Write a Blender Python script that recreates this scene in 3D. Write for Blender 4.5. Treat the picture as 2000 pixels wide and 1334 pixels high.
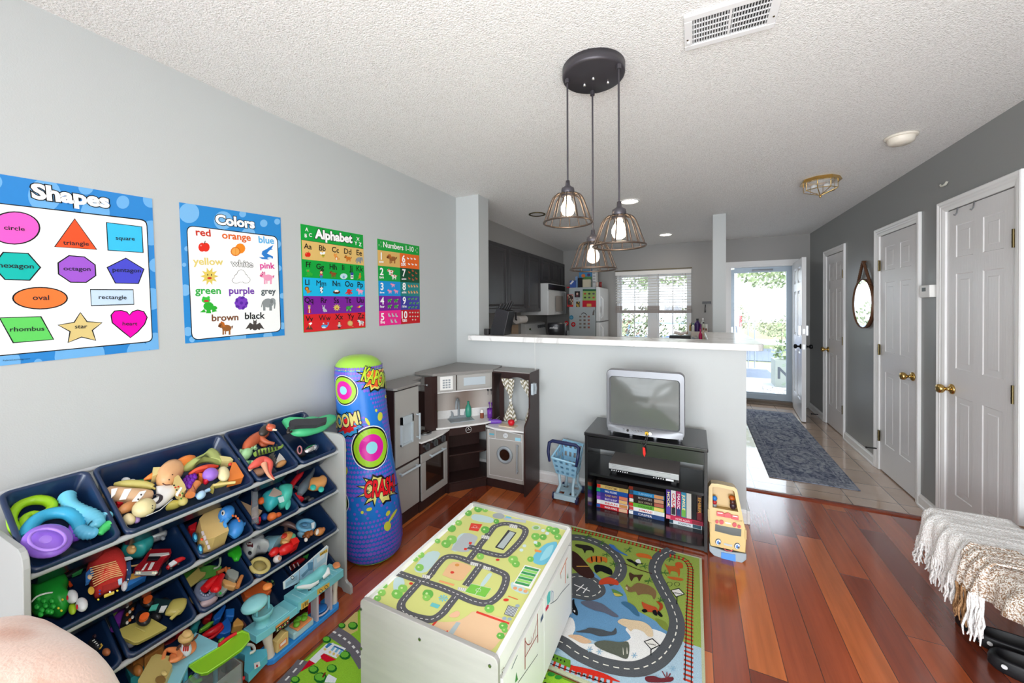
import bpy, math, random
from mathutils import Vector, Matrix
random.seed(7)
for o in list(bpy.data.objects): bpy.data.objects.remove(o)
SC=bpy.context.scene; COL=SC.collection
PI=math.pi
# ---------------------------------------------------------------- camera
F_PX,CY=743.714,606.135
YAW,PITCH,ROLL=.4457966,-.0080417,-.0051151
CAM=Vector((1.96422,-2.93123,1.4351))
_f=Vector((-math.sin(YAW)*math.cos(PITCH),math.cos(YAW)*math.cos(PITCH),math.sin(PITCH)))
_r=Vector((math.cos(YAW),math.sin(YAW),0)); _u=_r.cross(_f)
_c,_s=math.cos(ROLL),math.sin(ROLL)
RT,UP,FW=_c*_r+_s*_u,-_s*_r+_c*_u,_f
cd=bpy.data.cameras.new('camera'); cam=bpy.data.objects.new('camera',cd); COL.objects.link(cam)
cam.matrix_world=Matrix(((RT.x,UP.x,-FW.x,CAM.x),(RT.y,UP.y,-FW.y,CAM.y),(RT.z,UP.z,-FW.z,CAM.z),(0,0,0,1)))
cd.sensor_width=36; cd.sensor_fit='HORIZONTAL'; cd.lens=36*F_PX/2000; cd.shift_y=-(667-CY)/2000; cd.clip_start=.02; cd.clip_end=200
SC.camera=cam
# ---------------------------------------------------------------- view, world, sun, large lights
SC.view_settings.view_transform='Standard'; SC.view_settings.look='None'
SC.view_settings.exposure=0.66; SC.view_settings.gamma=1; SC.view_settings.use_curve_mapping=False
W=bpy.data.worlds.new('sky'); SC.world=W; W.use_nodes=True
bg=W.node_tree.nodes['Background']; bg.inputs[0].default_value=(.80,.90,1,1); bg.inputs[1].default_value=3.0
def lamp(name,kind,loc,energy,color=(1,1,1),rot=None,size=None,sizey=None,aim=None,spread=None):
    l=bpy.data.lights.new(name,kind); l.energy=energy; l.color=color
    o=bpy.data.objects.new(name,l); COL.objects.link(o); o.location=loc
    if rot: o.rotation_euler=rot
    if aim is not None: o.rotation_euler=(Vector(aim)-Vector(loc)).to_track_quat('-Z','Y').to_euler()
    if kind=='AREA':
        l.size=size
        if sizey: l.shape='RECTANGLE'; l.size_y=sizey
        if spread: l.spread=spread
    elif kind in('POINT','SPOT') and size: l.shadow_soft_size=size
    return o
sun=lamp('sun','SUN',(6,6,8),2.4,(1,.96,.9),aim=(3.2,5.0,0)); sun.data.angle=.01
# added fill lamps at two assumed windows behind the camera, standing in for daylight
lamp('window_daylight','AREA',(.9,-6.35,1.35),58,(.93,.97,1),aim=(.9,0,1.35),size=1.5,sizey=1.7)
lamp('window_daylight','AREA',(2.9,-6.35,1.35),58,(.93,.97,1),aim=(2.9,0,1.35),size=1.5,sizey=1.7)
# added fill panel standing in for ceiling-bounced flash; then the photographer's direct flash
lamp('flash_bounce','AREA',(2.45,-3.0,.9),25,(.95,.98,1),aim=(2.3,-1.0,2.44),size=1.6,sizey=1.6)
lamp('camera_flash','POINT',(2.0,-3.0,1.62),20,(1,.99,.98),size=.06)
# ---------------------------------------------------------------- pixel <-> place
def ray(u,v): return RT*((u-1000)/F_PX)+UP*(-(v-CY)/F_PX)+FW
def hit(u,v,p0,n):
    r=ray(u,v); n=Vector(n); return CAM+r*((Vector(p0)-CAM).dot(n)/r.dot(n))
def PX(u,v,x): return hit(u,v,(x,0,0),(1,0,0))
def PY(u,v,y): return hit(u,v,(0,y,0),(0,1,0))
def PZ(u,v,z): return hit(u,v,(0,0,z),(0,0,1))
def proj(p):
    d=Vector(p)-CAM; w=d.dot(FW); return (1000+F_PX*d.dot(RT)/w, CY-F_PX*d.dot(UP)/w)
def crop(x0,y0,s): return lambda x,y:(x0+x/s,y0+y/s)
# ---------------------------------------------------------------- colours and materials
def lin(c):
    if isinstance(c,str):
        c=[int(c[i:i+2],16)/255 for i in (0,2,4)]
    return tuple((x/12.92 if x<=.04045 else ((x+.055)/1.055)**2.4) for x in c)+(1,)
MATS={}
def newmat(name):
    m=bpy.data.materials.new(name); m.use_nodes=True; n=m.node_tree.nodes; b=n['Principled BSDF']; MATS[name]=m
    return m,n,m.node_tree.links,b
def N(n,t,**k):
    x=n.new(t)
    for a,v in k.items():
        if a.startswith('i_'): x.inputs[a[2:].replace('_',' ')].default_value=v
        else: setattr(x,a,v)
    return x
def mat(name,c='c0c0c0',rough=.5,metal=0,spec=.5,coat=0,bump=0,bscale=60,var=0,vscale=8,trans=0,ior=1.45,emit=0,alpha=1,attr=False,sheen=0,stretch=None):
    if name in MATS: return MATS[name]
    m,n,L,b=newmat(name)
    col=lin(c); b.inputs['Base Color'].default_value=col
    b.inputs['Roughness'].default_value=rough; b.inputs['Metallic'].default_value=metal
    b.inputs['Specular IOR Level'].default_value=spec; b.inputs['Coat Weight'].default_value=coat; b.inputs['Coat Roughness'].default_value=.08
    b.inputs['Transmission Weight'].default_value=trans; b.inputs['IOR'].default_value=ior; b.inputs['Alpha'].default_value=alpha
    if sheen: b.inputs['Sheen Weight'].default_value=sheen
    tc=N(n,'ShaderNodeTexCoord'); src=tc.outputs['Object']
    if stretch:
        mp=N(n,'ShaderNodeMapping'); mp.inputs['Scale'].default_value=stretch; L.new(src,mp.inputs[0]); src=mp.outputs[0]
    cs=None
    if attr:
        a=N(n,'ShaderNodeVertexColor',layer_name='Col'); cs=a.outputs[0]; L.new(cs,b.inputs['Base Color'])
    if var:
        no=N(n,'ShaderNodeTexNoise',i_Scale=vscale,i_Detail=4); L.new(src,no.inputs[0])
        mr=N(n,'ShaderNodeMapRange'); mr.inputs[1].default_value=.3; mr.inputs[2].default_value=.7; mr.inputs[3].default_value=1-var; mr.inputs[4].default_value=1+var
        L.new(no.outputs[0],mr.inputs[0])
        mx=N(n,'ShaderNodeVectorMath',operation='SCALE')
        if cs is not None: L.new(cs,mx.inputs[0])
        else: mx.inputs[0].default_value=col[:3]
        L.new(mr.outputs[0],mx.inputs['Scale']); L.new(mx.outputs[0],b.inputs['Base Color'])
    if bump:
        no=N(n,'ShaderNodeTexNoise',i_Scale=bscale,i_Detail=3); L.new(src,no.inputs[0])
        bp=N(n,'ShaderNodeBump',i_Strength=bump,i_Distance=.01); L.new(no.outputs[0],bp.inputs['Height']); L.new(bp.outputs[0],b.inputs['Normal'])
    if emit:
        b.inputs['Emission Color'].default_value=col; b.inputs['Emission Strength'].default_value=emit
    return m
mat('plastic',rough=.32,attr=True); mat('plastic_matte',rough=.6,attr=True); mat('print',rough=.25,attr=True,spec=.4,bump=.012,bscale=5)
mat('print_matte',rough=.5,attr=True); mat('pile',rough=.95,attr=True,spec=.1,bump=.35,bscale=420,var=.14,vscale=500); mat('vinyl',rough=.28,attr=True,bump=.03,bscale=7)
mat('soft_toy',rough=.9,attr=True,bump=.25,bscale=300); mat('metal_paint',rough=.35,metal=.5,attr=True)
mat('leafy',rough=.55,attr=True)
mat('chrome','d8d8da',.12,1); mat('satin_metal','9a9da2',.3,1); mat('brass','c9a866',.22,1); mat('old_brass','6b5f42',.35,1)
# ---------------------------------------------------------------- mesh builder
WL={}
class MB:
    def __init__(s): s.v=[];s.f=[];s.c=[];s.m=[];s.sm=[];s.M=None
    def add(s,vs,fs,col='808080',smooth=False,M=None):
        k=len(s.v); MM=None
        if s.M is not None: MM=s.M
        if M is not None: MM=MM@M if MM is not None else M
        for p in vs:
            p=Vector(p); s.v.append(MM@p if MM is not None else p)
        c=lin(col) if isinstance(col,str) else col
        for f in fs: s.f.append([k+i for i in f]); s.c.append(c); s.sm.append(smooth)
    def box(s,a,b,col='808080',M=None):
        x0,y0,z0=a;x1,y1,z1=b
        x0,x1=min(x0,x1),max(x0,x1);y0,y1=min(y0,y1),max(y0,y1);z0,z1=min(z0,z1),max(z0,z1)
        s.add([(x0,y0,z0),(x1,y0,z0),(x1,y1,z0),(x0,y1,z0),(x0,y0,z1),(x1,y0,z1),(x1,y1,z1),(x0,y1,z1)],
              [(0,3,2,1),(4,5,6,7),(0,1,5,4),(1,2,6,5),(2,3,7,6),(3,0,4,7)],col,False,M); return s
    def prism(s,pts,a,b,col='808080',M=None,smooth=False):
        # pts: 3D points of a planar outline; b: offset vector to the other face
        n=len(pts); A=[Vector(p)+Vector(a) for p in pts]; B=[Vector(p)+Vector(b) for p in pts]
        nrm=Vector((0,0,0))
        for i in range(n): nrm+=(A[i]-A[0]).cross(A[(i+1)%n]-A[0])
        if nrm.dot(Vector(b)-Vector(a))>0: A.reverse();B.reverse()
        s.add(A+B,[tuple(range(n)),tuple(range(2*n-1,n-1,-1))]+[(i,n+i,n+(i+1)%n,(i+1)%n) for i in range(n)],col,smooth,M); return s
    def tube(s,pts,r,col='808080',seg=10,M=None,caps=True,closed=False,flat=None):
        pts=[Vector(p) for p in pts]; n=len(pts); rs=r if isinstance(r,(list,tuple)) else [r]*n
        vs=[];fs=[];up=None
        for i,p in enumerate(pts):
            if closed: t=(pts[(i+1)%n]-pts[i-1])
            else: t=pts[min(i+1,n-1)]-pts[max(i-1,0)]
            if t.length<1e-9: t=Vector((0,0,1))
            t.normalize()
            if up is None:
                up=Vector((0,0,1)) if abs(t.z)<.9 else Vector((1,0,0))
                if flat is not None: up=Vector(flat)
            a=(up-t*up.dot(t))
            if a.length<1e-6: a=t.orthogonal()
            a.normalize(); b=t.cross(a); up=a
            for j in range(seg):
                an=2*PI*j/seg; vs.append(p+(a*math.cos(an)+b*math.sin(an))*rs[i])
        for i in range(n if closed else n-1):
            for j in range(seg):
                q=(i+1)%n; fs.append((i*seg+j,i*seg+(j+1)%seg,q*seg+(j+1)%seg,q*seg+j))
        s.add(vs,fs,col,True,M)
        if caps and not closed:
            s.add(vs[:seg],[tuple(range(seg-1,-1,-1))],col,False,M); s.add(vs[-seg:],[tuple(range(seg))],col,False,M)
        return s
    def cyl(s,a,b,r,col='808080',seg=20,M=None,r2=None): return s.tube([a,b],[r,r if r2 is None else r2],col,seg,M)
    def lathe(s,prof,col='808080',seg=24,M=None,cols=None,smooth=True):
        vs=[];n=len(prof)
        for (r,z) in prof:
            for j in range(seg):
                a=2*PI*j/seg; vs.append((r*math.cos(a),r*math.sin(a),z))
        for i in range(n-1):
            fs=[(i*seg+j,i*seg+(j+1)%seg,(i+1)*seg+(j+1)%seg,(i+1)*seg+j) for j in range(seg)]
            if cols: 
                s.add([vs[k] for k in range(i*seg,(i+2)*seg)],[tuple(x-i*seg for x in f) for f in fs],cols[min(i,len(cols)-1)],smooth,M)
            elif i==0: allf=list(fs)
            else: allf+=fs
        if not cols: s.add(vs,allf,col,smooth,M)
        return s
    def ell(s,c,A,B,Cc,col='808080',seg=16,rings=10,pw=1,top=None):
        c,A,B,Cc=Vector(c),Vector(A),Vector(B),Vector(Cc)
        sg=lambda x:math.copysign(abs(x)**pw,x)
        vs=[];fs=[]
        for i in range(rings+1):
            th=PI*i/rings; z=sg(math.cos(th)); q=sg(math.sin(th))
            for j in range(seg):
                a=2*PI*j/seg; vs.append(c+A*(q*sg(math.cos(a)))+B*(q*sg(math.sin(a)))+Cc*z)
        for i in range(rings):
            for j in range(seg): fs.append((i*seg+j,(i+1)*seg+j,(i+1)*seg+(j+1)%seg,i*seg+(j+1)%seg))
        if A.cross(B).dot(Cc)<0: fs=[f[::-1] for f in fs]
        s.add(vs,fs,col,True); return s
    def ball(s,c,r,col='808080',seg=16,rings=10):
        r=r if isinstance(r,(tuple,list)) else (r,r,r)
        return s.ell(c,(r[0],0,0),(0,r[1],0),(0,0,r[2]),col,seg,rings)
    def quad(s,pts,col='808080',M=None): s.add(pts,[tuple(range(len(pts)))],col,False,M); return s
    def grid(s,fn,nu,nv,col='808080',smooth=True):
        vs=[fn(i/nu,j/nv) for j in range(nv+1) for i in range(nu+1)]
        fs=[(j*(nu+1)+i,j*(nu+1)+i+1,(j+1)*(nu+1)+i+1,(j+1)*(nu+1)+i) for j in range(nv) for i in range(nu)]
        if callable(col):
            for q,f in enumerate(fs): s.add([vs[k] for k in f],[(0,1,2,3)],col((q%nu+.5)/nu,(q//nu+.5)/nv),smooth)
        else: s.add(vs,fs,col,smooth)
        return s
    def build(s,name,m,parent=None,bevel=0,label=None,loc=None,weld=False,sub=0,solid=0):
        if not s.v: s.add([(0,0,0),(0,0,.001),(0,.001,0)],[(0,1,2)])
        if loc is None:
            n=len(s.v); loc=Vector((sum(p.x for p in s.v)/n,sum(p.y for p in s.v)/n,min(p.z for p in s.v)))
        loc=Vector(loc); me=bpy.data.meshes.new(name)
        me.from_pydata([p-loc for p in s.v],[],s.f)
        ca=me.color_attributes.new('Col','FLOAT_COLOR','CORNER'); buf=[]
        for p,c in zip(s.f,s.c): buf+=list(c)*len(p)
        if len(ca.data)*4==len(buf): ca.data.foreach_set('color',buf)
        me.polygons.foreach_set('use_smooth',s.sm)
        me.materials.append(MATS[m] if isinstance(m,str) else m)
        o=bpy.data.objects.new(name,me); COL.objects.link(o)
        pl=WL.get(parent.name,Vector((0,0,0))) if parent else Vector((0,0,0))
        if parent: o.parent=parent
        o.location=loc-pl; WL[o.name]=loc
        if weld: md=o.modifiers.new('weld','WELD'); md.merge_threshold=1e-5
        if solid: md=o.modifiers.new('solid','SOLIDIFY'); md.thickness=solid; md.offset=0
        if bevel: md=o.modifiers.new('bevel','BEVEL'); md.width=bevel; md.segments=2; md.limit_method='ANGLE'; md.angle_limit=.6
        if sub: md=o.modifiers.new('sub','SUBSURF'); md.levels=sub; md.render_levels=sub
        if label: o['label']=label
        return o
def tag(o,label,cat,group=None,kind=None):
    o['label']=label; o['category']=cat
    if group: o['group']=group
    if kind: o['kind']=kind
    return o
def struct(o): o['kind']='structure'; return o
def thing(name,label,cat,loc=(0,0,0),group=None):
    o=bpy.data.objects.new(name,None); o.empty_display_size=.05; COL.objects.link(o); o.location=loc; WL[o.name]=Vector(loc)
    tag(o,label,cat,group); return o
def dup(root,loc,rotz=None,label=None,group=None):
    def cp(o,par):
        c=o.copy(); COL.objects.link(c); c.parent=par
        for ch in [x for x in bpy.data.objects if x.parent==o]: cp(ch,c)
        return c
    r=cp(root,None); r.location=loc; WL[r.name]=Vector(loc)
    if rotz is not None: r.rotation_euler.z=rotz
    if label: r['label']=label
    if group: r['group']=group
    return r
def B(name,m,a,b,parent=None,bevel=0,col='808080',label=None): return MB().box(a,b,col).build(name,m,parent,bevel,label)
# ---------------------------------------------------------------- flat art on a surface
TXT={}
def text_mesh(t,off=0,shear=0,space=1.0):
    k=(t,off,shear,space)
    if k not in TXT:
        cu=bpy.data.curves.new('t','FONT'); cu.body=t; cu.offset=off; cu.shear=shear; cu.resolution_u=3; cu.align_x='CENTER'; cu.space_character=space
        ob=bpy.data.objects.new('t',cu); me=bpy.data.meshes.new_from_object(ob)
        TXT[k]=([tuple(v.co) for v in me.vertices],[tuple(p.vertices) for p in me.polygons])
        bpy.data.objects.remove(ob); bpy.data.meshes.remove(me)
    return TXT[k]
def fontdims(t):
    v=text_mesh(t)[0]
    xs=[p[0] for p in v] or [0,1]; return min(xs),max(xs)
class Art:
    """2D drawing: S(a,b,h) maps surface coords (metres) to space; px maps a photo pixel to (a,b)."""
    def __init__(s,mb,S,px=None,crop=None,step=.0003): s.mb=mb;s.S=S;s.pxf=px;s.cr=crop or (lambda x,y:(x,y));s.st=step;s.k=0;s.S0=S;s.S=s._S
    def _S(s,a,b,h): return s.S0(a,b,h+s.e)
    @property
    def e(s): return (s.k%45)*6e-6
    def q(s,x,y): return s.pxf(*s.cr(x,y))
    def poly(s,pts,col,l=1,q=True):
        s.k+=1; P=[s.q(*p) if q else p for p in pts]
        ar=sum(P[i][0]*P[(i+1)%len(P)][1]-P[(i+1)%len(P)][0]*P[i][1] for i in range(len(P)))
        if ar<0: P.reverse()
        s.mb.add([s.S(a,b,l*s.st) for a,b in P],[tuple(range(len(P)))],col)
    clip=None
    def textc(s,t,x,y,hh,col,l=4,bold=0,out=None,outw=.035):
        """text centred on crop px x, baseline y, cap height hh px"""
        o=Vector(s.q(x,y)); sc=(Vector(s.q(x,y-hh))-o).length/.7; lo,hi=fontdims(t); m=(lo+hi)/2
        for off,cc,ll in (((outw,out,l),) if out else ())+((bold,col,l+1),):
            v,f=text_mesh(t,off); s.mb.add([s.S(o.x+(p[0]-m)*sc,o.y+p[1]*sc,ll*s.st) for p in v],f,cc)
    def fan(s,c,ring,col,l=1,rings=1,q=False):
        s.k+=1
        if q: c=s.q(*c); ring=[s.q(*p) for p in ring]
        if s.clip:
            C=s.clip; n=len(C); sg=1 if sum(C[i][0]*C[(i+1)%n][1]-C[(i+1)%n][0]*C[i][1] for i in range(n))>0 else -1; R_=[tuple(p) for p in ring]
            for i in range(n):
                a,b=C[i],C[(i+1)%n]; d=lambda p:sg*((b[0]-a[0])*(p[1]-a[1])-(b[1]-a[1])*(p[0]-a[0])); out=[]
                for k in range(len(R_)):
                    p,q_=R_[k-1],R_[k]; dp,dq=d(p),d(q_)
                    if (dp>=0)!=(dq>=0): t=dp/(dp-dq); out.append((p[0]+(q_[0]-p[0])*t,p[1]+(q_[1]-p[1])*t))
                    if dq>=0: out.append(q_)
                R_=out
                if len(R_)<3: return
            s.poly(R_,col,l,q=False); return
        n=len(ring); ar=sum(ring[i][0]*ring[(i+1)%n][1]-ring[(i+1)%n][0]*ring[i][1] for i in range(n))
        if ar<0: ring=ring[::-1]
        vs=[s.S(c[0],c[1],l*s.st)]
        for k in range(1,rings+1):
            t=k/rings; vs+=[s.S(c[0]+(p[0]-c[0])*t,c[1]+(p[1]-c[1])*t,l*s.st) for p in ring]
        fs=[(0,1+i,1+(i+1)%n) for i in range(n)]
        for k in range(rings-1):
            o=1+k*n; fs+=[(o+i,o+n+i,o+n+(i+1)%n,o+(i+1)%n) for i in range(n)]
        s.mb.add(vs,fs,col)
    def ell(s,x,y,rx,ry,col,l=1,ang=0,seg=20,rings=1,q=True):
        pts=[]
        for j in range(seg):
            a=2*PI*j/seg; ex,ey=rx*math.cos(a),ry*math.sin(a); ca,sa=math.cos(ang),math.sin(ang)
            pts.append((x+ex*ca-ey*sa,y+ex*sa+ey*ca))
        s.fan((x,y),pts,col,l,rings,q)
    def line(s,pts,w,col,l=1,q=True,closed=False,dash=None,a0=0):
        s.k+=1; P=[Vector(s.q(*p)) if q else Vector(p) for p in pts]
        if closed: P.append(P[0])
        if dash:
            on,off=dash; L=-a0; 
            segs=[];cur=[]; step=on/4
            D=[0]
            for i in range(len(P)-1): D.append(D[-1]+(P[i+1]-P[i]).length)
            def at(d):
                for i in range(len(P)-1):
                    if d<=D[i+1] or i==len(P)-2:
                        t=(d-D[i])/max(D[i+1]-D[i],1e-9); return P[i].lerp(P[i+1],min(t,1))
            d=a0
            while d<D[-1]:
                e=min(d+on,D[-1]); s.line([at(d),at((d+e)/2),at(e)],w,col,l,False); d+=on+off
            return
        vs=[]
        for i,p in enumerate(P):
            if closed and i in(0,len(P)-1): t=P[1]-P[-2]
            else: t=P[min(i+1,len(P)-1)]-P[max(i-1,0)]
            if t.length<1e-9: t=Vector((1,0))
            t.normalize(); nn=Vector((-t.y,t.x))*w/2
            vs+=[s.S(*(p+nn),l*s.st),s.S(*(p-nn),l*s.st)]
        s.mb.add(vs,[(2*i+1,2*i+3,2*i+2,2*i) for i in range(len(P)-1)],col)
    def text(s,t,x0,x1,y,col,l=1,y1=None,out=None,outw=.035,bold=0,hs=1.0,shear=0,q=True,h=None):
        """text spans x0..x1 (crop px) with its baseline at y (y1 at the right end)"""
        y1=y if y1 is None else y1
        A=Vector(s.q(x0,y)) if q else Vector((x0,y)); Bv=Vector(s.q(x1,y1)) if q else Vector((x1,y1))
        lo,hi=fontdims(t); sc=(Bv-A).length/(hi-lo); d=(Bv-A).normalized(); n=Vector((-d.y,d.x)); sy=sc*hs
        if h: sy=h/.7
        for off,cc,ll in (((outw,out,l),) if out else ())+((bold,col,l+1),):
            v,f=text_mesh(t,off,shear); P=[A+d*((p[0]-lo)*sc)+n*(p[1]*sy) for p in v]
            s.mb.add([s.S(p.x,p.y,ll*s.st) for p in P],f,cc)
def plane_art(o,ux,uy,nrm,crop=None,step=.0003,mb=None):
    o,ux,uy,nrm=Vector(o),Vector(ux).normalized(),Vector(uy).normalized(),Vector(nrm).normalized()
    mb=mb or MB()
    def px(u,v): p=hit(u,v,o,nrm)-o; return (p.dot(ux),p.dot(uy))
    return Art(mb,lambda a,b,h:o+ux*a+uy*b+nrm*h,px,crop,step)
def smooth_pts(P,n=5,closed=False):
    P=[Vector(p) for p in P]; out=[]; N_=len(P); rng=range(N_ if closed else N_-1)
    g=(lambda i:P[i%N_]) if closed else (lambda i:P[max(0,min(i,N_-1))])
    for i in rng:
        p0,p1,p2,p3=g(i-1),g(i),g(i+1),g(i+2)
        for k in range(n):
            t=k/n; out.append(.5*((2*p1)+(p2-p0)*t+(2*p0-5*p1+4*p2-p3)*t*t+(3*p1-p0-3*p2+p3)*t**3))
    if not closed: out.append(P[-1])
    return out
# ================================================================ room shell
def mathn(n,L,op,a,b=None):
    x=N(n,'ShaderNodeMath',operation=op)
    for i,q in enumerate((a,b)):
        if q is None: continue
        if isinstance(q,(int,float)): x.inputs[i].default_value=q
        else: L.new(q,x.inputs[i])
    return x.outputs[0]
def wall_mat(name,c,rough=.55):
    m,n,L,b=newmat(name); b.inputs['Roughness'].default_value=rough; b.inputs['Specular IOR Level'].default_value=.35
    tc=N(n,'ShaderNodeTexCoord'); no=N(n,'ShaderNodeTexNoise',i_Scale=1.3,i_Detail=5); L.new(tc.outputs['Object'],no.inputs[0])
    mx=N(n,'ShaderNodeMixRGB'); c0=lin(c); mx.inputs[1].default_value=tuple(x*.965 for x in c0[:3])+(1,); mx.inputs[2].default_value=c0
    L.new(no.outputs[0],mx.inputs[0]); L.new(mx.outputs[0],b.inputs['Base Color'])
    n2=N(n,'ShaderNodeTexNoise',i_Scale=240,i_Detail=2); L.new(tc.outputs['Object'],n2.inputs[0])
    bp=N(n,'ShaderNodeBump',i_Strength=.08,i_Distance=.004); L.new(n2.outputs[0],bp.inputs['Height']); L.new(bp.outputs[0],b.inputs['Normal']); return m
wall_mat('wall_light','c0c4c4',.5); wall_mat('wall_grey','939594',.36); wall_mat('wall_kitchen','a09e9b',.45)  # right and kitchen walls: the light paint with shade put into its colour
mat('trim_white','eeeeee',.3,bump=.03,bscale=30); mat('door_white','e6e5e6',.32,bump=.08,bscale=20,stretch=(6,6,.5))
def ceiling_mat():
    m,n,L,b=newmat('ceiling_texture'); b.inputs['Roughness'].default_value=.95; b.inputs['Specular IOR Level'].default_value=.1
    tc=N(n,'ShaderNodeTexCoord'); v=N(n,'ShaderNodeTexVoronoi',i_Scale=150); no=N(n,'ShaderNodeTexNoise',i_Scale=190,i_Detail=3,i_Roughness=.6)
    L.new(tc.outputs['Object'],v.inputs[0]); L.new(tc.outputs['Object'],no.inputs[0])
    h=mathn(n,L,'SUBTRACT',no.outputs[0],mathn(n,L,'MULTIPLY',v.outputs[0],.35))
    bp=N(n,'ShaderNodeBump',i_Strength=.8,i_Distance=.008); L.new(h,bp.inputs['Height']); L.new(bp.outputs[0],b.inputs['Normal'])
    cr_=N(n,'ShaderNodeValToRGB'); cr_.color_ramp.elements[0].position=.3; cr_.color_ramp.elements[0].color=lin('dcdbd9'); cr_.color_ramp.elements[1].position=.52; cr_.color_ramp.elements[1].color=lin('f9f9f8')
    L.new(no.outputs[0],cr_.inputs[0]); L.new(cr_.outputs[0],b.inputs['Base Color'])
ceiling_mat()
def wood_floor():
    m,n,L,b=newmat('hardwood'); b.inputs['Roughness'].default_value=.24; b.inputs['Coat Weight'].default_value=1; b.inputs['Coat Roughness'].default_value=.14
    tc=N(n,'ShaderNodeTexCoord'); sx=N(n,'ShaderNodeSeparateXYZ'); L.new(tc.outputs['Object'],sx.inputs[0])
    xi=mathn(n,L,'MULTIPLY',sx.outputs[0],1/.127); col=mathn(n,L,'FLOOR',xi); fx=mathn(n,L,'FRACT',xi)
    wn=N(n,'ShaderNodeTexWhiteNoise',noise_dimensions='1D'); L.new(col,wn.inputs['W'])
    yo=mathn(n,L,'ADD',mathn(n,L,'MULTIPLY',sx.outputs[1],1/1.15),mathn(n,L,'MULTIPLY',wn.outputs[0],7.3)); row=mathn(n,L,'FLOOR',yo); fy=mathn(n,L,'FRACT',yo)
    cv=N(n,'ShaderNodeCombineXYZ'); L.new(col,cv.inputs[0]); L.new(row,cv.inputs[1])
    w2=N(n,'ShaderNodeTexWhiteNoise',noise_dimensions='2D'); L.new(cv.outputs[0],w2.inputs['Vector'])
    r=N(n,'ShaderNodeValToRGB'); e=r.color_ramp.elements; e[0].color=lin('783420'); e[1].color=lin('c66c34')
    for p,c in ((.25,'82361a'),(.5,'994322'),(.75,'a9522a')): x=e.new(p); x.color=lin(c)
    L.new(w2.outputs[0],r.inputs[0])
    mp=N(n,'ShaderNodeMapping'); mp.inputs['Scale'].default_value=(26,1.6,1); L.new(tc.outputs['Object'],mp.inputs[0])
    ad=N(n,'ShaderNodeVectorMath',operation='ADD'); L.new(mp.outputs[0],ad.inputs[0])
    sc=N(n,'ShaderNodeVectorMath',operation='SCALE'); sc.inputs['Scale'].default_value=9; L.new(w2.outputs['Color'],sc.inputs[0]); L.new(sc.outputs[0],ad.inputs[1])
    no=N(n,'ShaderNodeTexNoise',i_Scale=1.0,i_Detail=6,i_Roughness=.62,i_Distortion=.35); L.new(ad.outputs[0],no.inputs[0])
    mr=N(n,'ShaderNodeMapRange'); mr.inputs[1].default_value=.3; mr.inputs[2].default_value=.72; mr.inputs[3].default_value=.78; mr.inputs[4].default_value=1.22; L.new(no.outputs[0],mr.inputs[0])
    mu=N(n,'ShaderNodeVectorMath',operation='SCALE'); L.new(r.outputs[0],mu.inputs[0]); L.new(mr.outputs[0],mu.inputs['Scale'])
    gx=mathn(n,L,'MINIMUM',fx,mathn(n,L,'SUBTRACT',1.0,fx)); gy=mathn(n,L,'MULTIPLY',mathn(n,L,'MINIMUM',fy,mathn(n,L,'SUBTRACT',1.0,fy)),9.0)
    g=mathn(n,L,'LESS_THAN',mathn(n,L,'MINIMUM',gx,gy),.013)
    mx=N(n,'ShaderNodeMixRGB'); mx.inputs[2].default_value=lin('3a1810'); L.new(mathn(n,L,'MULTIPLY',g,.75),mx.inputs[0]); L.new(mu.outputs[0],mx.inputs[1]); L.new(mx.outputs[0],b.inputs['Base Color'])
    bp=N(n,'ShaderNodeBump',i_Strength=.25,i_Distance=.002); bp.invert=True; L.new(g,bp.inputs['Height']); L.new(bp.outputs[0],b.inputs['Normal'])
wood_floor()
def tile_floor():
    m,n,L,b=newmat('floor_tile'); b.inputs['Roughness'].default_value=.2; b.inputs['Coat Weight'].default_value=.8
    tc=N(n,'ShaderNodeTexCoord'); sx=N(n,'ShaderNodeSeparateXYZ'); L.new(tc.outputs['Object'],sx.inputs[0])
    def fr(o,off): 
        a=mathn(n,L,'MULTIPLY',mathn(n,L,'SUBTRACT',o,off),1/.3005); return mathn(n,L,'FLOOR',a),mathn(n,L,'FRACT',a)
    cx,fx=fr(sx.outputs[0],3.0-9*.3005); cy,fy=fr(sx.outputs[1],.742-9*.3005)
    g=mathn(n,L,'MINIMUM',mathn(n,L,'MINIMUM',fx,mathn(n,L,'SUBTRACT',1.0,fx)),mathn(n,L,'MINIMUM',fy,mathn(n,L,'SUBTRACT',1.0,fy)))
    g=mathn(n,L,'LESS_THAN',g,.009)
    cv=N(n,'ShaderNodeCombineXYZ'); L.new(cx,cv.inputs[0]); L.new(cy,cv.inputs[1]); w=N(n,'ShaderNodeTexWhiteNoise',noise_dimensions='2D'); L.new(cv.outputs[0],w.inputs['Vector'])
    no=N(n,'ShaderNodeTexNoise',i_Scale=6,i_Detail=5); L.new(tc.outputs['Object'],no.inputs[0])
    f=mathn(n,L,'ADD',mathn(n,L,'MULTIPLY',w.outputs[0],.5),mathn(n,L,'MULTIPLY',no.outputs[0],.6))
    r=N(n,'ShaderNodeValToRGB'); r.color_ramp.elements[0].color=lin('a88e7a'); r.color_ramp.elements[1].color=lin('d8c0ac'); L.new(f,r.inputs[0])
    mx=N(n,'ShaderNodeMixRGB'); mx.inputs[2].default_value=lin('5a4c42'); L.new(g,mx.inputs[0]); L.new(r.outputs[0],mx.inputs[1]); L.new(mx.outputs[0],b.inputs['Base Color'])
    bp=N(n,'ShaderNodeBump',i_Strength=.4,i_Distance=.003); bp.invert=True; L.new(g,bp.inputs['Height']); L.new(bp.outputs[0],b.inputs['Normal'])
tile_floor()
H=2.44; WR=3.426; FY=3.66
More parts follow.
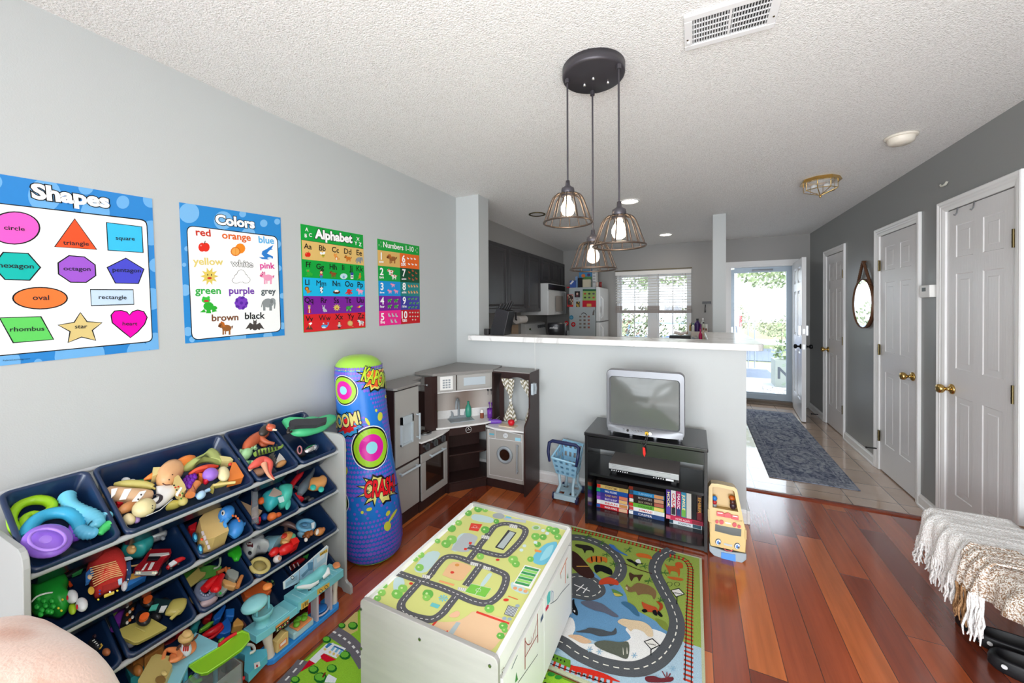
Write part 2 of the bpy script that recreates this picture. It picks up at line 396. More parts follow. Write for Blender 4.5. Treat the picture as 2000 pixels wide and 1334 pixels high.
def S(name,m,*boxes,bevel=0):
    mb=MB()
    for a,b in boxes: mb.box(a,b)
    return struct(mb.build(name,m,None,bevel,loc=(0,0,0)))
S('floor','hardwood',((-.1,-6.5,-.1),(WR+.1,.545,0)))
S('floor','floor_tile',((-.6,.545,-.1),(WR+.1,FY+.05,-.002)))
S('ceiling','ceiling_texture',((-.65,-6.5,H),(WR+.1,FY+.1,H+.1)))
S('wall_left','wall_light',((-.12,-6.5,0),(0,.0,H)))
S('wall_bar','wall_light',((-.6,0,0),(.2375,.18,H)),((.2375,0,0),(2.276,.18,1.145)),((2.16,.18,0),(2.276,1.92,1.145)))
S('wall_column','wall_light',((2.152,1.8,1.1),(2.278,1.92,H)))
S('wall_kitchen','wall_kitchen',((-.6,.18,0),(-.47,FY,H)),((-.47,.18,2.205),(-.158,FY,H)))
# far wall with the window and the entry opening
W0,W1,WZ0,WZ1=.79,1.925,.88,1.99; D0,D1,DZ=2.445,3.258,2.03
S('wall_far','wall_kitchen',((-.6,FY,0),(W0,FY+.14,H)),((W0,FY,0),(W1,FY+.14,WZ0)),((W0,FY,WZ1),(W1,FY+.14,H)),((W1,FY,0),(D0,FY+.14,H)),((D0,FY,DZ),(D1,FY+.14,H)),((D1,FY,0),(WR+.12,FY+.14,H)))
DOORS=[(-.1694,.55),(.7733,1.5198),(2.276,2.9996)]
segs=[];y=-6.5
for a,b in DOORS: segs.append(((WR,y,0),(WR+.12,a+.06,H))); segs.append(((WR,a+.06,2.04),(WR+.12,b-.06,H))); y=b-.06
segs.append(((WR,y,0),(WR+.12,FY,H)))
S('wall_right','wall_grey',*segs)
# wall behind the camera with two assumed windows
S('wall_back','wall_light',((-.12,-6.6,0),(.1,-6.5,H)),((.1,-6.6,0),(1.7,-6.5,.4)),((.1,-6.6,2.3),(1.7,-6.5,H)),((1.7,-6.6,0),(2.1,-6.5,H)),((2.1,-6.6,0),(3.4,-6.5,.4)),((2.1,-6.6,2.3),(3.4,-6.5,H)),((3.4,-6.6,0),(WR+.12,-6.5,H)))
mat('glass','ffffff',.02,trans=1,ior=1.45)
for i,(a,b) in enumerate(((.1,1.7),(2.1,3.4))):
    mb=MB()
    for k in range(5): x=a+(b-a)*k/4; mb.box((x-.02,-6.32,.4),(x+.02,-6.28,2.3))
    for k in range(5): z=.4+1.9*k/4; mb.box((a,-6.32,z-.02),(b,-6.28,z+.02))
    w=struct(mb.build('window_%d'%(i+2),'trim_white',loc=(0,0,0)))  # bars of an assumed window, in front of its added fill lamp
# baseboards
def baseb(name,a,b,n,h=.088,t=.014):
    a,b,n=Vector(a),Vector(b),Vector(n); mb=MB(); d=b-a
    prof=[(0,0),(t+.006,0),(t+.006,.014),(t,.018),(t,h-.02),(t-.006,h-.012),(t-.008,h),(0,h)]
    pts=[a+n*p+Vector((0,0,z)) for p,z in prof]; mb.prism(pts,(0,0,0),d); return struct(mb.build(name,'trim_white',loc=a))
baseb('baseboard_left',(0,-6.5,0),(0,0,0),(1,0,0))
baseb('baseboard_bar',(.02,0,0),(2.277,0,0),(0,-1,0)); S('baseboard_bar','trim_white',((2.277,-.02,0),(2.295,1.92,.088)),bevel=.003)
ys=[-6.5]+[q for a,b in DOORS for q in (a,b)]+[FY]
for i in range(0,len(ys),2): baseb('baseboard_right',(WR,ys[i],0),(WR,ys[i+1],0),(-1,0,0))
# six-panel doors
def door_face(mb,o,u,n,w,h,z0=.008):
    o,u,n=Vector(o),Vector(u),Vector(n); Z=Vector((0,0,1)); st=w*.155; mid=w*.14; pw=(w-2*st-mid)/2
    cols=[(st,st+pw),(st+pw+mid,w-st)]; rows=[(.25,.87),(1.04,1.63),(1.73,1.93)]
    xs=sorted({0,w}|{q for c in cols for q in c}); zs=sorted({z0,h}|{q for r in rows for q in r})
    P=lambda a,z,d:o+u*a+Z*z+n*d
    fl=u.cross(Z).dot(n)<0
    def F(p): mb.add(p[::-1] if fl else p,[(0,1,2,3)])
    for i in range(len(xs)-1):
        for j in range(len(zs)-1):
            a,b,c,d=xs[i],xs[i+1],zs[j],zs[j+1]
            if (a,b) in cols and (c,d) in rows:
                R=[(0,0),(.012,-.010),(.022,-.010),(.042,-.002)]
                for k in range(3):
                    (i0,d0),(i1,d1)=R[k],R[k+1]
                    q0=[P(a+i0,c+i0,d0),P(b-i0,c+i0,d0),P(b-i0,d-i0,d0),P(a+i0,d-i0,d0)]; q1=[P(a+i1,c+i1,d1),P(b-i1,c+i1,d1),P(b-i1,d-i1,d1),P(a+i1,d-i1,d1)]
                    for e in range(4): F([q0[e],q0[(e+1)%4],q1[(e+1)%4],q1[e]])
                F(q1)
            else: F([P(a,c,0),P(b,c,0),P(b,d,0),P(a,d,0)])
def knob(p,n,parent,m='brass',s=1,lever=False):
    p,n=Vector(p),Vector(n); q=n.to_track_quat('Z','X').to_matrix().to_4x4(); M=Matrix.Translation(p)@q
    mb=MB(); mb.lathe([(0,0),(.032*s,0),(.033*s,.006),(.026*s,.012),(.012*s,.016),(.0105*s,.034),(.02*s,.04),(.028*s,.05),(.0285*s,.06),(.024*s,.07),(.012*s,.0745),(0,.0745)],M=M)
    return mb.build('door_knob',m,parent,loc=p)
def hinge(x,y,z,parent,n=(-1,0,0)):
    mb=MB(); mb.box((x-.004,y-.012,z-.045),(x,y+.018,z+.045)); mb.cyl((x-.008,y,z-.047),(x-.008,y,z+.047),.0065,seg=10)
    for k in (-.018,.018): mb.cyl((x-.0085,y,z+k-.001),(x-.0085,y,z+k+.001),.0072,seg=10)
    mb.build('hinge','old_brass',parent,label='dull brass hinge')
for i,(a,b) in enumerate(DOORS):
    s0,s1=a+.066,b-.066; x=WR+.006; mb=MB()
    door_face(mb,(x,s1,0),(0,-1,0),(-1,0,0),s1-s0,2.03); mb.box((x+.004,s0,.008),(x+.035,s1,2.03))
    d=struct(mb.build('door_%d'%(i+1),'door_white',loc=(x,(s0+s1)/2,0)))
    ky=(s1-.06) if i!=1 else (s0+.06)
    knob((x,ky,.905),(-1,0,0),d,'brass')
    hy=(s0-.004) if i!=1 else (s1-.012)
    for z in ((1.77,.98,.2) if i==0 else (1.78,1.05,.3)): hinge(WR-.0005,hy,z,d)
    # moulded casing
    mb=MB(); t=.018
    prof=[(0,0),(0,.016),(.006,.019),(.014,.016),(.02,.013),(.03,.014),(.036,.010),(.046,.010),(.056,.007),(.066,.004),(.066,-.012),(.03,-.012)]
    path=[(a,0),(a,2.1007),(b,2.1007),(b,0)]
    def cp(k,o,d):
        y,z=path[k]; sy=1 if k<2 else -1; return Vector((WR-d,y+sy*o,z-(o if k in(1,2) else 0)))
    for k in range(3):
        for j in range(len(prof)-1):
            (o0,d0),(o1,d1)=prof[j],prof[j+1]
            mb.add([cp(k,o0,d0),cp(k+1,o0,d0),cp(k+1,o1,d1),cp(k,o1,d1)],[(0,1,2,3)])
    struct(mb.build('trim_%d'%(i+1),'trim_white',loc=(WR,(a+b)/2,0)))
    # dark jamb space behind so no light leaks
    S('trim_%d'%(i+11),'wall_grey',((WR+.05,a,0),(WR+.12,b,2.12)))
# two over-door hooks on the nearest door
for y in (.36,.205):
    mb=MB(); mb.tube([(WR+.02,y,2.036),(WR-.002,y,2.036),(WR-.006,y,2.0),(WR-.014,y,1.985),(WR-.02,y,1.992)],.0035,seg=8)
    tag(mb.build('door_hook','satin_metal'),'thin metal over-door hook on the nearest white door, %s of the two'%('left' if y>.3 else 'right'),'hook','hooks over the nearest door')
# wooden transition strip between hardwood and tile
mat('redwood','8a3a20',.25,var=.15,vscale=14,coat=.4)
mb=MB(); mb.prism([(0,.51,0),(0,.525,.008),(0,.55,.011),(0,.575,.008),(0,.585,-.001),(0,.51,-.001)],(2.277,0,0),(WR-.015,0,0)); struct(mb.build('trim_20','redwood'))
# marble bar top
def marble():
    m,n,L,b=newmat('marble'); b.inputs['Roughness'].default_value=.22
    tc=N(n,'ShaderNodeTexCoord'); no=N(n,'ShaderNodeTexNoise',i_Scale=2.2,i_Detail=7,i_Distortion=1.6); L.new(tc.outputs['Object'],no.inputs[0])
    r=N(n,'ShaderNodeValToRGB'); e=r.color_ramp.elements; e[0].position=.44; e[0].color=lin('efeeec'); e[1].position=.52; e[1].color=lin('f2f1ef')
    x=e.new(.485); x.color=lin('d9d7d5'); L.new(no.outputs[0],r.inputs[0]); L.new(r.outputs[0],b.inputs['Base Color'])
marble()
arc=[(2.37-.07+.07*math.cos(t),-.075+.07+.07*math.sin(t)) for t in [-PI/2+PI/2*k/6 for k in range(7)]]
out=[(.165,-.075)]+arc+[(2.37,1.14),(2.055,1.14),(2.055,.23),(.239,.23),(.239,-.0015),(.165,-.0015)]
mb=MB(); mb.prism([(x,y,0) for x,y in out],(0,0,1.146),(0,0,1.190))
tag(mb.build('countertop','marble',bevel=.004),'white marble-look bar top on the half wall, its right end turning back','countertop')
# ---------------- kitchen window: sashes, blinds
mat('blind','f1efec',.45); mat('frame_white','e9eaec',.3)
mb=MB(); yb=FY+.06
def fr(mb,x0,z0,x1,z1,w,y0,y1):
    mb.box((x0,y0,z0),(x0+w,y1,z1)).box((x1-w,y0,z0),(x1,y1,z1)).box((x0+w,y0,z0),(x1-w,y1,z0+w)).box((x0+w,y0,z1-w),(x1-w,y1,z1))
fr(mb,W0,WZ0,W1,WZ1,.03,FY,FY+.14); xm=(W0+W1)/2+.005
mb.box((xm-.055,FY+.02,WZ0),(xm+.055,FY+.12,WZ1)); mb.box((W0-.02,FY-.03,WZ0-.02),(W1+.02,FY+.04,WZ0+.012))
win=struct(mb.build('window_1','frame_white',loc=(xm,FY,WZ0)))
for k,(a,b) in enumerate(((W0+.03,xm-.055),(xm+.055,W1-.03))):
    for z0,z1,yy in ((WZ0+.015,1.36,yb),(1.34,WZ1-.03,yb+.03)):
        m_=MB(); fr(m_,a,z0,b,z1,.035,yy,yy+.03); c=(a+b)/2; m_.box((c-.008,yy+.01,z0),(c+.008,yy+.02,z1))
        sa=m_.build('sash','frame_white',win); MB().box((a+.03,yy+.013,z0+.03),(b-.03,yy+.016,z1-.03)).build('pane','glass',sa)
bl=thing('window_blind','white two-inch horizontal blind lowered over the upper half of the kitchen window','blind',(xm,FY-.03,1.42))
x0,x1=.772,1.928
MB().box((x0,FY-.062,1.955),(x1,FY-.004,2.015)).build('headrail','blind',bl)
m_=MB(); m_.tube([(x0-.01,FY-.066,2.03),(x1+.01,FY-.066,2.034)],.006,seg=8)
m_.build('valance_rod','old_brass',bl,label='thin dark rod along the top of the blind')
for k in range(11):
    z=1.935-k*.043; m_=MB(); M=Matrix.Translation((0,FY-.033,z))@Matrix.Rotation(.33,4,'X')
    m_.box((x0+.004,-.024,-.0014),(x1-.004,.024,.0014),M=M); m_.build('slat','blind',bl)
mb_=MB(); 
for k in range(10): mb_.box((x0+.002,FY-.058,1.335+k*.0115),(x1-.002,FY-.008,1.343+k*.0115))
mat('blind_wood','a0938c',.5,var=.1,vscale=9)
mb_.build('slat_stack','blind_wood',bl,label='bunched taupe slats at the bottom of the blind')
m_=MB()
for x in (.85,1.15,1.45,1.8): m_.cyl((x,FY-.062,1.32),(x,FY-.062,1.96),.0016,seg=6)
m_.cyl((1.845,FY-.07,.98),(1.845,FY-.07,1.95),.002,seg=6); m_.build('cord','blind_wood',bl)
# ---------------- entry: casing, storm door, open door leaf
mb=MB(); mb.box((D0-.07,FY-.018,0),(D0,FY,DZ)).box((D0-.07,FY-.018,DZ),(3.33,FY,2.095)).box((D1,FY-.018,0),(3.33,FY,DZ)).box((D0,FY,0),(D0+.025,FY+.14,DZ-.02)).box((D1-.02,FY,0),(D1,FY+.14,DZ-.02)).box((D0,FY,DZ-.02),(D1,FY+.14,DZ))
struct(mb.build('trim_21','trim_white'))
mat('threshold','6b5d50',.5,var=.2); MB_=MB().box((D0,FY-.06,-.002),(D1,FY+.16,.018)).box((D0,FY+.01,.018),(D1,FY+.15,.05)); struct(MB_.build('trim_22','threshold'))
mat('storm_frame','a9b7c4',.35,metal=.2)
sd=MB(); y0,y1=FY+.10,FY+.125
sd.box((D0+.025,y0,.05),(D0+.075,y1,1.99)).box((D1-.085,y0,.05),(D1-.02,y1,2.01)).box((D0+.075,y0,1.935),(D1-.085,y1,2.01)).box((D0+.075,y0,.05),(D1-.085,y1,.15)).box((D0+.2,y0-.02,.10),(D1-.2,y0,.125))
sd=struct(sd.build('door_5','storm_frame'))
MB().box((D0+.07,y0+.01,.145),(D1-.08,y0+.014,1.94)).build('glass_pane','glass',sd)
m_=MB(); m_.box((D0+.03,y0-.03,1.0),(D0+.055,y0,1.12)); m_.cyl((D0+.04,y0-.03,1.02),(D0+.12,y0-.05,1.02),.008); m_.build('latch','satin_metal',sd)
m_=MB(); m_.cyl((D0+.3,y0-.02,1.965),(D1-.25,y0-.02,1.965),.012); m_.build('closer','satin_metal',sd)
# leaf swung into the room
hp=Vector((3.25,FY-.01,0)); ed=Vector((3.178,2.79,0)); u=(ed-hp).normalized(); n=Vector((-u.y,u.x,0)); n=n if n.x<0 else -n
w=.83; mb=MB(); door_face(mb,hp+n*.022,u,n,w,2.03); door_face(mb,hp-n*.022,u,-n,w,2.03)
for a,b in ((0,0),(w,w)):
    p=hp+u*a; mb.prism([p-n*.022+Vector((0,0,.01)),p+n*.022+Vector((0,0,.01)),p+n*.022+Vector((0,0,2.03)),p-n*.022+Vector((0,0,2.03))],-u*.0005,u*.0005)
mb.prism([hp-n*.022,hp+n*.022,hp+u*w+n*.022,hp+u*w-n*.022],(0,0,2.029),(0,0,2.0305))
leaf=struct(mb.build('door_4','door_white',loc=hp))
e=hp+u*(w-.065); mat('black_metal','17171b',.35,metal=.6)
for sg in (1,-1): knob(e+n*sg*.022+Vector((0,0,.93)),n*sg,leaf,'black_metal')
m_=MB(); 
for sg in (1,-1):
    M=Matrix.Translation(e+n*sg*.035+Vector((0,0,1.13)))@n.to_track_quat('Z','X').to_matrix().to_4x4(); m_.box((-.06,-.03,-.012),(.06,.03,.012),M=M)
m_.build('deadbolt','satin_metal',leaf)
for z in (.93,1.12): m_=MB(); M=Matrix.Translation(hp+u*(w+.001)+Vector((0,0,z)))@u.to_track_quat('Z','X').to_matrix().to_4x4(); m_.box((-.03,-.012,-.001),(.03,.012,.001),M=M); m_.build('latch_plate','satin_metal',leaf)
# far wall panel behind kitchens' return: magnetic strip with a knife
mat('black_plastic','1a1a1e',.35)
ks=thing('knife_rack','black magnetic strip on the far kitchen wall right of the window','knife rack',(2.13,FY-.02,1.5)); MB().box((2.08,FY-.02,1.475),(2.2,FY,1.51)).build('strip','black_plastic',ks)
kn=MB(); kn.tube([(2.125,FY-.028,1.46),(2.118,FY-.028,1.4),(2.12,FY-.028,1.34)],[.008,.006,.011],seg=8)
tag(kn.build('knife','black_plastic'),'black handled knife hanging from the magnetic strip','knife')
# ================================================================ wall posters
def E(dx,dy,rx,ry,c,a=0): return ('e',dx,dy,rx,ry,c,a)
def Pg(c,*p): return ('p',c,[(p[i],p[i+1]) for i in range(0,len(p),2)])
def quadr(c,d,leg=None,tail=True,ear=None):   # four-legged animal looking left, unit size ~ 2 wide
    leg=leg or c
    return [E(.15,.0,.62,.42,c),E(-.55,-.35,.36,.34,c),E(-.78,-.25,.18,.14,d),Pg(leg,-.4,.2,-.2,.2,-.2,.85,-.4,.85),Pg(leg,.4,.2,.62,.2,.62,.85,.4,.85),Pg(leg,-.1,.2,.05,.2,.05,.8,-.1,.8),
            Pg(ear or d,-.7,-.6,-.55,-.9,-.45,-.6),Pg(ear or d,-.42,-.6,-.3,-.85,-.22,-.55)]+([Pg(d,.7,-.2,.95,-.35,.85,.1)] if tail else [])+[E(-.62,-.4,.05,.06,'111111')]
def sunp(c,f=True):
    L=[]
    for k in range(10):
        a=2*PI*k/10; L.append(Pg(c,.55*math.cos(a-.3),.55*math.sin(a-.3),1.0*math.cos(a),1.0*math.sin(a),.55*math.cos(a+.3),.55*math.sin(a+.3)))
    return L+[E(0,0,.6,.6,c)]+([E(0,.2,.25,.12,'c03020'),E(-.2,-.15,.06,.1,'333333'),E(.2,-.15,.06,.1,'333333')] if f else [])
def flower(c,d): return [E(.62*math.cos(2*PI*k/10),.62*math.sin(2*PI*k/10),.32,.32,c if k%2 else d) for k in range(10)]+[E(0,0,.55,.55,c),E(0,0,.22,.22,d)]
IC={
'apple':[E(-.25,.12,.5,.6,'e02818'),E(.25,.12,.5,.6,'e02818'),Pg('6a3a18',-.05,-.3,.12,-.75,.22,-.7,.08,-.3),E(-.4,-.1,.12,.1,'ff9080')],
'orange':[E(.3,-.15,.6,.6,'f08a20'),E(-.25,.2,.58,.55,'d8741a'),E(-.25,.2,.46,.43,'f5a850'),Pg('d8741a',-.27,-.2,-.23,-.2,-.23,.6,-.27,.6),Pg('d8741a',-.65,.18,.15,.18,.15,.22,-.65,.22)],
'shark':[Pg('2f7fd0',-.2,.6,-.6,.2,-.5,-.2,.1,-.5,.45,-.75,.95,-1.0,.7,-.5,.9,-.4,.5,-.35,.1,.1,.9,.5,.9,.75,.2,.9,-.5,.85,-.95,.6),E(.45,.72,.3,.12,'d8ecf8')],
'sun':sunp('e0c860'),'cloud':[E(0,.1,.75,.5,'606060'),E(-.5,.4,.46,.32,'606060'),E(.5,.35,.46,.36,'606060'),E(0,-.25,.46,.46,'606060'),E(0,.12,.72,.46,'fdfdfd'),E(-.5,.4,.42,.28,'fdfdfd'),E(.5,.35,.42,.32,'fdfdfd'),E(0,-.25,.42,.42,'fdfdfd')],
'pig':quadr('f0a0c0','d8508a',tail=True),'frog':[E(0,.2,.6,.5,'2fae35'),E(-.3,-.5,.5,.35,'38c040'),E(-.55,-.75,.16,.16,'38c040'),E(0,-.8,.16,.16,'38c040'),E(-.25,-.4,.3,.12,'c82838'),E(.6,.4,.4,.25,'2fae35'),Pg('2fae35',-1,.9,-.5,.5,-.3,.9),Pg('2fae35',1,.75,.4,.4,.4,.9),Pg('2fae35',-.2,.6,.2,.6,.3,1,-.3,1)],
'flower':flower('7a3fc0','5a2aa0'),'elephant':[E(0,-.05,.75,.6,'8e9496'),Pg('8e9496',-.7,0,-.35,0,-.35,.95,-.65,.95),Pg('858b8d',.15,.1,.5,.1,.5,.95,.15,.95),E(.6,-.3,.38,.4,'989ea0'),Pg('8e9496',.75,-.2,1.0,-.1,.9,.7,.75,.7),E(.45,-.25,.2,.3,'7c8284'),Pg('707678',-.75,-.3,-.95,.5,-.85,.5,-.68,-.1)],
'horse':quadr('9a6030','6a3a18',ear='b85a20')+[Pg('c06a28',-.6,-.9,-.2,-.7,0,-.1,-.35,-.2)],
'bat':[E(0,0,.24,.5,'4a4542'),E(0,-.45,.22,.2,'55504c'),Pg('4a4542',-.15,-.2,-.6,-.45,-1.15,.35,-.7,.2,-.55,.45,-.3,.3,-.1,.5),Pg('4a4542',.15,-.2,.6,-.45,1.15,.35,.7,.2,.55,.45,.3,.3,.1,.5),Pg('4a4542',-.2,-.5,-.18,-.9,0,-.55),Pg('4a4542',.2,-.5,.18,-.9,0,-.55)],
'bee':[E(.15,.25,.4,.5,'d8c840',.6),E(-.35,-.35,.4,.3,'f4f6f8',.7),E(.35,-.4,.4,.3,'f4f6f8',-.7),Pg('222222',-.2,.2,.5,.2,.5,.32,-.2,.32),Pg('222222',-.1,.5,.45,.5,.4,.62,-.05,.62)],
'cat':[E(.1,.3,.42,.55,'e08838'),E(-.2,-.4,.42,.38,'e89848'),Pg('e08838',-.55,-.6,-.5,-1,-.25,-.7),Pg('e08838',.1,-.7,.2,-1,.3,-.5),E(.1,.45,.22,.35,'f8e8d0'),Pg('e08838',.4,.6,.9,.7,.8,.2,.7,.25,.7,.55,.4,.4)],
'dog':quadr('d07828','603010'),'hamster':quadr('8a5028','5a3018'),'igloo':[E(0,.35,.95,.75,'c8e4ec'),E(0,.55,.3,.35,'7ab0c8'),Pg('8fc4d8',-.9,.1,.9,.1,.9,.16,-.9,.16),Pg('8fc4d8',-.7,-.15,.7,-.15,.7,-.1,-.7,-.1)],
'jar':[Pg('f2f2f4',-.35,-.3,.35,-.3,.35,.9,-.35,.9),E(0,-.4,.42,.4,'3a4aa0'),E(0,.4,.2,.2,'40306a')],'kangaroo':[E(.05,.2,.3,.5,'d08030'),E(.1,-.5,.2,.25,'d08030'),Pg('d08030',0,.5,-.7,1,-.5,.8,.1,.2),Pg('c07028',0,.5,.4,1,.1,1),Pg('c07028',.15,-.1,.5,.1,.15,.1)],
'girl':[E(0,-.5,.42,.42,'6a3020'),E(0,-.35,.32,.32,'f0c8a0'),Pg('c04858',-.35,0,.35,0,.45,.55,-.45,.55),Pg('3a78c8',-.3,.4,.3,.4,.3,1,-.3,1)],
'lion':[E(-.2,-.3,.55,.55,'7a3c14'),E(-.2,-.25,.34,.34,'d89030'),E(.2,.4,.5,.42,'c87e28'),Pg('c87e28',-.1,.5,.1,.5,.1,1,-.1,1),Pg('7a3c14',.6,.6,1,.3,1.0,.1,.9,.6)],
'mouse':[E(0,.3,.35,.5,'f0f0f0'),E(0,-.45,.4,.36,'e8e8e8'),E(-.3,-.8,.2,.2,'2a2a2a'),E(.35,-.8,.2,.2,'2a2a2a'),E(-.2,.5,.18,.16,'222222'),E(.25,.1,.15,.18,'222222')],
'nest':[E(0,.3,.95,.45,'5a2c18'),E(0,.1,.75,.3,'3c1c10'),E(-.3,0,.24,.26,'f0e8dc'),E(0,-.05,.24,.26,'f6f0e6'),E(.3,0,.24,.26,'f0e8dc')],
'octopus':[E(0,-.1,.5,.5,'d82828'),Pg('d82828',-.4,0,-1,.5,-.7,.7,-.2,.3),Pg('d82828',.4,0,1,.5,.7,.7,.2,.3),Pg('c02020',-.3,.2,-.4,.9,-.1,.9,0,.3),Pg('c02020',.3,.2,.4,.9,.1,.9,0,.3),Pg('d82828',.3,-.2,.9,-.5,.8,-.2,.4,.1)],
'queen':[Pg('c8a040',-.35,-1,.35,-1,.3,-.6,-.3,-.6),E(0,-.35,.3,.32,'e8c098'),Pg('c02828',-.4,0,.4,0,.5,1,-.5,1),Pg('f0e8d8',-.1,0,.1,0,.1,1,-.1,1)],
'rabbit':[E(.15,.4,.48,.45,'b8bcc4'),E(-.15,-.15,.32,.3,'c4c8d0'),Pg('b8bcc4',-.35,-.3,-.6,-1,-.35,-.9,-.15,-.35),Pg('b8bcc4',-.05,-.35,.05,-1,.25,-.85,.12,-.3),E(.6,.6,.15,.15,'e8e8ec')],
'turtle':[E(-.1,.1,.7,.5,'2f8a38'),E(.65,-.3,.32,.25,'7ac060',-.4),Pg('7ac060',-.6,.4,-.3,.4,-.4,.9,-.7,.9),Pg('7ac060',.2,.4,.5,.4,.5,.9,.2,.9),E(-.1,.05,.35,.22,'48a848')],
'umbrella':[Pg('e04838',-.9,-.1,0,-.6,-.4,.1),Pg('f0d040',-.4,.1,0,-.6,.2,-.1),Pg('60b0e0',.2,-.1,0,-.6,.9,-.6),Pg('502060',.05,-.1,.12,-.12,.45,.9,.38,.9)],
'volcano':[Pg('5a3428',-.95,.9,-.2,-.1,.25,-.1,.95,.9),Pg('e85820',-.2,-.1,.25,-.1,.1,.6,-.1,.4),E(.1,-.5,.3,.3,'f4f4f4'),E(.4,-.7,.25,.25,'ffffff'),Pg('f09030',0,-.1,-.3,-.6,.1,-.5,.2,-.1)],
'whale':[E(-.2,.35,.75,.5,'4aa0d8'),Pg('4aa0d8',.3,.3,.8,-.3,.5,-.8,.85,-.6,1.1,-.85,1.0,-.3,.6,.5),E(-.3,.6,.5,.22,'d8ecf4'),E(-.4,-.45,.22,.16,'e8f4f8')],
'boy':[E(0,-.5,.35,.35,'3a2418'),E(0,-.4,.28,.28,'e8b890'),Pg('f2f2f2',-.3,-.05,.3,-.05,.35,.55,-.35,.55),Pg('2a2a30',-.3,.5,.3,.5,.3,1,-.3,1),Pg('9098a0',-.6,.2,.6,.2,.6,.35,-.6,.35)],
'yoyo':[E(0,0,.7,.7,'c8a860'),E(0,0,.5,.5,'d8bc78'),Pg('c8a860',.3,.5,.9,.9,.8,1,.2,.6)],
'zebra':quadr('f0f0f0','222222')+[Pg('222222',0,-.35,.12,-.35,.12,.35,0,.35),Pg('222222',.35,-.35,.47,-.35,.47,.35,.35,.35)],
'cow':quadr('f4f0ec','c06028')+[E(.2,-.1,.22,.2,'c85a20'),E(-.5,-.5,.15,.14,'c85a20')],'duck':[E(.1,.2,.6,.42,'f4f6f4'),E(-.45,-.35,.28,.28,'f4f6f4'),Pg('f0b030',-.9,-.35,-.6,-.45,-.6,-.2)],
'hen':[E(.1,.2,.6,.42,'b85028'),E(-.45,-.35,.26,.28,'b85028'),Pg('e8402c',-.6,-.9,-.3,-.8,-.35,-.5)],'chick':[E(0,.1,.6,.6,'e8e8d8'),E(.1,.1,.3,.25,'38a048')],
}
def icon(A,k,x,y,s,l=3,flip=False):
    f=-1 if flip else 1
    for i,e in enumerate(IC[k]):
        ll=l+i*.35
        if e[0]=='e': A.ell(x+f*e[1]*s,y+e[2]*s,e[3]*s,e[4]*s,e[5],ll,f*e[6],12)
        else: A.poly([(x+f*a*s,y+b*s) for a,b in e[2]],e[1],ll)
def poster(name,corners,crop_,label,base):
    """corners in px (tl,tr,br,bl) on the left wall"""
    P=[PX(u,v,.002) for u,v in corners]; mb=MB(); mb.M=None
    A=plane_art((.002,P[3].y,P[3].z),(0,1,0),(0,0,1),(1,0,0),crop_,mb=mb)
    pts=[A.pxf(*c) for c in corners]
    mb.prism([(.0006,P[i].y,P[i].z) for i in range(4)],(0,0,0),(.0013,0,0),base)
    return A,mb,pts
def rrect(A,x0,y0,x1,y1,r,col,l,tl=None,tr=None,br=None,bl=None):
    """rounded quad given crop-px corners"""
    C=[tl,tr,br,bl]; P=[Vector(A.q(*c)) for c in C]; out=[]
    for i in range(4):
        p=P[i]; a=(P[i-1]-p).normalized()*r; b=(P[(i+1)%4]-p).normalized()*r
        for k in range(6):
            t=k/5; out.append((p+a*(1-t)**2+b*t**2))
    A.poly([tuple(q) for q in out],col,l,q=False)
# --- Shapes
c1=crop(0,320,3.3344)
A,mb,_=poster('s',[(-73,328),(297,388),(310,682),(-70,722)],c1,'', '2f86d0')
for x,y,r in ((-30,120,45),(290,205,108),(560,150,50),(800,250,42),(985,230,55),(620,320,95),(985,450,80),(1015,660,45),(985,880,70),(1010,1160,60),(900,1230,75),(520,1260,165),(60,1290,75),(250,1300,30),(-120,300,100)):
    A.clip=_; A.ell(x,y,r,r*1.02,'6fb0e6',1,seg=24); A.clip=None
rrect(A,0,0,0,0,.022,'15181c',2,(-200,232),(957,364),(995,1160),(-190,1270)); rrect(A,0,0,0,0,.02,'f6f8f8',3,(-195,239),(951,371),(989,1154),(-185,1263))
def outl(pts,col,l=4,w=.0035): A.poly(pts,col,l); A.line(pts,w,'14181c',l+1,closed=True)
def ellp(x,y,rx,ry,n=28): return [(x+rx*math.cos(2*PI*k/n),y+ry*math.sin(2*PI*k/n)) for k in range(n)]
outl(ellp(92,418,165,105),'f55fc8'); outl([(485,358),(628,558),(355,540)],'f0552c'); outl([(692,382),(922,410),(931,578),(702,563)],'3cbfec')
outl([(20,576),(182,584),(262,675),(192,758),(32,754),(-50,665)],'12b8ae'); outl([(448,598),(548,606),(618,658),(622,728),(560,772),(458,771),(380,718),(377,645)],'a05ad0'); outl([(818,614),(936,686),(900,780),(750,777),(696,675)],'4a4ccc')
outl(ellp(260,875,177,70),'f57b3a'); outl([(587,819),(866,820),(871,915),(594,924)],'c6dcf2'); outl([(-5,1003),(265,995),(348,1144),(85,1165)],'62d062')
outl([(522,968),(566,1028),(664,1034),(600,1084),(622,1150),(530,1128),(442,1164),(455,1092),(377,1050),(482,1032)],'dcc684')
hp=[(848,1132),(790,1085),(730,1035),(722,985),(745,958),(790,955),(825,965),(842,985),(862,962),(895,952),(935,962),(957,1000),(940,1045),(895,1095)]
outl(hp,'f800b4')
A.text('Shapes',216,706,222,'ffffff',5,y1=284,out='15181c',outw=.09,bold=.045)
for t,x0,x1,y,y1 in (('circle',26,160,428,438),('triangle',410,578,526,534),('square',753,876,494,500),('hexagon',-12,218,674,682),('octagon',413,588,694,698),('pentagon',732,915,702,708),('oval',212,318,886,886),('rectangle',642,822,880,882),('rhombus',64,286,1092,1086),('star',486,566,1072,1070),('heart',796,892,1052,1052)):
    A.text(t,x0,x1,y,'22252c',7,y1=y1,bold=.012)
A.text('PalaceLearning.com',18,195,1286,'10181f',4,y1=1272)
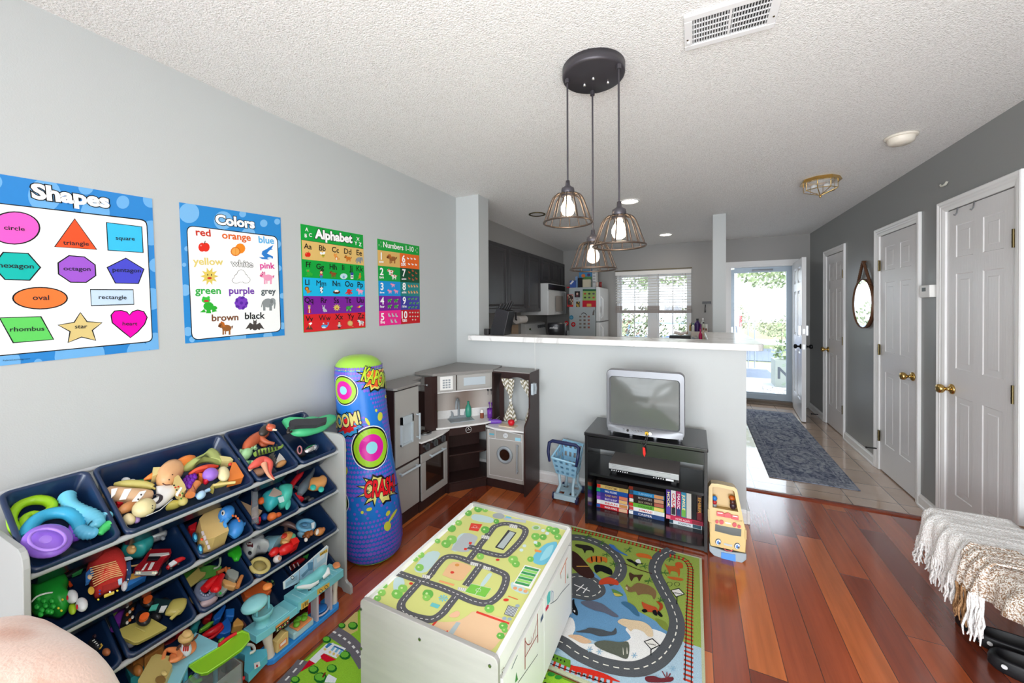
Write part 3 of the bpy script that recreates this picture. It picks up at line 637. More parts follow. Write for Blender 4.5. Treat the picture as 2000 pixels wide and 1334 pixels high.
tag(mb.build('poster','print'),'blue framed Shapes poster with coloured labelled shapes, leftmost on the wall','poster')
# --- Colors
c2=crop(330,380,4.448)
A,mb,_=poster('c',[(350,395),(548,425),(556,655),(362,671)],c2,'','2d8ad2')
for x,y,r in ((175,160,88),(470,225,80),(640,168,30),(823,250,32),(940,235,26),(690,345,60),(935,430,38),(952,640,26),(985,880,24),(985,1140,30),(600,1238,70),(860,1230,40),(200,1260,24),(140,830,50),(155,470,22),(132,610,18),(165,1190,40)):
    A.clip=_; A.ell(x,y,r,r,'79b8ea',1,seg=22); A.clip=None
rrect(A,0,0,0,0,.03,'15181c',2,(150,264),(943,362),(975,1190),(196,1268)); rrect(A,0,0,0,0,.027,'f7f9f9',3,(158,272),(937,369),(968,1184),(203,1260))
A.text('Colors',410,740,255,'ffffff',5,y1=292,out='15181c',outw=.09,bold=.045)
for t,x0,x1,y,y1,c in (('red',235,360,354,364,'c83020'),('orange',462,708,380,402,'e0641e'),('blue',780,910,418,428,'58b4ea'),('yellow',212,468,608,612,'e0cc74'),('pink',792,915,640,644,'e0409a'),('green',228,448,862,862,'35b04a'),('purple',522,738,862,862,'7038a8'),('grey',800,925,862,862,'505a5e'),('brown',372,600,1100,1090,'7a4a30'),('black',660,828,1082,1076,'222426')):
    A.text(t,x0,x1,y,c,5,y1=y1,bold=.022)
A.text('white',540,728,622,'ffffff',5,y1=632,out='555555',outw=.045,bold=.0)
for k,x,y,s in (('apple',303,450,66),('orange',595,480,74),('shark',843,505,66),('sun',350,710,80),('cloud',625,712,84),('pig',850,722,66),('frog',342,955,76),('flower',627,942,64),('elephant',860,945,66),('horse',490,1160,68),('bat',745,1145,72)): icon(A,k,x,y,s,4)
tag(mb.build('poster','print'),'blue framed Colors poster with coloured words and pictures, second from the left','poster')
# --- Alphabet
c3=crop(570,420,5.559)
A,mb,_=poster('a',[(587,437),(709,459),(714,640),(593,650)],c3,'','12a23c')
rows=[((105,268),(776,368),(783,548),(113,478),'e2bc70'),((113,478),(783,548),(790,716),(118,676),'12a23c'),((118,676),(790,716),(794,886),(124,878),'18b6e6'),((124,878),(794,886),(797,1054),(128,1080),'7a1c98'),((128,1080),(797,1054),(799,1218),(130,1276),'d81e26')]
for a,b,c,d,col in rows: A.poly([a,b,c,d],col,1)
A.line([(105,268),(776,368)],.002,'222222',2)
A.text('Alphabet',256,652,248,'ffffff',4,y1=302,out='15181c',outw=.09,bold=.045)
for t,x,y in (('A',160,175),('B',150,242),('C',200,236),('X',716,280),('Y',694,324),('Z',740,338)): A.textc(t,x,y,38,'ffffff',4,bold=.02)
LT=[[('Aa',172,362,'apple',172,425),('Bb',330,382,'bee',332,430),('Cc',472,400,'cat',478,455),('Dd',605,418,'dog',608,470),('Ee',730,432,'elephant',728,485)],
[('Ff',178,560,'frog',184,625),('Gg',306,582,'girl',318,638),('Hh',448,586,'hamster',446,640),('Ii',556,592,'igloo',562,650),('Jj',640,600,'jar',652,655),('Kk',736,606,'kangaroo',735,660)],
[('Ll',165,752,'lion',170,812),('Mm',318,762,'mouse',320,815),('Nn',482,766,'nest',484,825),('Oo',620,772,'octopus',618,828),('Pp',742,778,'pig',738,828)],
[('Qq',184,945,'queen',188,1022),('Rr',348,948,'rabbit',350,1018),('Ss',482,948,'sun',486,1005),('Tt',610,948,'turtle',620,1005),('Uu',740,946,'umbrella',738,1005)],
[('Vv',190,1148,'volcano',190,1205),('Ww',356,1138,'whale',358,1195),('Xx',512,1128,'boy',514,1190),('Yy',638,1122,'yoyo',632,1175),('Zz',748,1115,'zebra',748,1165)]]
for r in LT:
    for t,x,y,k,ix,iy in r:
        A.textc(t,x,y+6,58,'161616',4,bold=0 if t[0] in 'MWK' else .012); icon(A,k,ix,iy,42,3)
tag(mb.build('poster','print'),'Alphabet poster in five coloured bands under a green title','poster')
# --- Numbers
A,mb,_=poster('n',[(737,466),(819,481),(820.5,629),(741,636)],c3,'','12a23c')
def band(x0,x1,i,col):
    L=[(930,378),(935,548),(940,712),(944,876),(946,1040),(949,1204)]; R=[(1380,440),(1382,590),(1384,738),(1386,884),(1388,1024),(1391,1170)]
    p=lambda k,t:(L[k][0]+(R[k][0]-L[k][0])*t,L[k][1]+(R[k][1]-L[k][1])*t)
    A.poly([p(i,x0),p(i,x1),p(i+1,x1),p(i+1,x0)],col,1)
for i,(a,b) in enumerate((('e0b468','ec6a22'),('10a040','0c4a2c'),('1a94dc','148080'),('7a1c98','3a3aa0'),('f02890','c81c24'))): band(0,.535,i,a); band(.535,1,i,b)
A.text('Numbers 1-10',992,1320,348,'ffffff',4,y1=400,bold=.015)
for t,x,y in (('1',965,305),('2',945,335),('3',968,350),('4',1358,372),('5',1342,392),('6',1358,412)): A.textc(t,x,y,18,'ffffff',4)
for t,w,x,y,ww in (('1','one',970,482,16),('2','two',974,650,20),('3','three',978,812,20),('4','four',980,968,22),('5','five',984,1140,20),('6','six',1212,512,19),('7','seven',1216,665,19),('8','eight',1218,812,19),('9','nine',1220,966,19),('10','ten',1222,1120,38)):
    A.textc(t,x,y,76,'ffffff',4,bold=.025); A.text(w,x-24,x+24,y+38,'ffffff',4,bold=.02)
icon(A,'horse',1084,475,60,3)
for x,y in ((1070,615),(1105,665)): icon(A,'cow',x,y,40,3)
for x,y in ((1095,760),(1062,828),(1130,828)): icon(A,'pig',x,y,28,3)
for x,y in ((1060,925),(1130,925),(1060,988),(1132,988)): icon(A,'turtle',x,y,28,3)
for x,y in ((1055,1085),(1094,1085),(1132,1088),(1082,1150),(1124,1150)): icon(A,'rabbit',x,y,24,3)
for x,y in ((1260,470),(1298,473),(1335,476),(1272,532),(1310,535),(1347,538)): icon(A,'duck',x,y,17,3)
for x,y in ((1275,622),(1312,605),(1350,630),(1312,655),(1275,688),(1315,702),(1352,690)): icon(A,'hen',x,y,17,3)
for x in (1270,1300,1330,1358):
    icon(A,'cat',x,772,17,3); icon(A,'cat',x,838,17,3)
for x,y in ((1270,908),(1308,908),(1346,908),(1286,955),(1324,955),(1362,955),(1272,1000),(1308,1000),(1346,1000)): icon(A,'turtle',x,y,16,3)
for x,y in ((1282,1058),(1311,1058),(1340,1058),(1368,1058),(1284,1100),(1312,1100),(1340,1100),(1366,1100),(1311,1135),(1341,1135)): icon(A,'chick',x,y,12,3)
tag(mb.build('poster','print'),'Numbers 1-10 poster in ten coloured panels, smallest-looking at the right end','poster')
# ================================================================ rugs
RZ=.009
def floor_art(z,cr_,mb=None,step=.0004): return plane_art((0,0,z),(1,0,0),(0,1,0),(0,0,1),cr_,step=step,mb=mb)
cR=crop(1020,1020,4.2474)
mb=MB(); X0,X1,Y0,Y1=.93,2.002,-1.522,-.535
mb.box((X0,Y0,.0005),(X1,Y1,RZ),'b9bfa0')
A=floor_art(RZ,cR,mb)
def rect(A,x0,y0,x1,y1,c,l): A.poly([(x0,y0),(x1,y0),(x1,y1),(x0,y1)],c,l,q=False)
rect(A,X0+.012,Y0+.012,X1-.012,Y1-.012,'93a84e',1)
rect(A,X0+.012,Y0+.012,X1-.012,-1.17,'a9c4d4',1.4)
blob=lambda pts,c,l,n=4:A.poly([tuple(p) for p in smooth_pts(pts,n,True)],c,l)
blob([(300,640),(420,500),(560,400),(700,510),(790,500),(860,600),(890,700),(1000,760),(1130,840),(1200,930),(1000,1000),(700,1010),(500,950),(300,900),(200,780)],'6796bd',2)
blob([(860,880),(1050,880),(1205,940),(1190,1020),(1060,1140),(800,1165),(500,1110),(300,1000),(150,930),(230,850),(400,790),(440,880),(420,960),(560,1010),(800,1000),(900,960)],'e6e6e4',2.5)
blob([(1100,800),(1190,830),(1215,900),(1160,880)],'7c8c3c',2.6)
def road(pts,w=.062,l=3,n=6):
    p=smooth_pts(pts,n); A.line(p,w,'55585c',l); A.line(p,.0045,'e8e6dc',l+1,dash=(.022,.018))
road([(330,130),(480,130),(640,180),(770,270),(820,370),(790,460),(700,500)])
road([(300,560),(360,480),(480,450),(600,490),(650,570),(560,620),(420,600),(300,600)],.05)
road([(1240,235),(1140,290),(1100,400),(1160,540),(1240,690),(1285,850),(1240,1010),(1120,1150),(940,1220),(700,1190),(480,1100),(330,1000),(180,950),(60,940)],.066)
blob([(640,520),(650,480),(720,460),(790,490),(795,525),(720,515)],'c4472c',5)
blob([(330,500),(480,465),(590,505),(635,570),(560,605),(420,590),(320,580)],'55585c',2.8); A.line([(430,520),(560,575)],.005,'f0f0f0',5);A.line([(450,575),(510,520)],.005,'f0f0f0',5);A.line([(505,590),(540,545)],.005,'f0f0f0',5)
def rail(pts,n=6,w=.034):
    p=smooth_pts(pts,n); 
    P=[Vector(A.q(*q)) for q in p]; off=.011
    D=0; 
    for i in range(len(P)-1):
        seg=(P[i+1]-P[i]).length; d=(P[i+1]-P[i]).normalized(); nn=Vector((-d.y,d.x)); t=(-D)%.022
        while t<seg:
            c=P[i]+d*t; A.line([c+nn*w/2,c-nn*w/2],.009,'c23a26',4,q=False); t+=.022
        D+=seg
    for s in (1,-1): A.line([p_+Vector((0,0)) for p_ in P],.003,'1c1c1e',4.5,q=False) if False else None
    for s in (1,-1):
        Q=[]
        for i,p_ in enumerate(P):
            d=(P[min(i+1,len(P)-1)]-P[max(i-1,0)]).normalized(); Q.append(p_+Vector((-d.y,d.x))*off*s)
        A.line(Q,.0035,'1c1c1e',5,q=False)
rail([(330,40),(700,125),(1150,240)]); rail([(1230,280),(1340,310),(1390,370),(1395,460),(1385,800),(1380,1100),(1376,1330)])
rail([(60,1080),(300,1180),(520,1260),(760,1340)])
A.poly([(120,1040),(400,1150),(400,1215),(110,1090)],'5f8f2c',6); 
for k in range(9): A.ell(140+k*30,1075+k*12.2,6,9,'1c2418',6.4)
blob([(420,1195),(640,1245),(760,1300),(800,1330),(520,1260),(420,1235)],'cc2f22',6)
for k in range(6): A.ell(470+k*45,1262+k*16,9,9,'202020',6.6)
def beast(pts,c,l=7,extra=()):
    blob(pts,c,l,3)
    for i,(q,cc) in enumerate(extra): blob(q,cc,l+.4+.2*i,3)
# animals
beast([(445,185),(500,190),(560,200),(595,225),(590,260),(580,240),(560,235),(530,240),(520,262),(500,225),(470,215),(440,200)],'2a2622')
beast([(530,320),(570,290),(620,285),(700,300),(700,340),(670,325),(640,340),(600,330),(570,345)],'c8702c',7,[([(570,295),(580,290),(585,330),(575,330)],'1c1814'),([(610,290),(620,290),(622,330),(612,330)],'1c1814'),([(650,295),(658,295),(660,330),(652,330)],'1c1814')])
beast([(595,370),(620,355),(680,365),(740,395),(745,440),(700,430),(650,410),(615,425),(600,400)],'16181c')
blob([(340,250),(430,245),(520,330),(600,440),(560,470),(480,440),(400,360)],'3c2420',6,3); A.line([(450,370),(555,370)],.006,'c8984a',7.4)
beast([(720,185),(760,195),(800,225),(870,275),(860,280),(790,250),(740,215)],'3f6fb4',7,[([(760,200),(800,225),(870,275),(800,235)],'7aa04a')])
beast([(945,265),(1000,262),(1060,280),(1075,310),(1020,300),(960,290)],'cc6a2c')
beast([(865,310),(900,312),(940,335),(1010,345),(960,355),(950,370),(920,345),(885,330)],'15171a',7,[([(940,320),(970,310),(985,345),(950,340)],'e8e8e8')])
A.line([(845,345),(960,395),(1075,430)],.006,'4a2c24',6.5)
beast([(895,420),(930,440),(1000,440),(990,460),(970,495),(955,460),(925,465),(905,495),(885,440)],'4a3426')
beast([(865,520),(900,545),(950,510),(1040,525),(1105,570),(1110,620),(1090,645),(1070,610),(1000,600),(960,610),(940,580),(890,585),(862,560)],'7f6444',7,[([(855,550),(875,570),(870,540)],'c8b898')])
beast([(1180,345),(1210,365),(1290,375),(1310,410),(1300,460),(1285,420),(1235,410),(1225,440),(1205,395)],'b8602c'); beast([(1270,345),(1300,335),(1330,350),(1330,385),(1280,380)],'c0572c')
beast([(1200,455),(1270,460),(1335,475),(1320,490),(1240,478)],'c0622e')
for x in (1222,1284): A.line(ellp(x,518,22,17,14),.0022,'15181a',7,closed=True)
for sx,sy,tt in ((1290,590,'JUNGLE'),(1075,1015,'TUNDRA')):
    A.poly([(sx-60,sy-22),(sx+10,sy-40),(sx+60,sy+12),(sx-15,sy+38)] if sx>1200 else [(sx-68,sy-22),(sx+5,sy-48),(sx+70,sy+12),(sx-5,sy+50)],'16181a',7)
    A.poly([(sx-50,sy-18),(sx+8,sy-32),(sx+50,sy+10),(sx-13,sy+30)] if sx>1200 else [(sx-56,sy-18),(sx+3,sy-38),(sx+58,sy+10),(sx-5,sy+40)],'e4e2dc',7.5)
    A.text(tt,sx-36,sx+34,sy+4,'1b1b1b',8,y1=sy+16,bold=.03); A.line([(sx-6,sy+32),(sx-8,sy+95)],.004,'15181a',7)
beast([(990,665),(1025,680),(1080,700),(1110,710),(1130,740),(1150,790),(1110,760),(1060,750),(1030,745),(1005,715)],'b8502c',7,[([(1110,660),(1160,680),(1165,720),(1130,745),(1140,700)],'a04424'),([(990,735),(1020,725),(1040,745),(1010,755)],'16171a'),([(1080,740),(1110,735),(1120,780),(1090,770)],'16171a'),([(1130,740),(1165,780),(1150,792),(1120,765)],'16171a')])
beast([(310,640),(360,640),(400,665),(430,640),(435,680),(460,740),(455,780),(400,740),(350,700),(325,670)],'14171c',7,[([(340,690),(420,720),(360,710)],'f0f0f0'),([(425,735),(440,740),(435,755)],'f0f0f0')])
beast([(485,665),(560,655),(660,680),(730,730),(800,785),(760,790),(680,755),(600,735),(520,700)],'5f6474',7,[([(500,680),(560,690),(640,730),(560,715)],'9fa4ae')])
beast([(820,670),(870,665),(940,710),(975,785),(930,770),(890,730),(850,700)],'3f6c8c'); 
beast([(240,790),(330,775),(390,770),(380,810),(340,850),(260,830)],'474a54')
beast([(790,830),(830,805),(900,815),(1000,830),(1070,880),(1085,950),(1040,950),(1000,910),(930,890),(900,910),(870,880),(830,860)],'dcc6a4',7)
beast([(440,915),(520,895),(560,880),(660,895),(740,915),(775,880),(780,930),(720,945),(640,950),(560,925)],'4c5258')
beast([(600,1005),(680,985),(800,1000),(880,1000),(885,1100),(860,1140),(780,1110),(700,1080),(620,1040)],'5c6156',7,[([(835,1040),(842,1100),(836,1100)],'e8e4d8'),([(868,1040),(874,1095),(866,1095)],'e8e4d8')])
beast([(380,945),(470,940),(560,985),(570,1005),(500,1010),(430,975)],'d8b492')
beast([(740,560),(790,575),(840,610),(780,620)],'5f8a4a',7,[([(760,590),(830,612),(775,618)],'cabd5a')])
beast([(200,830),(260,850),(295,920),(240,900)],'5f6258')
beast([(1020,1290),(1090,1280),(1150,1300),(1250,1290),(1230,1330),(1050,1334)],'6a2c34',7); 
for a,b in ((1160,1240),(1200,1250),(1230,1260)): A.line([(1200,1310),(a,b)],.004,'7a3038',7.2)
random.seed(3)
for x,y in ((660,180),(540,120),(700,270),(1050,490),(1180,425),(1150,650),(880,230),(760,350),(1230,310),(1010,370)):
    for k in range(6):
        a=2*PI*k/6+random.random(); A.line([(x,y),(x+38*math.cos(a),y+26*math.sin(a))],.004,'3f6c34',6.2)
for x,y in ((1250,1220),(930,1110),(640,1080),(560,1060),(1120,1290),(290,1070),(200,1020)):
    for k in range(3):
        a=PI*k/3; A.line([(x-26*math.cos(a),y-26*math.sin(a)),(x+26*math.cos(a),y+26*math.sin(a))],.003,'8fb4cc',6.2)
tag(mb.build('rug','pile'),'world-animals play rug with road, railway and blue sea, in front of the television stand','rug')
# second rug
cR2=crop(540,1170,8.133); mb=MB(); X0,X1,Y0,Y1=.533,2.05,-2.62,-1.535
mb.box((X0,Y0,.0005),(X1,Y1,RZ),'6a8a30'); A=floor_art(RZ,cR2,mb); rect(A,X0+.008,Y0+.008,X1-.008,Y1-.008,'8fc436',1)
A.poly([(960,490),(1140,585),(1290,500),(1290,200),(1250,215)],'cdbc74',2)
road_=lambda pts,w:(A.line(smooth_pts(pts,5),w,'6d6a72',3),A.line(smooth_pts(pts,5),.008,'e8e8e8',4,dash=(.018,.016)))
road_([(900,520),(1060,620),(1180,720),(1300,860),(1420,1050)],.055); road_([(420,980),(300,1130),(120,1320),(0,1450)],.05)
A.poly([(520,975),(620,1025),(370,1170)],'c8102c',4); A.poly([(520,975),(790,720),(905,700),(905,760),(660,990),(620,1030)],'e8ecf2',4)
A.poly([(765,870),(910,712),(1105,790),(950,950)],'e8ecf2',4.5); A.poly([(700,910),(755,870),(950,970),(800,1012),(715,960)],'d0142c',5)
for k in range(3):
    x,y=910+k*60,790+k*28; A.poly([(x,y-40),(x+34,y-26),(x-20,y+45),(x-52,y+30)],'78b4d8',5); A.ell(x-60,y+62,20,24,'dcc87c',5.5,.6)
A.poly([(835,700),(890,722),(800,790),(770,770)],'3f7ab8',5); A.ell(770,808,22,20,'dcc87c',5.4); A.poly([(920,745),(1075,815),(1065,835),(910,765)],'2f68a8',5)
def bush(x,y,r): A.ell(x,y,r,r*.8,'1f6a28',4,seg=9); A.ell(x-r*.1,y-r*.12,r*.75,r*.55,'6ab83c',5,seg=9)
for x,y,r in ((800,650,70),(1040,430,60),(1090,900,90),(590,1130,85),(880,1110,85),(300,1290,75),(700,1260,110),(1215,430,80)): bush(x,y,r)
A.poly([(720,1250),(760,1180),(790,1175),(745,1260)],'7a3020',7); A.poly([(830,1200),(960,1270),(930,1340),(760,1334),(800,1240)],'e4eaf0',5)
# stretch of the same rug seen right of the table
A.cr=crop(1020,1020,4.2474); A.poly([(20,1230),(150,1240),(200,1300),(60,1330)],'2a3038',5)
for k in range(9): A.ell(40+k*30,1305+k*7,12,8,'1a1a1a' if k%2 else 'd8c050',6)
for x,y in ((170,1240),(240,1265),(300,1290)): bush2=A.ell(x,y,32,18,'2f8a30',5,seg=9)
tag(mb.build('rug','pile'),'bright green town play rug with red-roofed church, under the near end of the play table','rug')
# ================================================================ play table
mat('pale_wood','a4a29e',.45,var=.05,vscale=5,bump=.05,bscale=6,stretch=(1,8,8)); mat('white_board','f0f0ee',.35)
TX0,TX1,TY0,TY1,TZ=.908,1.452,-1.967,-1.225,.42
tb=thing('play_table','pale wooden activity table with a printed road map top and drawers, centre of the room','table',((TX0+TX1)/2,(TY0+TY1)/2,.012))
def endp(y0,y1):
    r=.02; pr=[(TX0,.0145),(TX1,.0145)]+[(TX1-r+r*math.cos(a),TZ-r+r*math.sin(a)) for a in (0,.4,.8,1.2,PI/2)]+[(TX0+r-r*math.cos(a),TZ-r+r*math.sin(a)) for a in (PI/2,1.2,.8,.4,0)]
    return MB().prism([(x,0,z) for x,z in pr],(0,y0,0),(0,y1,0),'d8d0c2')
e=endp(TY0,TY0+.016).build('end_panel','pale_wood',tb,bevel=.002)
cT=crop(680,970,3.6644); 
for x,y in ((93,803),(95,1085),(513,1020),(1015,1210)):
    p=PY(*cT(x,y),TY0); MB().cyl(p,p-Vector((0,.0025,0)),.005,seg=12).build('screw','satin_metal',e)
endp(TY1-.016,TY1).build('end_panel','pale_wood',tb,bevel=.002)
MB().box((TX0+.004,TY0+.016,.33),(TX0+.018,TY1-.016,.415)).build('rail','white_board',tb); MB().box((TX1-.018,TY0+.016,.355),(TX1-.002,TY1-.016,.412)).build('rail','white_board',tb)
MB().box((TX0+.002,TY0+.016,.03),(TX0+.016,TY1-.016,.33)).build('side_panel','white_board',tb)
mb=MB(); TT=.402; mb.box((TX0+.018,TY0+.016,.39),(TX1-.018,TY1-.016,TT-.001),'f2f2ee')
A=plane_art((0,0,TT-.001),(1,0,0),(0,1,0),(0,0,1),cT,mb=mb)
rect(A,TX0+.026,TY0+.022,TX1-.024,TY1-.018,'d8dc86',1)
bl_=lambda pts,c,l,n=3:A.poly([tuple(p) for p in smooth_pts(pts,n,True)],c,l)
LB='c4dede'
for q in ([(905,125),(1035,155),(1020,190),(890,165)],[(790,280),(850,262),(880,300),(830,380),(740,385)],[(570,400),(660,410),(560,540),(470,520)],[(1180,610),(1290,680),(1260,700),(1170,660)],[(1000,555),(1030,560),(970,640),(945,635)],[(330,590),(390,580),(400,640),(330,680)]): bl_(q,LB,2)
A.poly([(880,190),(960,200),(930,250),(862,240)],'e0402c',3); A.line([(880,222),(940,228)],.0015,'ffffff',4); A.line(ellp(908,218,14,8,12),.0012,'ffffff',4,closed=True)
bl_([(830,265),(920,285),(915,320),(860,395),(745,385),(745,370)],'b8c0c4',3); bl_([(1040,125),(1090,120),(1120,140),(1100,160),(1040,150)],'a8b0b4',3); A.poly([(1110,150),(1275,170),(1270,190),(1120,170)],'c0c8cc',3); A.poly([(1130,140),(1170,150),(1165,160),(1125,152)],'6ec0dc',4)
A.poly([(866,325),(888,328),(880,345),(862,342)],'e03828',4); A.poly([(832,368),(854,370),(846,386),(828,384)],'e03828',4)
# map roads
def mroad(pts,closed=False,w=.030,n=4):
    p=smooth_pts(pts,n,closed); p=p+[p[0]] if closed else p
    A.line(p,w,'5c5c60',4); A.line(p,.0022,'f2f2ee',5,dash=(.0105,.0085))
mroad([(1060,210),(1130,195),(1230,215),(1270,245),(1240,310),(1160,395),(1110,425),(1000,405),(930,375),(990,290),(1030,235)],True)
mroad([(930,370),(870,445)]); mroad([(860,360),(930,375)])
mroad([(590,560),(640,490),(700,435),(780,435),(880,470),(950,490),(1060,530),(1130,575),(1100,680),(1030,750),(960,765),(870,740),(780,700),(660,650),(520,605),(360,550)])
mroad([(950,490),(840,640)]); mroad([(520,605),(440,690),(380,770),(400,830),(500,870),(600,880),(670,840),(720,780),(780,705)]); mroad([(590,560),(540,610)])
for x,y,a in ((1185,215,.2),(985,292,-.6),(905,485,.3),(995,515,.3),(560,575,-.6),(815,665,-.6)):
    q=[(x-28,y-16),(x+28,y-4),(x+22,y+18),(x-34,y+6)]; A.poly(q,'e6e6e2',5.6)
    for k in range(4): A.line([(x-24+k*14,y-13+k*3),(x-30+k*14,y+5+k*3)],.0018,'8a8a8c',6)
A.poly([(1145,240),(1205,260),(1110,385),(1050,365)],'3a3c40',4); A.poly([(1158,250),(1195,262),(1110,375),(1065,362)],'b8c4c4',5)
bl_([(750,470),(880,500),(850,560),(800,605),(690,570),(680,550)],'edc090',4); A.ell(780,492,16,10,'e09a50',5); A.ell(745,545,14,9,'e04030',5)
A.poly([(880,625),(1025,660),(980,725),(835,685)],'7cc84a',4); A.line([(880,625),(1025,660),(980,725),(835,685)],.0014,'f4f4f0',5,closed=True); A.line(ellp(932,672,18,12,14),.0012,'f4f4f0',5,closed=True); A.line([(952,643),(908,705)],.0012,'f4f4f0',5)
A.poly([(1265,490),(1380,520),(1305,665),(1178,630)],'f4f4ee',4)
for k in range(7):
    t0=k/7; A.poly([(1268-t0*78,500+t0*125),(1368-t0*78,525+t0*125),(1358-t0*78,540+t0*125),(1258-t0*78,515+t0*125)],'3f9a5c' if k%2==0 else '98dc70',5)
for k in range(3): A.ell(1195+k*37,658+k*11,15,11,'ecaa78',5)
bl_([(1400,350),(1450,330),(1495,330),(1480,400),(1420,480),(1370,490),(1325,470),(1330,420)],'6fc4de',4); bl_([(1420,370),(1470,350),(1440,430),(1370,460)],'9adbea',5); A.poly([(1335,380),(1385,390),(1380,405),(1335,395)],'f09a50',6)
def tree_(x,y,r,c='7cc456'): bl_([(x-r,y),(x-r*.6,y-r*.7),(x,y-r*.8),(x+r*.8,y-r*.6),(x+r,y+r*.2),(x+r*.4,y+r*.8),(x-r*.5,y+r*.7)],c,5,2); A.ell(x-r*.2,y-r*.1,r*.25,r*.2,'cfeaa0',5.5)
for x,y,r in ((1060,180,24),(980,240,36),(1340,288,36),(1395,292,30),(1355,345,28),(945,430,32),(1180,455,42),(1200,485,34),(1305,450,28),(510,510,36),(570,700,46),(560,725,34),(350,700,48),(390,660,40),(1010,805,42),(740,310,44),(700,340,40),(640,320,24),(520,420,30),(480,450,24),(240,690,34),(210,730,30),(260,640,26),(1110,930,38),(1090,1000,34),(1120,960,26),(450,875,20),(930,90,34),(860,120,30),(790,190,28),(740,230,36),(980,95,26),(1480,250,38),(1440,235,30),(1500,290,30)): tree_(x,y,r*.85,random.choice(('7cc456','8ccc5c','6ab84e')))
for x,y in ((1262,355),(1240,385),(1345,225),(1395,245),(1425,265),(1340,330)): A.ell(x,y,14,11,'d8ecec',5.5)
A.ell(1345,225,32,18,'c8dcc8',5); A.ell(1345,225,20,11,'8cc070',5.6)
bl_([(700,900),(790,890),(860,850),(920,825),(1160,905),(1080,1040),(1000,1110),(880,1060),(640,960),(600,935),(640,900)],'edc8a0',3)
A.poly([(605,935),(640,895),(625,885),(595,925)],'e04030',4); A.poly([(920,820),(1155,905),(1150,918),(915,835)],'e04030',4); A.poly([(775,900),(805,905),(745,1000),(710,985)],'b4c4c8',4); A.poly([(694,965),(716,960),(712,985),(690,985)],'e85038',5)
bl_([(730,845),(780,820),(800,840),(780,865),(730,865)],'efc09c',4)
A.poly([(1145,780),(1215,800),(1180,865),(1115,845)],'3c4450',5)
for k in range(8): A.line([(1152+k*9,785+k*2.6),(1122+k*9,845+k*2.6)],.0022,'dfe6ea',6)
A.line([(1145,715),(1215,740)],.004,'e87048',5); A.ell(1130,742,20,10,'e03828',5); A.ell(450,625,14,9,'d83828',5); A.ell(1070,455,14,8,'d83828',5)
for x,y in ((1118,875),(1155,880),(1212,785)): A.ell(x,y,16,12,'9fb4c0',5)
A.poly([(600,760),(660,780),(640,805),(585,785)],'6ec4c4',5)
for k in range(8): a=2*PI*k/8; A.poly([(680,730),(680+34*math.cos(a),730+25*math.sin(a)),(680+34*math.cos(a+.4),730+25*math.sin(a+.4))],'78cce0',5.2)
for k in range(3): A.poly([(655+k*36,600+k*10),(690+k*36,610+k*10),(682+k*36,622+k*10),(648+k*36,612+k*10)],'f0a870',5)
mb.build('table_top','print_matte',tb,label='printed road map board')
# drawers on the right side
cS=crop(960,1060,4.87)
for k,(a,b) in enumerate(((TY0+.03,(TY0+TY1)/2-.002),((TY0+TY1)/2+.002,TY1-.02))):
    mb=MB(); mb.box((TX1-.016,a,.035),(TX1+.001,b,.335),'f0f0ee'); mb.box((TX0+.05,a+.02,.04),(TX1-.016,b-.02,.295),'6a5a4c')
    mb.box((TX0+.05,a+.02,.05),(TX0+.06,b-.02,.325),'e8e4da'); mb.box((TX0+.06,a+.02,.05),(TX1-.016,a+.03,.325),'e8e4da'); mb.box((TX0+.06,b-.03,.05),(TX1-.016,b-.02,.325),'e8e4da')
    A=plane_art((TX1+.001,0,0),(0,1,0),(0,0,1),(1,0,0),cS,mb=mb)
    if k==0:
        A.line([(318,905),(318,1205)],.006,'a04038',2); A.line([(437,675),(440,950)],.006,'a04038',2); A.line([(318,1090),(440,870)],.004,'a04038',2)
        A.line(smooth_pts([(318,930),(345,970),(375,950),(400,880),(437,720)],4),.003,'a04038',2)
        for x in (335,355,375,395,415): A.line([(x,960-(x-335)*1.7),(x,1060-(x-335)*1.7)],.0015,'a04038',2)
        A.line([(190,1200),(245,1070)],.004,'4a6068',2); A.poly([(222,1334),(235,1230),(250,1300)],'3f8a4a',2); A.line([(90,1290),(105,1240),(95,1210),(120,1185)],.0025,'6a5048',2)
        A.line([(250,1334),(440,1060)],.0025,'505050',2)
    else:
        A.line([(705,190),(702,385)],.007,'d86a2c',2); A.line([(652,300),(720,140)],.006,'d86a2c',2); A.line([(655,300),(660,340)],.004,'8a4a30',2)
        A.poly([(525,520),(540,470),(560,455),(555,560),(530,600)],'5cc4c4',2); A.line([(562,560),(572,455),(585,470),(582,560)],.004,'2f78c0',2); A.poly([(512,625),(530,590),(545,590),(540,620),(515,655)],'d82848',2)
        A.poly([(465,725),(490,665),(492,710),(466,765)],'4a5a78',2); A.line(smooth_pts([(560,580),(620,540),(660,480),(740,390)],3),.003,'4a5560',2); A.poly([(718,340),(725,285),(730,335)],'3f8a4a',2)
    mb.build('drawer','print_matte',tb,label='white drawer front printed with bridges' if k==0 else 'white drawer front printed with a crane and city')
random.seed(5)
for k,(y,c,d) in enumerate(((-1.90,'3a4a30','dark green'),(-1.80,'b89878','tan'),(-1.71,'8a9aa8','grey blue'),(-1.56,'c0785a','brick coloured'),(-1.46,'d0a080','peach'),(-1.35,'6a4a3a','brown'))):
    mb=MB(); mb.box((1.30,y-.03,.0),(1.42,y+.03,.05),c,M=Matrix.Translation((0,0,.2955)))
    mb.M=None; o=mb.build('toy_block','plastic',bevel=.006); tag(o,d+' toy block seen through the gap above the drawers of the play table','toy block','toy blocks stored in the play table drawers')
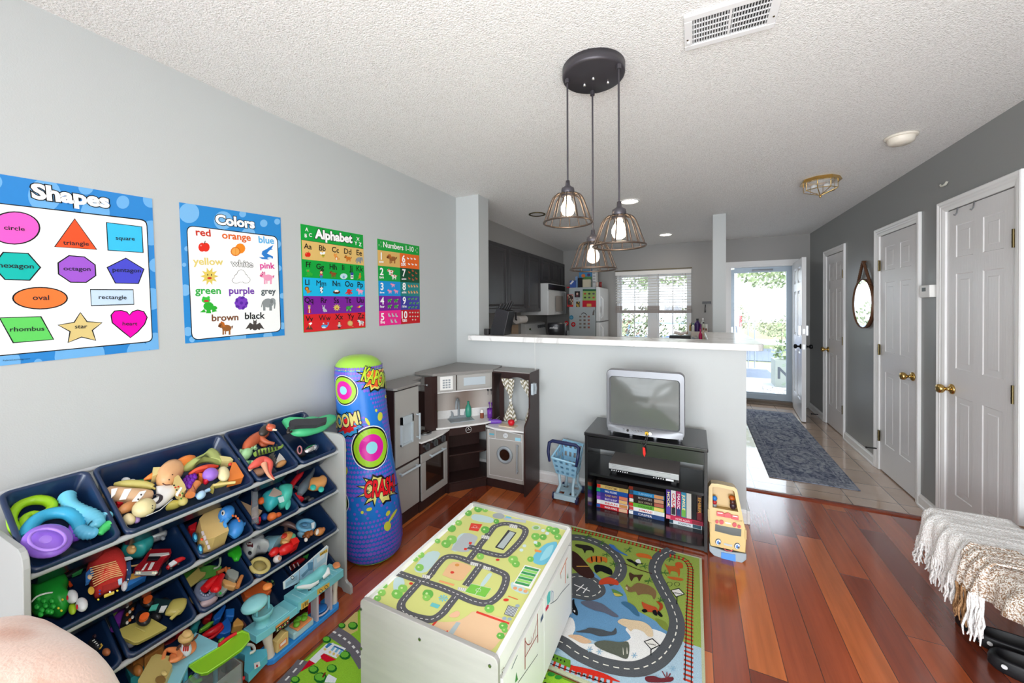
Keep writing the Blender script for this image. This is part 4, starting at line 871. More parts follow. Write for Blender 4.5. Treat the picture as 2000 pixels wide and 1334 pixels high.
# ================================================================ toy rack on the left wall
mat('rack_grey','aeb0ae',.45); mat('rod_grey','b4b7ba',.35); 
def binmat():
    m,n,L,b=newmat('navy_plastic'); b.inputs['Base Color'].default_value=lin('12284c'); b.inputs['Roughness'].default_value=.3; b.inputs['Coat Weight'].default_value=.3
    tc=N(n,'ShaderNodeTexCoord'); no=N(n,'ShaderNodeTexNoise',i_Scale=14,i_Detail=2); L.new(tc.outputs['Object'],no.inputs[0])
    mx=N(n,'ShaderNodeMixRGB'); mx.inputs[1].default_value=lin('0e2142'); mx.inputs[2].default_value=lin('153258'); L.new(no.outputs[0],mx.inputs[0]); L.new(mx.outputs[0],b.inputs['Base Color'])
binmat()
RY0,RY1=-2.59,-1.56
rack=thing('toy_rack','grey four-tier toy storage rack with tilted navy bins along the left wall','rack',(.2,(RY0+RY1)/2,0))
prof=[(.03,.0),(.03,.79),(.33,.795),(.352,.79),(.368,.775),(.374,.75),(.374,.062),(.385,.05),(.405,.046),(.413,.036),(.413,0),(.36,0),(.35,.015),(.10,.015),(.09,0)]
for y0,y1 in ((RY0-.0,RY0+.014),(RY1-.014,RY1)):
    o=MB().prism([(x,0,z) for x,z in prof],(0,y0,0),(0,y1,0)).build('side_panel','rack_grey',rack,bevel=.002)
for z in (.705,.505,.305,.11):
    MB().cyl((.325,RY0+.014,z),(.325,RY1-.014,z),.0095,seg=14).build('rod','rod_grey',rack)
    MB().cyl((.062,RY0+.014,z+.172),(.062,RY1-.014,z+.172),.0085,seg=10).build('rod','rod_grey',rack)
def rloop(y0,y1,v0,v1,r):
    P=[]; 
    for cy,cv,a0 in ((y1-r,v1-r,0),(y0+r,v1-r,PI/2),(y0+r,v0+r,PI),(y1-r,v0+r,1.5*PI)):
        for k in range(5): a=a0+PI/2*k/4; P.append((cy+r*math.cos(a),cv+r*math.sin(a)))
    return P
def make_bin(y0,y1,zf,label,rowname):
    F=Vector((.342,0,zf+.016)); v=Vector((-.255,0,.168)); Lv=v.length; v=v/Lv; w=Vector((-v.z*-1*-1,0,0)); w=Vector((v.z,0,-v.x)); w.normalize()
    if w.z<0: w=-w
    mb=MB(); P=lambda y,a,d:F+Vector((0,y,0))+v*a+w*d
    def loop(ins,d,r=.022): return [P(y,a,d) for y,a in rloop(y0+ins,y1-ins,ins,Lv-ins,max(r-ins*.3,.008))]
    Ls=[loop(.0015,-.014),loop(0,-.006),loop(.003,0),loop(.009,.001),loop(.013,-.004),loop(.03,-.10),loop(.036,-.105)]
    vs=sum(Ls,[]); n=len(Ls[0]); fs=[]
    for k in range(len(Ls)-1): fs+=[(k*n+i,k*n+(i+1)%n,(k+1)*n+(i+1)%n,(k+1)*n+i) for i in range(n)]
    fs.append(tuple((len(Ls)-1)*n+i for i in range(n))); mb.add(vs,fs,'16305c',True)
    Ls=[loop(.0015,-.014),loop(.010,-.014),loop(.026,-.106),loop(.034,-.109)]; vs=sum(Ls,[]); fs=[]
    for k in range(len(Ls)-1): fs+=[(k*n+i,(k+1)*n+i,(k+1)*n+(i+1)%n,k*n+(i+1)%n) for i in range(n)]
    fs.append(tuple((len(Ls)-1)*n+i for i in range(n))[::-1]); mb.add(vs,fs,'16305c',True)
    o=mb.build('storage_bin','navy_plastic'); tag(o,label,'storage bin','navy bins hanging in the toy rack'); return o
ZF=(.705,.505,.305,.11)
BINS=[[(-2.574,-2.383,'holding rings and tubes, top left corner of the rack'),(-2.377,-1.978,'large, full of play food, top tier'),(-1.972,-1.783,'of dinosaurs on the top tier'),(-1.777,-1.578,'holding green foam masks, top right corner of the rack')],
[(-2.574,-2.183,'large, with the red soft truck, second tier'),(-2.177,-1.983,'with the beige bus and blue dinosaur'),(-1.977,-1.783,'with the turquoise toy truck'),(-1.777,-1.578,'with the toy sword and shark, second tier right end')],
[(-2.574,-2.383,'third tier left end, half hidden by the pink blanket'),(-2.377,-2.183,'with the monster truck and khaki plates'),(-2.177,-1.983,'with red binoculars and grey tyre, third tier'),(-1.977,-1.578,'large, with the grey shark puppet, third tier right end')],
[(-2.574,-2.383,'bottom tier left end behind the pink blanket'),(-2.377,-1.983,'large, of coloured building bricks on the bottom tier'),(-1.977,-1.783,'with the orange lid, behind the airport set'),(-1.777,-1.578,'bottom right corner of the rack, behind the picture board')]]
for r,row in enumerate(BINS):
    for y0,y1,d in row: make_bin(y0,y1,ZF[r],'navy plastic bin '+d,r)
# ================================================================ toys
cA=crop(0,900,4.167); cB=crop(180,830,6.0625); cC=crop(430,780,4.448); cD=crop(180,1000,4.167); cE=crop(340,1040,4.536)
class TP:
    def __init__(s,cr_,zf,tilt=.5,x0=.325,dz=-.014): s.cr=cr_; s.p0=Vector((x0,0,zf+dz)); s.n=Vector((tilt,0,1)).normalized()
    def p(s,x,y,h=0): u,v=s.cr(x,y); r=hit(u,v,s.p0+s.n*h,s.n); return r
    def sc(s,x,y):
        a=s.p(x,y); u0,_=s.cr(0,0); u1,_=s.cr(1,0); return (a-CAM).dot(FW)/F_PX*(u1-u0)
    def ball(s,mb,x,y,rx,ry,col,ang=0,h=0,k=.85,seg=16,rings=10,pw=1):
        q=s.sc(x,y); c=s.p(x,y,h+min(rx,ry)*q*.5); ca,sa=math.cos(ang),math.sin(ang)
        A=s.p(x+rx*ca,y+rx*sa,0)-s.p(x,y,0); B_=s.p(x-ry*sa,y+ry*ca,0)-s.p(x,y,0)
        # limit foreshortening stretch
        for V_,L_ in ((A,rx),(B_,ry)):
            if V_.length>L_*q*1.35: V_*=L_*q*1.35/V_.length
        mb.ell(c,A,B_,s.n*min(A.length,B_.length)*k,col,seg,rings,pw)
    def tube(s,mb,pts,r,col,h=0,closed=False,seg=10,sm=0,hs=None):
        rs=r if isinstance(r,(list,tuple)) else [r]*len(pts)
        if sm: 
            P=smooth_pts([(a,b,c) for (a,b),c in zip(pts,rs)],sm,closed); pts=[(p.x,p.y) for p in P]; rs=[p.z for p in P]
        q=s.sc(*pts[0]); hh=hs or [h]*len(pts)
        mb.tube([s.p(x,y,(hh[i] if i<len(hh) else h)+rr*q*.6) for i,((x,y),rr) in enumerate(zip(pts,rs))],[rr*q for rr in rs],col,seg,closed=closed)
    def slab(s,mb,pts,th,col,h=0,sm=0):
        if sm: pts=[tuple(p) for p in smooth_pts(pts,sm,True)]
        P=[s.p(x,y,h) for x,y in pts]; mb.prism(P,(0,0,0),s.n*th,col)
    def dome(s,mb,pts,th,col,h=0,sm=3):
        if sm: pts=[tuple(p) for p in smooth_pts(pts,sm,True)]
        cx=sum(p[0] for p in pts)/len(pts); cy=sum(p[1] for p in pts)/len(pts); vs=[];n=len(pts)
        prof_=[(.86,0),(1,.3),(.97,.6),(.8,.88),(.45,1)]
        for k,z in prof_: vs+=[s.p(cx+(x-cx)*k,cy+(y-cy)*k,0)+s.n*(h+th*z) for x,y in pts]
        vs.append(s.p(cx,cy,0)+s.n*(h+th)); fs=[]
        ar=sum((vs[i]-vs[0]).cross(vs[(i+1)%n]-vs[0]).dot(s.n) for i in range(n)); 
        for r in range(len(prof_)-1): fs+=[(r*n+i,r*n+(i+1)%n,(r+1)*n+(i+1)%n,(r+1)*n+i) for i in range(n)]
        r=len(prof_)-1; fs+=[(r*n+i,r*n+(i+1)%n,len(vs)-1) for i in range(n)]; fs.append(tuple(range(n-1,-1,-1)))
        if ar<0: fs=[f[::-1] for f in fs]
        mb.add(vs,fs,col,True)
    def boxq(s,mb,a,b,c,col,th,h=0):
        """box from three crop corners (origin, end of side 1, end of side 2)"""
        d=(b[0]+c[0]-a[0],b[1]+c[1]-a[1]); s.slab(mb,[a,b,d,c],th,col,h)
    def disc(s,mb,x,y,r,th,col,h=0,seg=20): 
        q=s.sc(x,y); c=s.p(x,y,h); mb.cyl(c,c+s.n*th,r*q,col,seg)
def toy(name,label,fn,t,cat='toy',m='plastic',group=None,bevel=0,parts=None):
    mb=MB(); fn(t,mb)
    if parts:
        n=len(mb.v); loc=Vector((sum(p.x for p in mb.v)/n,sum(p.y for p in mb.v)/n,min(p.z for p in mb.v)))
        root=thing(name,label,cat,loc,group); mb.build('body',m,root,bevel=bevel)
        for pn,pm,pf,*pl in parts:
            b=MB(); pf(t,b); b.build(pn,pm,root,label=pl[0] if pl else None)
        return root
    o=mb.build(name,m,bevel=bevel); return tag(o,label,cat,group)
t1a=TP(cA,ZF[0]); t1b=TP(cB,ZF[0]); t1c=TP(cC,ZF[0]); t2a=TP(cA,ZF[1]); t2d=TP(cD,ZF[1]); t2c=TP(cC,ZF[1]); t2b=TP(cB,ZF[1]); t3d=TP(cD,ZF[2]); t3e=TP(cE,ZF[2]); t3c=TP(cC,ZF[2]); t4d=TP(cD,ZF[3]); t4e=TP(cE,ZF[3])
# ---- bin A: rings and tubes
toy('swim_ring','lime green ring at the back of the top left bin',lambda t,m:t.tube(m,[(95,470),(150,370),(270,320),(390,330),(425,385),(330,440),(270,430),(200,470),(215,560),(180,600),(130,570)],[30,36,40,38,34,26,24,28,34,30,32],'9fd420',closed=True,sm=3,seg=14,h=.01),t1a,'ring')
toy('toy_ring','small orange ring behind the blue arch in the top left bin',lambda t,m:t.tube(m,[(250,490),(280,440),(330,425),(350,450),(300,480)],16,'e8662c',closed=True,sm=3),t1a,'ring')
toy('swim_ring','sky blue arch-shaped ring across the top left bin',lambda t,m:t.tube(m,[(210,620),(240,540),(330,460),(450,425),(560,430),(630,490),(640,560)],[40,48,50,48,48,46,36],'38a8d0',sm=4,seg=14,h=.02),t1a,'ring')
def f(t,m): t.ball(m,385,650,205,130,'9468d8',-.18,h=.035,k=.42,seg=28); t.tube(m,ellp(385,640,150,88,24),10,'a880e4',closed=True,h=.085); t.ball(m,375,638,60,34,'a880e4',-.18,h=.07,k=.3)
toy('flying_disc','purple translucent disc with an embossed face, front of the top left bin',f,t1a,'disc')
def f(t,m): t.dome(m,[(560,540),(620,530),(660,590),(655,650),(580,680),(530,700)],.03,'8a4cd0')
toy('scoop','violet scoop behind the purple disc','' or f,t1a,'scoop')
def rib(path,r,col,n=16):
    def g(t,m):
        P=smooth_pts([(a,b,c) for (a,b),c in zip(path,r)],6); 
        t.tube(m,[(p.x,p.y) for p in P],[p.z*(1.07 if i%2 else .93) for i,p in enumerate(P)],col,seg=16,h=.02)
    return g
for path,r,c,lab in (([(545,285),(570,350),(640,400),(740,450),(790,500),(760,530)],[50,42,44,50,50,30],'6cc4e0','longest pale blue corrugated tube in the top left bin'),([(870,450),(830,480),(790,520)],[42,30,30],'7ccce4','short flared blue tube at the right of the top left bin'),([(890,520),(850,550),(810,590)],[36,30,26],'4cd070','green flared tube end in the top left bin'),([(760,590),(700,590),(650,560)],[42,44,40],'5cb4d8','pale blue tube end facing out beside the purple disc')):
    toy('pop_tube',lab,rib(path,r,c),t1a,'tube',group='corrugated pop tubes in the top left bin')
# ---- bin B: play food
food=lambda n,l,f_:toy(n,l,f_,t1b,'toy food',group='play food in the large top bin')
food('toy_carrot','long orange toy carrot at the back of the play food',lambda t,m:t.tube(m,[(1200,385),(1120,420),(980,490),(800,560),(680,620),(612,650)],[26,58,50,36,28,10],'f08a3c',seg=14,sm=3,h=.03))
food('toy_sausage','brown toy sausage half hidden behind the carrot',lambda t,m:t.ball(m,1140,470,120,52,'b87a5c',-.5,h=.02))
food('toy_lettuce','pale green toy cabbage leaf behind the red pepper',lambda t,m:(t.dome(m,[(1300,440),(1400,360),(1500,440),(1520,540),(1380,490),(1240,520),(1160,600),(1050,620),(1060,560),(1180,500)],.035,'b8c474',h=.02)))
food('toy_pear_slice','yellow-green toy slice with a red tip',lambda t,m:(t.slab(m,[(1480,430),(1620,450),(1650,480),(1600,500),(1520,500)],.03,'d8cc88',h=.02),t.ball(m,1632,465,24,20,'e8503c',h=.03)))
food('toy_pepper','red wrinkled toy pepper',lambda t,m:(t.tube(m,[(1150,590),(1230,550),(1330,515),(1420,500),(1490,490)],[20,38,42,34,14],'e0442c',sm=3,h=.035),t.tube(m,[(1170,570),(1260,520),(1360,500)],[10,22,18],'e85a3c',sm=3,h=.055)))
food('toy_eggplant','purple toy half aubergine',lambda t,m:t.ball(m,1400,585,92,62,'9a6cd0',-.1,h=.045))
food('toy_egg','cream toy egg at the right of the play food',lambda t,m:t.ball(m,1555,580,82,72,'e4d8a8',1.2,h=.04))
food('toy_cheese','orange toy cheese wedge in the right corner',lambda t,m:t.slab(m,[(1640,510),(1680,510),(1775,670),(1760,695),(1590,740),(1600,640)],.03,'f08638',h=.01,))
food('toy_grapes','bunch of glossy purple toy grapes',lambda t,m:[t.ball(m,x,y,30,27,'6a1aa0',h=.03+.01*((i*7)%3),seg=10,rings=7) for i,(x,y) in enumerate([(1130,620),(1175,610),(1215,620),(1100,655),(1145,655),(1190,655),(1075,695),(1120,695),(1165,690),(1075,735),(1115,735),(1150,725),(1100,765),(1210,600)])])
food('toy_potato','large tan smiling toy potato',lambda t,m:(t.dome(m,[(760,640),(850,570),(950,545),(1030,570),(1060,640),(1010,720),(920,800),(820,830),(740,790),(730,700)],.06,'dca878',h=.015),t.tube(m,[(835,692),(870,710),(920,708)],6,'5a2c18',h=.079,sm=3),t.ball(m,912,648,9,7,'5a2c18',h=.078),t.ball(m,952,588,9,6,'5a2c18',h=.072)))
food('toy_corn','pale yellow toy corn cob',lambda t,m:(t.tube(m,[(262,700),(380,695),(520,700),(640,715),(720,735)],[18,40,46,42,30],'c8be6c',seg=14,sm=4,h=.025),t.tube(m,[(700,735),(750,760)],[14,10],'c0b05c',h=.03)))
food('toy_banana','cream toy banana piece beside the potato',lambda t,m:t.slab(m,[(700,590),(800,585),(820,610),(740,680),(690,700)],.035,'dcca88',h=.02))
food('toy_bread','tan toy baguette with white stripes and a printed face',lambda t,m:(t.tube(m,[(185,790),(300,820),(450,840),(600,845),(690,830)],[64,80,86,82,56],'dcb48c',seg=16,sm=4,h=.01),[t.slab(m,q,.004,'f4f0ec',h=.072) for q in ([(225,770),(300,755),(270,830),(225,870)],[(380,770),(465,765),(400,880),(320,890)],[(560,800),(640,785),(600,850),(540,905),(470,910)])],t.ball(m,580,825,9,9,'181818',h=.076),t.ball(m,545,880,10,9,'181818',h=.076)))
food('toy_steak','red toy slice under the baguette',lambda t,m:t.slab(m,[(250,915),(380,930),(350,980),(290,990)],.02,'d8202c',h=.0))
food('toy_hot_dog','brown toy frankfurter sausage left of the cream potato',lambda t,m:t.tube(m,[(325,1030),(390,990),(470,950),(530,925)],[38,58,56,34],'c88854',sm=3,seg=14,h=.02))
food('toy_egg','cream toy potato with a tiny face at the front',lambda t,m:(t.ball(m,615,980,142,86,'dccf9c',-.25,h=.035),t.ball(m,715,955,7,7,'222222',h=.085),t.ball(m,712,985,7,7,'222222',h=.082)))
food('toy_onion','beige and violet toy onion at the front left corner',lambda t,m:(t.ball(m,440,1115,78,58,'dccca0',.1,h=.015),t.ball(m,520,1115,52,44,'b090cc',.1,h=.012)))
food('toy_bag','white zip pouch with a dark rainbow print among the food',lambda t,m:(t.dome(m,[(730,820),(960,805),(1005,850),(850,1010),(700,1080),(560,1080),(640,1060),(760,960)],.03,'f0eeec',h=.02,sm=2),[t.tube(m,[(720,840),(760,825-k*2),(800+k*14,840),(790+k*16,890),(750+k*12,930)],6,'3a3038',h=.05,sm=3) for k in range(3)],t.tube(m,[(640,1080),(800,1010),(950,880)],5,'d8d8d8',h=.048)))
food('toy_taco','toy taco with printed red and green filling',lambda t,m:(t.slab(m,[(950,690),(1000,680),(1070,790),(1090,850),(1050,900),(990,870),(940,780)],.035,'d8c07c',h=.025),[t.ball(m,x,y,12,10,c,h=.06,k=.4,seg=8,rings=6) for x,y,c in ((985,740,'c82818'),(1020,730,'c82818'),(1000,770,'2a2a20'),(1040,830,'c82818'),(1070,810,'3a7a2c'),(1055,870,'3a7a2c'),(970,715,'2a2a20'))]))
food('toy_bag_tab','white zip pull sticking up from the pouch',lambda t,m:t.slab(m,[(985,830),(1045,750),(1065,760),(1010,850)],.006,'f2f2f0',h=.07))
food('toy_peanut','orange-brown toy peanut with dark flecks',lambda t,m:(t.tube(m,[(1240,690),(1190,760),(1160,830)],[44,36,46],'d8824c',sm=4,seg=14,h=.035),[t.tube(m,[(1190+k*14,700+k*30),(1200+k*10,730+k*26)],4,'7a3a1c',h=.075) for k in range(3)]))
food('toy_bun','dark red toy half shell',lambda t,m:t.dome(m,[(1290,700),(1400,650),(1540,660),(1530,690),(1400,720),(1330,790),(1285,785)],.03,'c81c34',h=.03))
food('toy_fries','pale yellow toy stick with green tip',lambda t,m:t.tube(m,[(1430,715),(1560,695),(1695,680)],[16,17,16],'d8c47c',h=.05))
food('toy_carrot_stick','bright orange toy strip along the front of the play food',lambda t,m:t.slab(m,[(1240,640),(1330,650),(1300,690),(1250,680)],.03,'f07a30',h=.02))
food('toy_teapot','pale blue toy jug lying at the front',lambda t,m:(t.ball(m,1290,830,60,40,'a8cce8',-.4,h=.03),t.tube(m,[(1330,790),(1390,765)],[18,22],'a8cce8',h=.03),t.ball(m,1225,830,20,18,'4c94d8',h=.03)))
food('toy_pasta','olive green toy ravioli',lambda t,m:(t.slab(m,[(1380,790),(1420,740),(1430,820)],.02,'b8ac58',h=.02),t.dome(m,[(1430,780),(1520,730),(1585,730),(1580,770),(1480,800),(1430,810)],.02,'ccc46c',h=.02)))
food('toy_cucumber','olive toy slice beneath the pouch',lambda t,m:t.dome(m,[(860,1010),(940,950),(1060,960),(1000,1000),(900,1020)],.03,'c8bc5c',h=.0))
food('toy_mushroom','yellow toy half onion at the front',lambda t,m:t.ball(m,1075,905,60,44,'ccc070',-.2,h=.02))
food('toy_marshmallow','white toy lump at the back left of the play food',lambda t,m:(t.ball(m,400,655,56,28,'eceff2',h=.0),t.ball(m,480,665,40,20,'e4e8ec',h=.0)))
food('toy_bean','green toy strip behind the corn',lambda t,m:t.ball(m,600,665,80,16,'2aa04c',h=.0))
food('toy_shell','orange toy shell between pepper and eggplant',lambda t,m:t.ball(m,1290,650,60,36,'f08a3c',h=.01))
food('toy_tortilla','white toy rim of a dish at the front',lambda t,m:t.dome(m,[(1040,870),(1110,840),(1190,880),(1160,890),(1100,860),(1060,885)],.02,'f0f0ee',h=.02,sm=2))
# ---- bin C: dinosaurs
dino=lambda n,l,f_,t=t1c,g='dinosaurs in the top tier':toy(n,l,f_,t,'toy dinosaur',group=g)
def f(t,m):
    t.tube(m,[(210,440),(250,390),(310,340),(380,300),(430,250),(470,240)],[22,44,48,42,34,22],'b85a38',seg=12,sm=3,h=.03)
    t.tube(m,[(350,330),(400,370),(470,385)],[24,18,12],'b45c3c',sm=3,h=.045); t.tube(m,[(340,350),(370,400),(410,395)],[22,16,10],'ac5434',sm=3,h=.03)
    t.ball(m,385,270,52,36,'3a3430',-.6,h=.06,k=.7); t.ball(m,440,245,40,24,'c05a3c',.1,h=.085); t.tube(m,[(455,262),(492,268)],[10,6],'e8dcc8',h=.09); t.ball(m,425,222,14,10,'d06848',h=.1)
dino('toy_dinosaur','rust brown tyrannosaur with open jaws, highest in the dinosaur bin',f)
def f(t,m):
    t.tube(m,[(300,480),(360,455),(430,440),(500,425),(540,405),(530,370)],[20,28,24,16,10,5],'8fae4c',seg=10,sm=4,h=.045)
    for k in range(7):
        x=320+k*28; y=470-k*9; t.tube(m,[(x,y-22),(x+8,y+16)],[7,6],'20261c',h=.062)
dino('toy_dinosaur','green and black striped dinosaur tail in the dinosaur bin',f)
def f(t,m):
    t.ball(m,220,480,66,40,'a8d8a0',-.5,h=.02); 
    for a,b in (((180,440),(165,475)),((270,420),(300,395)),((300,420),(315,385)),((170,500),(160,530)),((230,540),(240,580)),((280,540),(265,600))): t.tube(m,[(a[0]+10,a[1]+10),a,b],[14,12,5],'b4e0ac',h=.035)
    t.ball(m,250,560,44,24,'4c9c70',-.2,h=.01)
dino('toy_dinosaur','pale mint spiky dinosaur in the dinosaur bin',f)
def f(t,m):
    t.tube(m,[(250,600),(310,560),(370,530),(430,560),(430,640),(470,695)],[14,34,36,28,14,6],'d8584c',seg=12,sm=4,h=.05)
    t.tube(m,[(300,560),(260,610),(250,620)],[20,14,8],'e0c0a0',sm=3,h=.04); t.tube(m,[(380,560),(400,620),(430,670),(470,700)],[24,14,10,4],'d89c7c',sm=3,h=.055)
    for k in range(5): t.slab(m,[(420+k*14,500+k*20),(470+k*6,470+k*24),(450+k*8,530+k*18)],.012,'54504c',h=.03)
dino('toy_dinosaur','red and cream dinosaur hanging over the front of the bin',f)
dino('toy_dinosaur','tan dinosaur belly at the front of the dinosaur bin',lambda t,m:t.ball(m,330,635,60,28,'d4a080',-.1,h=.0))
toy('toy_card','white picture card standing in the dinosaur bin',lambda t,m:(t.slab(m,[(515,465),(575,545),(470,570)],.004,'e8e4dc',h=.01),t.ball(m,530,560,50,22,'c89058',-.4,h=.01)),t1c,'card')
# ---- bin D: masks
def f(t,m):
    t.dome(m,[(505,280),(560,275),(620,300),(720,265),(800,262),(850,280),(930,235),(975,240),(975,270),(930,310),(880,350),(800,380),(700,405),(600,400),(550,350)],.05,'4fc486',h=.045,sm=3)
toy('foam_mask','mint green scaly foam dinosaur mask hanging over the top right bin',f,t1c,'mask',bevel=0)
def f(t,m):
    t.slab(m,[(595,215),(640,200),(760,198),(860,190),(915,182),(915,220),(830,250),(700,255),(640,262),(600,260)],.02,'3a3c40',h=.11)
    t.tube(m,[(600,250),(590,290),(620,280)],[14,12,10],'3a3430',sm=3,h=.08)
toy('toy_pad','dark grey ribbed foam strip on top of the green mask',f,t1c,'foam strip')
toy('metal_whisk','shiny metal sieve in the top right bin',lambda t,m:(t.ball(m,790,430,70,34,'b8bcc0',-.35,h=.0,k=.7)),t1c,'sieve','chrome')
toy('toy_ring','dark toy with pink loop under the green mask',lambda t,m:(t.tube(m,ellp(690,440,18,34,12),6,'d89098',closed=True,h=.02),t.ball(m,690,470,60,26,'2a2628',.1,h=-.01)),t1c,'loop')
# ---- row 2: bin E
def f(t,m):
    t.dome(m,[(225,1130),(250,1070),(330,1020),(430,985),(510,1000),(545,1060),(530,1130),(560,1200),(540,1260),(480,1310),(380,1290),(270,1290),(235,1220)],.07,'1f9a34',h=.0,sm=3)
    for x,y in ((310,1120),(355,1140),(370,1180),(300,1190),(340,1215),(420,1140),(430,1185),(390,1225),(330,1250),(415,1230)): t.ball(m,x,y,24,20,'2bb040',h=.058,seg=10,rings=6)
    t.tube(m,[(255,1150),(300,1105),(370,1080),(430,1072)],[6,7,7,6],'e8f0e8',h=.072,sm=3)
root=toy('toy_crocodile','green plastic crocodile toy with bumps, left end of the second tier',f,t2a,'toy animal',parts=[('eye','plastic',lambda t,m:(t.ball(m,585,1105,50,52,'e4e8ec',h=.045),t.ball(m,548,1115,9,20,'c01828',h=.09))),('eye','plastic',lambda t,m:(t.ball(m,665,1170,50,54,'e4e8ec',h=.04),t.ball(m,627,1190,9,20,'c01828',h=.085))),('foot','plastic',lambda t,m:t.ball(m,590,1205,34,46,'a8cc30',.1,h=.03),'lime green foot'),('foot','plastic',lambda t,m:t.ball(m,225,1250,36,34,'a8c430',h=.0),'lime green foot'),('nostril','plastic',lambda t,m:[t.ball(m,x,y,10,9,'f0e040',h=.065) for x,y in ((475,1200),(500,1220),(508,1130))])])
def f(t,m):
    # soft truck: a padded loaf with printed panels
    t.dome(m,[(0,420),(60,395),(150,385),(200,400),(245,450),(262,520),(262,600),(200,660),(60,720),(10,740),(-30,640),(-60,560),(-45,470)],.085,'d83430',h=.0,sm=2)
    for k in range(9): t.tube(m,[(-20+k*4,455+k*19),(100+k*6,425+k*14),(195+k*7,400+k*14)],[3.5,3.5,3.5],'f0c888',h=.088-.002*k,sm=3)
    t.slab(m,[(85,610),(205,575),(215,612),(88,660)],.006,'a02420',h=.083); t.slab(m,[(208,560),(240,548),(240,590),(212,600)],.006,'b8d8f0',h=.083)
    for x,y,c in ((62,640,'3848a0'),(62,665,'3848a0'),(145,650,'f0f0f0'),(205,640,'f0d840'),(50,712,'f0d840')): t.ball(m,x,y,9,8,c,h=.08,k=.4)
    t.slab(m,[(95,685),(175,655),(178,668),(98,700)],.006,'f0d860',h=.07)
root=toy('soft_truck','red padded cloth truck with yellow stripes, leaning out of the second tier',f,t2d,'soft toy','soft_toy',parts=[('wheel','soft_toy',lambda t,m:t.ball(m,262,600,26,44,'e0e4ea',.2,h=.02),'white cloth wheel'),('windscreen','soft_toy',lambda t,m:(t.slab(m,[(-58,520),(-10,470),(10,520),(-30,590),(-56,600)],.012,'2f6ab0',h=.07),t.ball(m,-20,530,18,20,'e8c8a0',h=.078,k=.4),t.ball(m,-8,640,26,32,'d8a840',h=.07,k=.4)),'blue printed window with a driver')])
def f(t,m):
    t.dome(m,[(212,400),(230,340),(290,290),(380,290),(450,300),(480,310),(470,350),(430,390),(400,420),(330,430),(240,420)],.06,'2a9c9c',h=.02)
    t.slab(m,[(260,375),(310,370),(330,385),(270,398)],.004,'c8d0d0',h=.078)
root=toy('toy_helmet','teal toy pirate hat with tan trim in the second tier',f,t2d,'toy hat',parts=[('ornament','plastic',lambda t,m:(t.ball(m,320,305,40,32,'d0a468',h=.07),t.ball(m,335,285,14,10,'e0b478',h=.1)),'tan ornament'),('brim','plastic',lambda t,m:t.tube(m,[(212,425),(320,440),(420,415),(465,365),(488,315),(450,292)],7,'d0a468',sm=3,h=.03),'tan brim')])
root=toy('toy_car','silver toy car upside down at the back of the second tier',lambda t,m:(t.dome(m,[(380,260),(450,225),(520,205),(590,215),(585,250),(520,280),(440,300),(390,290)],.035,'c0c4c8',h=.02)),t2d,'toy car',m='metal_paint',parts=[('wheel','plastic',lambda t,m:t.ball(m,445,275,22,18,'50545c',h=.05)),('wheel','plastic',lambda t,m:t.ball(m,575,212,20,16,'8a9098',h=.04)),('wheel','plastic',lambda t,m:t.ball(m,525,203,16,10,'8a9098',h=.04))])
def f(t,m):
    t.slab(m,[(330,500),(400,430),(440,370),(470,340),(630,335),(635,370),(580,420),(545,480),(530,515),(400,525)],.022,'a81c28',h=.035)
    t.slab(m,[(470,345),(625,335),(628,352),(560,365),(455,372)],.004,'e0e0e0',h=.058); t.slab(m,[(455,375),(555,372),(530,400),(440,405)],.008,'1a1c24',h=.056)
    t.slab(m,[(405,450),(470,410),(535,408),(500,445),(450,470)],.003,'a81c28',h=.058); t.slab(m,[(435,425),(455,415),(420,475),(398,478)],.002,'f0f0f0',h=.061); t.slab(m,[(480,412),(510,412),(480,470),(450,474)],.002,'f0f0f0',h=.061)
    t.slab(m,[(350,490),(520,480),(535,500),(510,520),(340,518)],.006,'b8bcb8',h=.05)
root=toy('toy_car','dark red muscle toy car with white stripes in the second tier',f,t2d,'toy car',m='metal_paint',bevel=.002,parts=[('wheel','plastic',lambda t,m:t.ball(m,548,490,16,30,'1c1c20',.4,h=.03)),('wheel','plastic',lambda t,m:t.ball(m,612,405,12,24,'1c1c20',.4,h=.03)),('grille','plastic',lambda t,m:[t.ball(m,x,495,12,9,'e8e8d0',h=.055,seg=8,rings=6) for x in (365,385,495,515)])])
root=toy('toy_race_car','small red racing toy beside the dark red car',lambda t,m:(t.tube(m,[(610,460),(660,420),(720,385),(755,380)],[14,24,20,8],'c82028',sm=3,h=.03),t.slab(m,[(620,430),(660,400),(690,420),(640,450)],.006,'d0d0d4',h=.05)),t2d,'toy car',parts=[('wheel','plastic',lambda t,m:t.ball(m,640,455,20,16,'18181c',h=.03)),('wheel','plastic',lambda t,m:t.ball(m,700,420,18,14,'18181c',h=.03))])
toy('toy_track','blue toy piece under the red cloth truck',lambda t,m:t.slab(m,[(290,600),(400,550),(430,565),(300,640),(270,650)],.025,'2f78c4',h=.0),t2d)
toy('toy_track','golden yellow toy strip beside the blue piece',lambda t,m:t.slab(m,[(270,585),(300,560),(410,535),(425,555),(330,590),(275,605)],.03,'d8a850',h=.0),t2d)
toy('toy_track','dark blue hinged panel with white rivets between the cloth truck and cars',lambda t,m:(t.slab(m,[(265,465),(300,450),(305,555),(270,570)],.03,'34507c',h=.03),[t.ball(m,x,y,6,6,'e8e8e8',h=.06) for x,y in ((285,470),(292,548))]),t2d)
toy('toy_sticks','orange toy track piece in the dark left part of the second tier',lambda t,m:(t.slab(m,[(365,960),(440,920),(600,850),(560,900),(470,950),(400,1000)],.02,'e85020',h=.0),t.tube(m,[(500,985),(560,990),(580,1020)],10,'e85020',h=.01)),t2a)
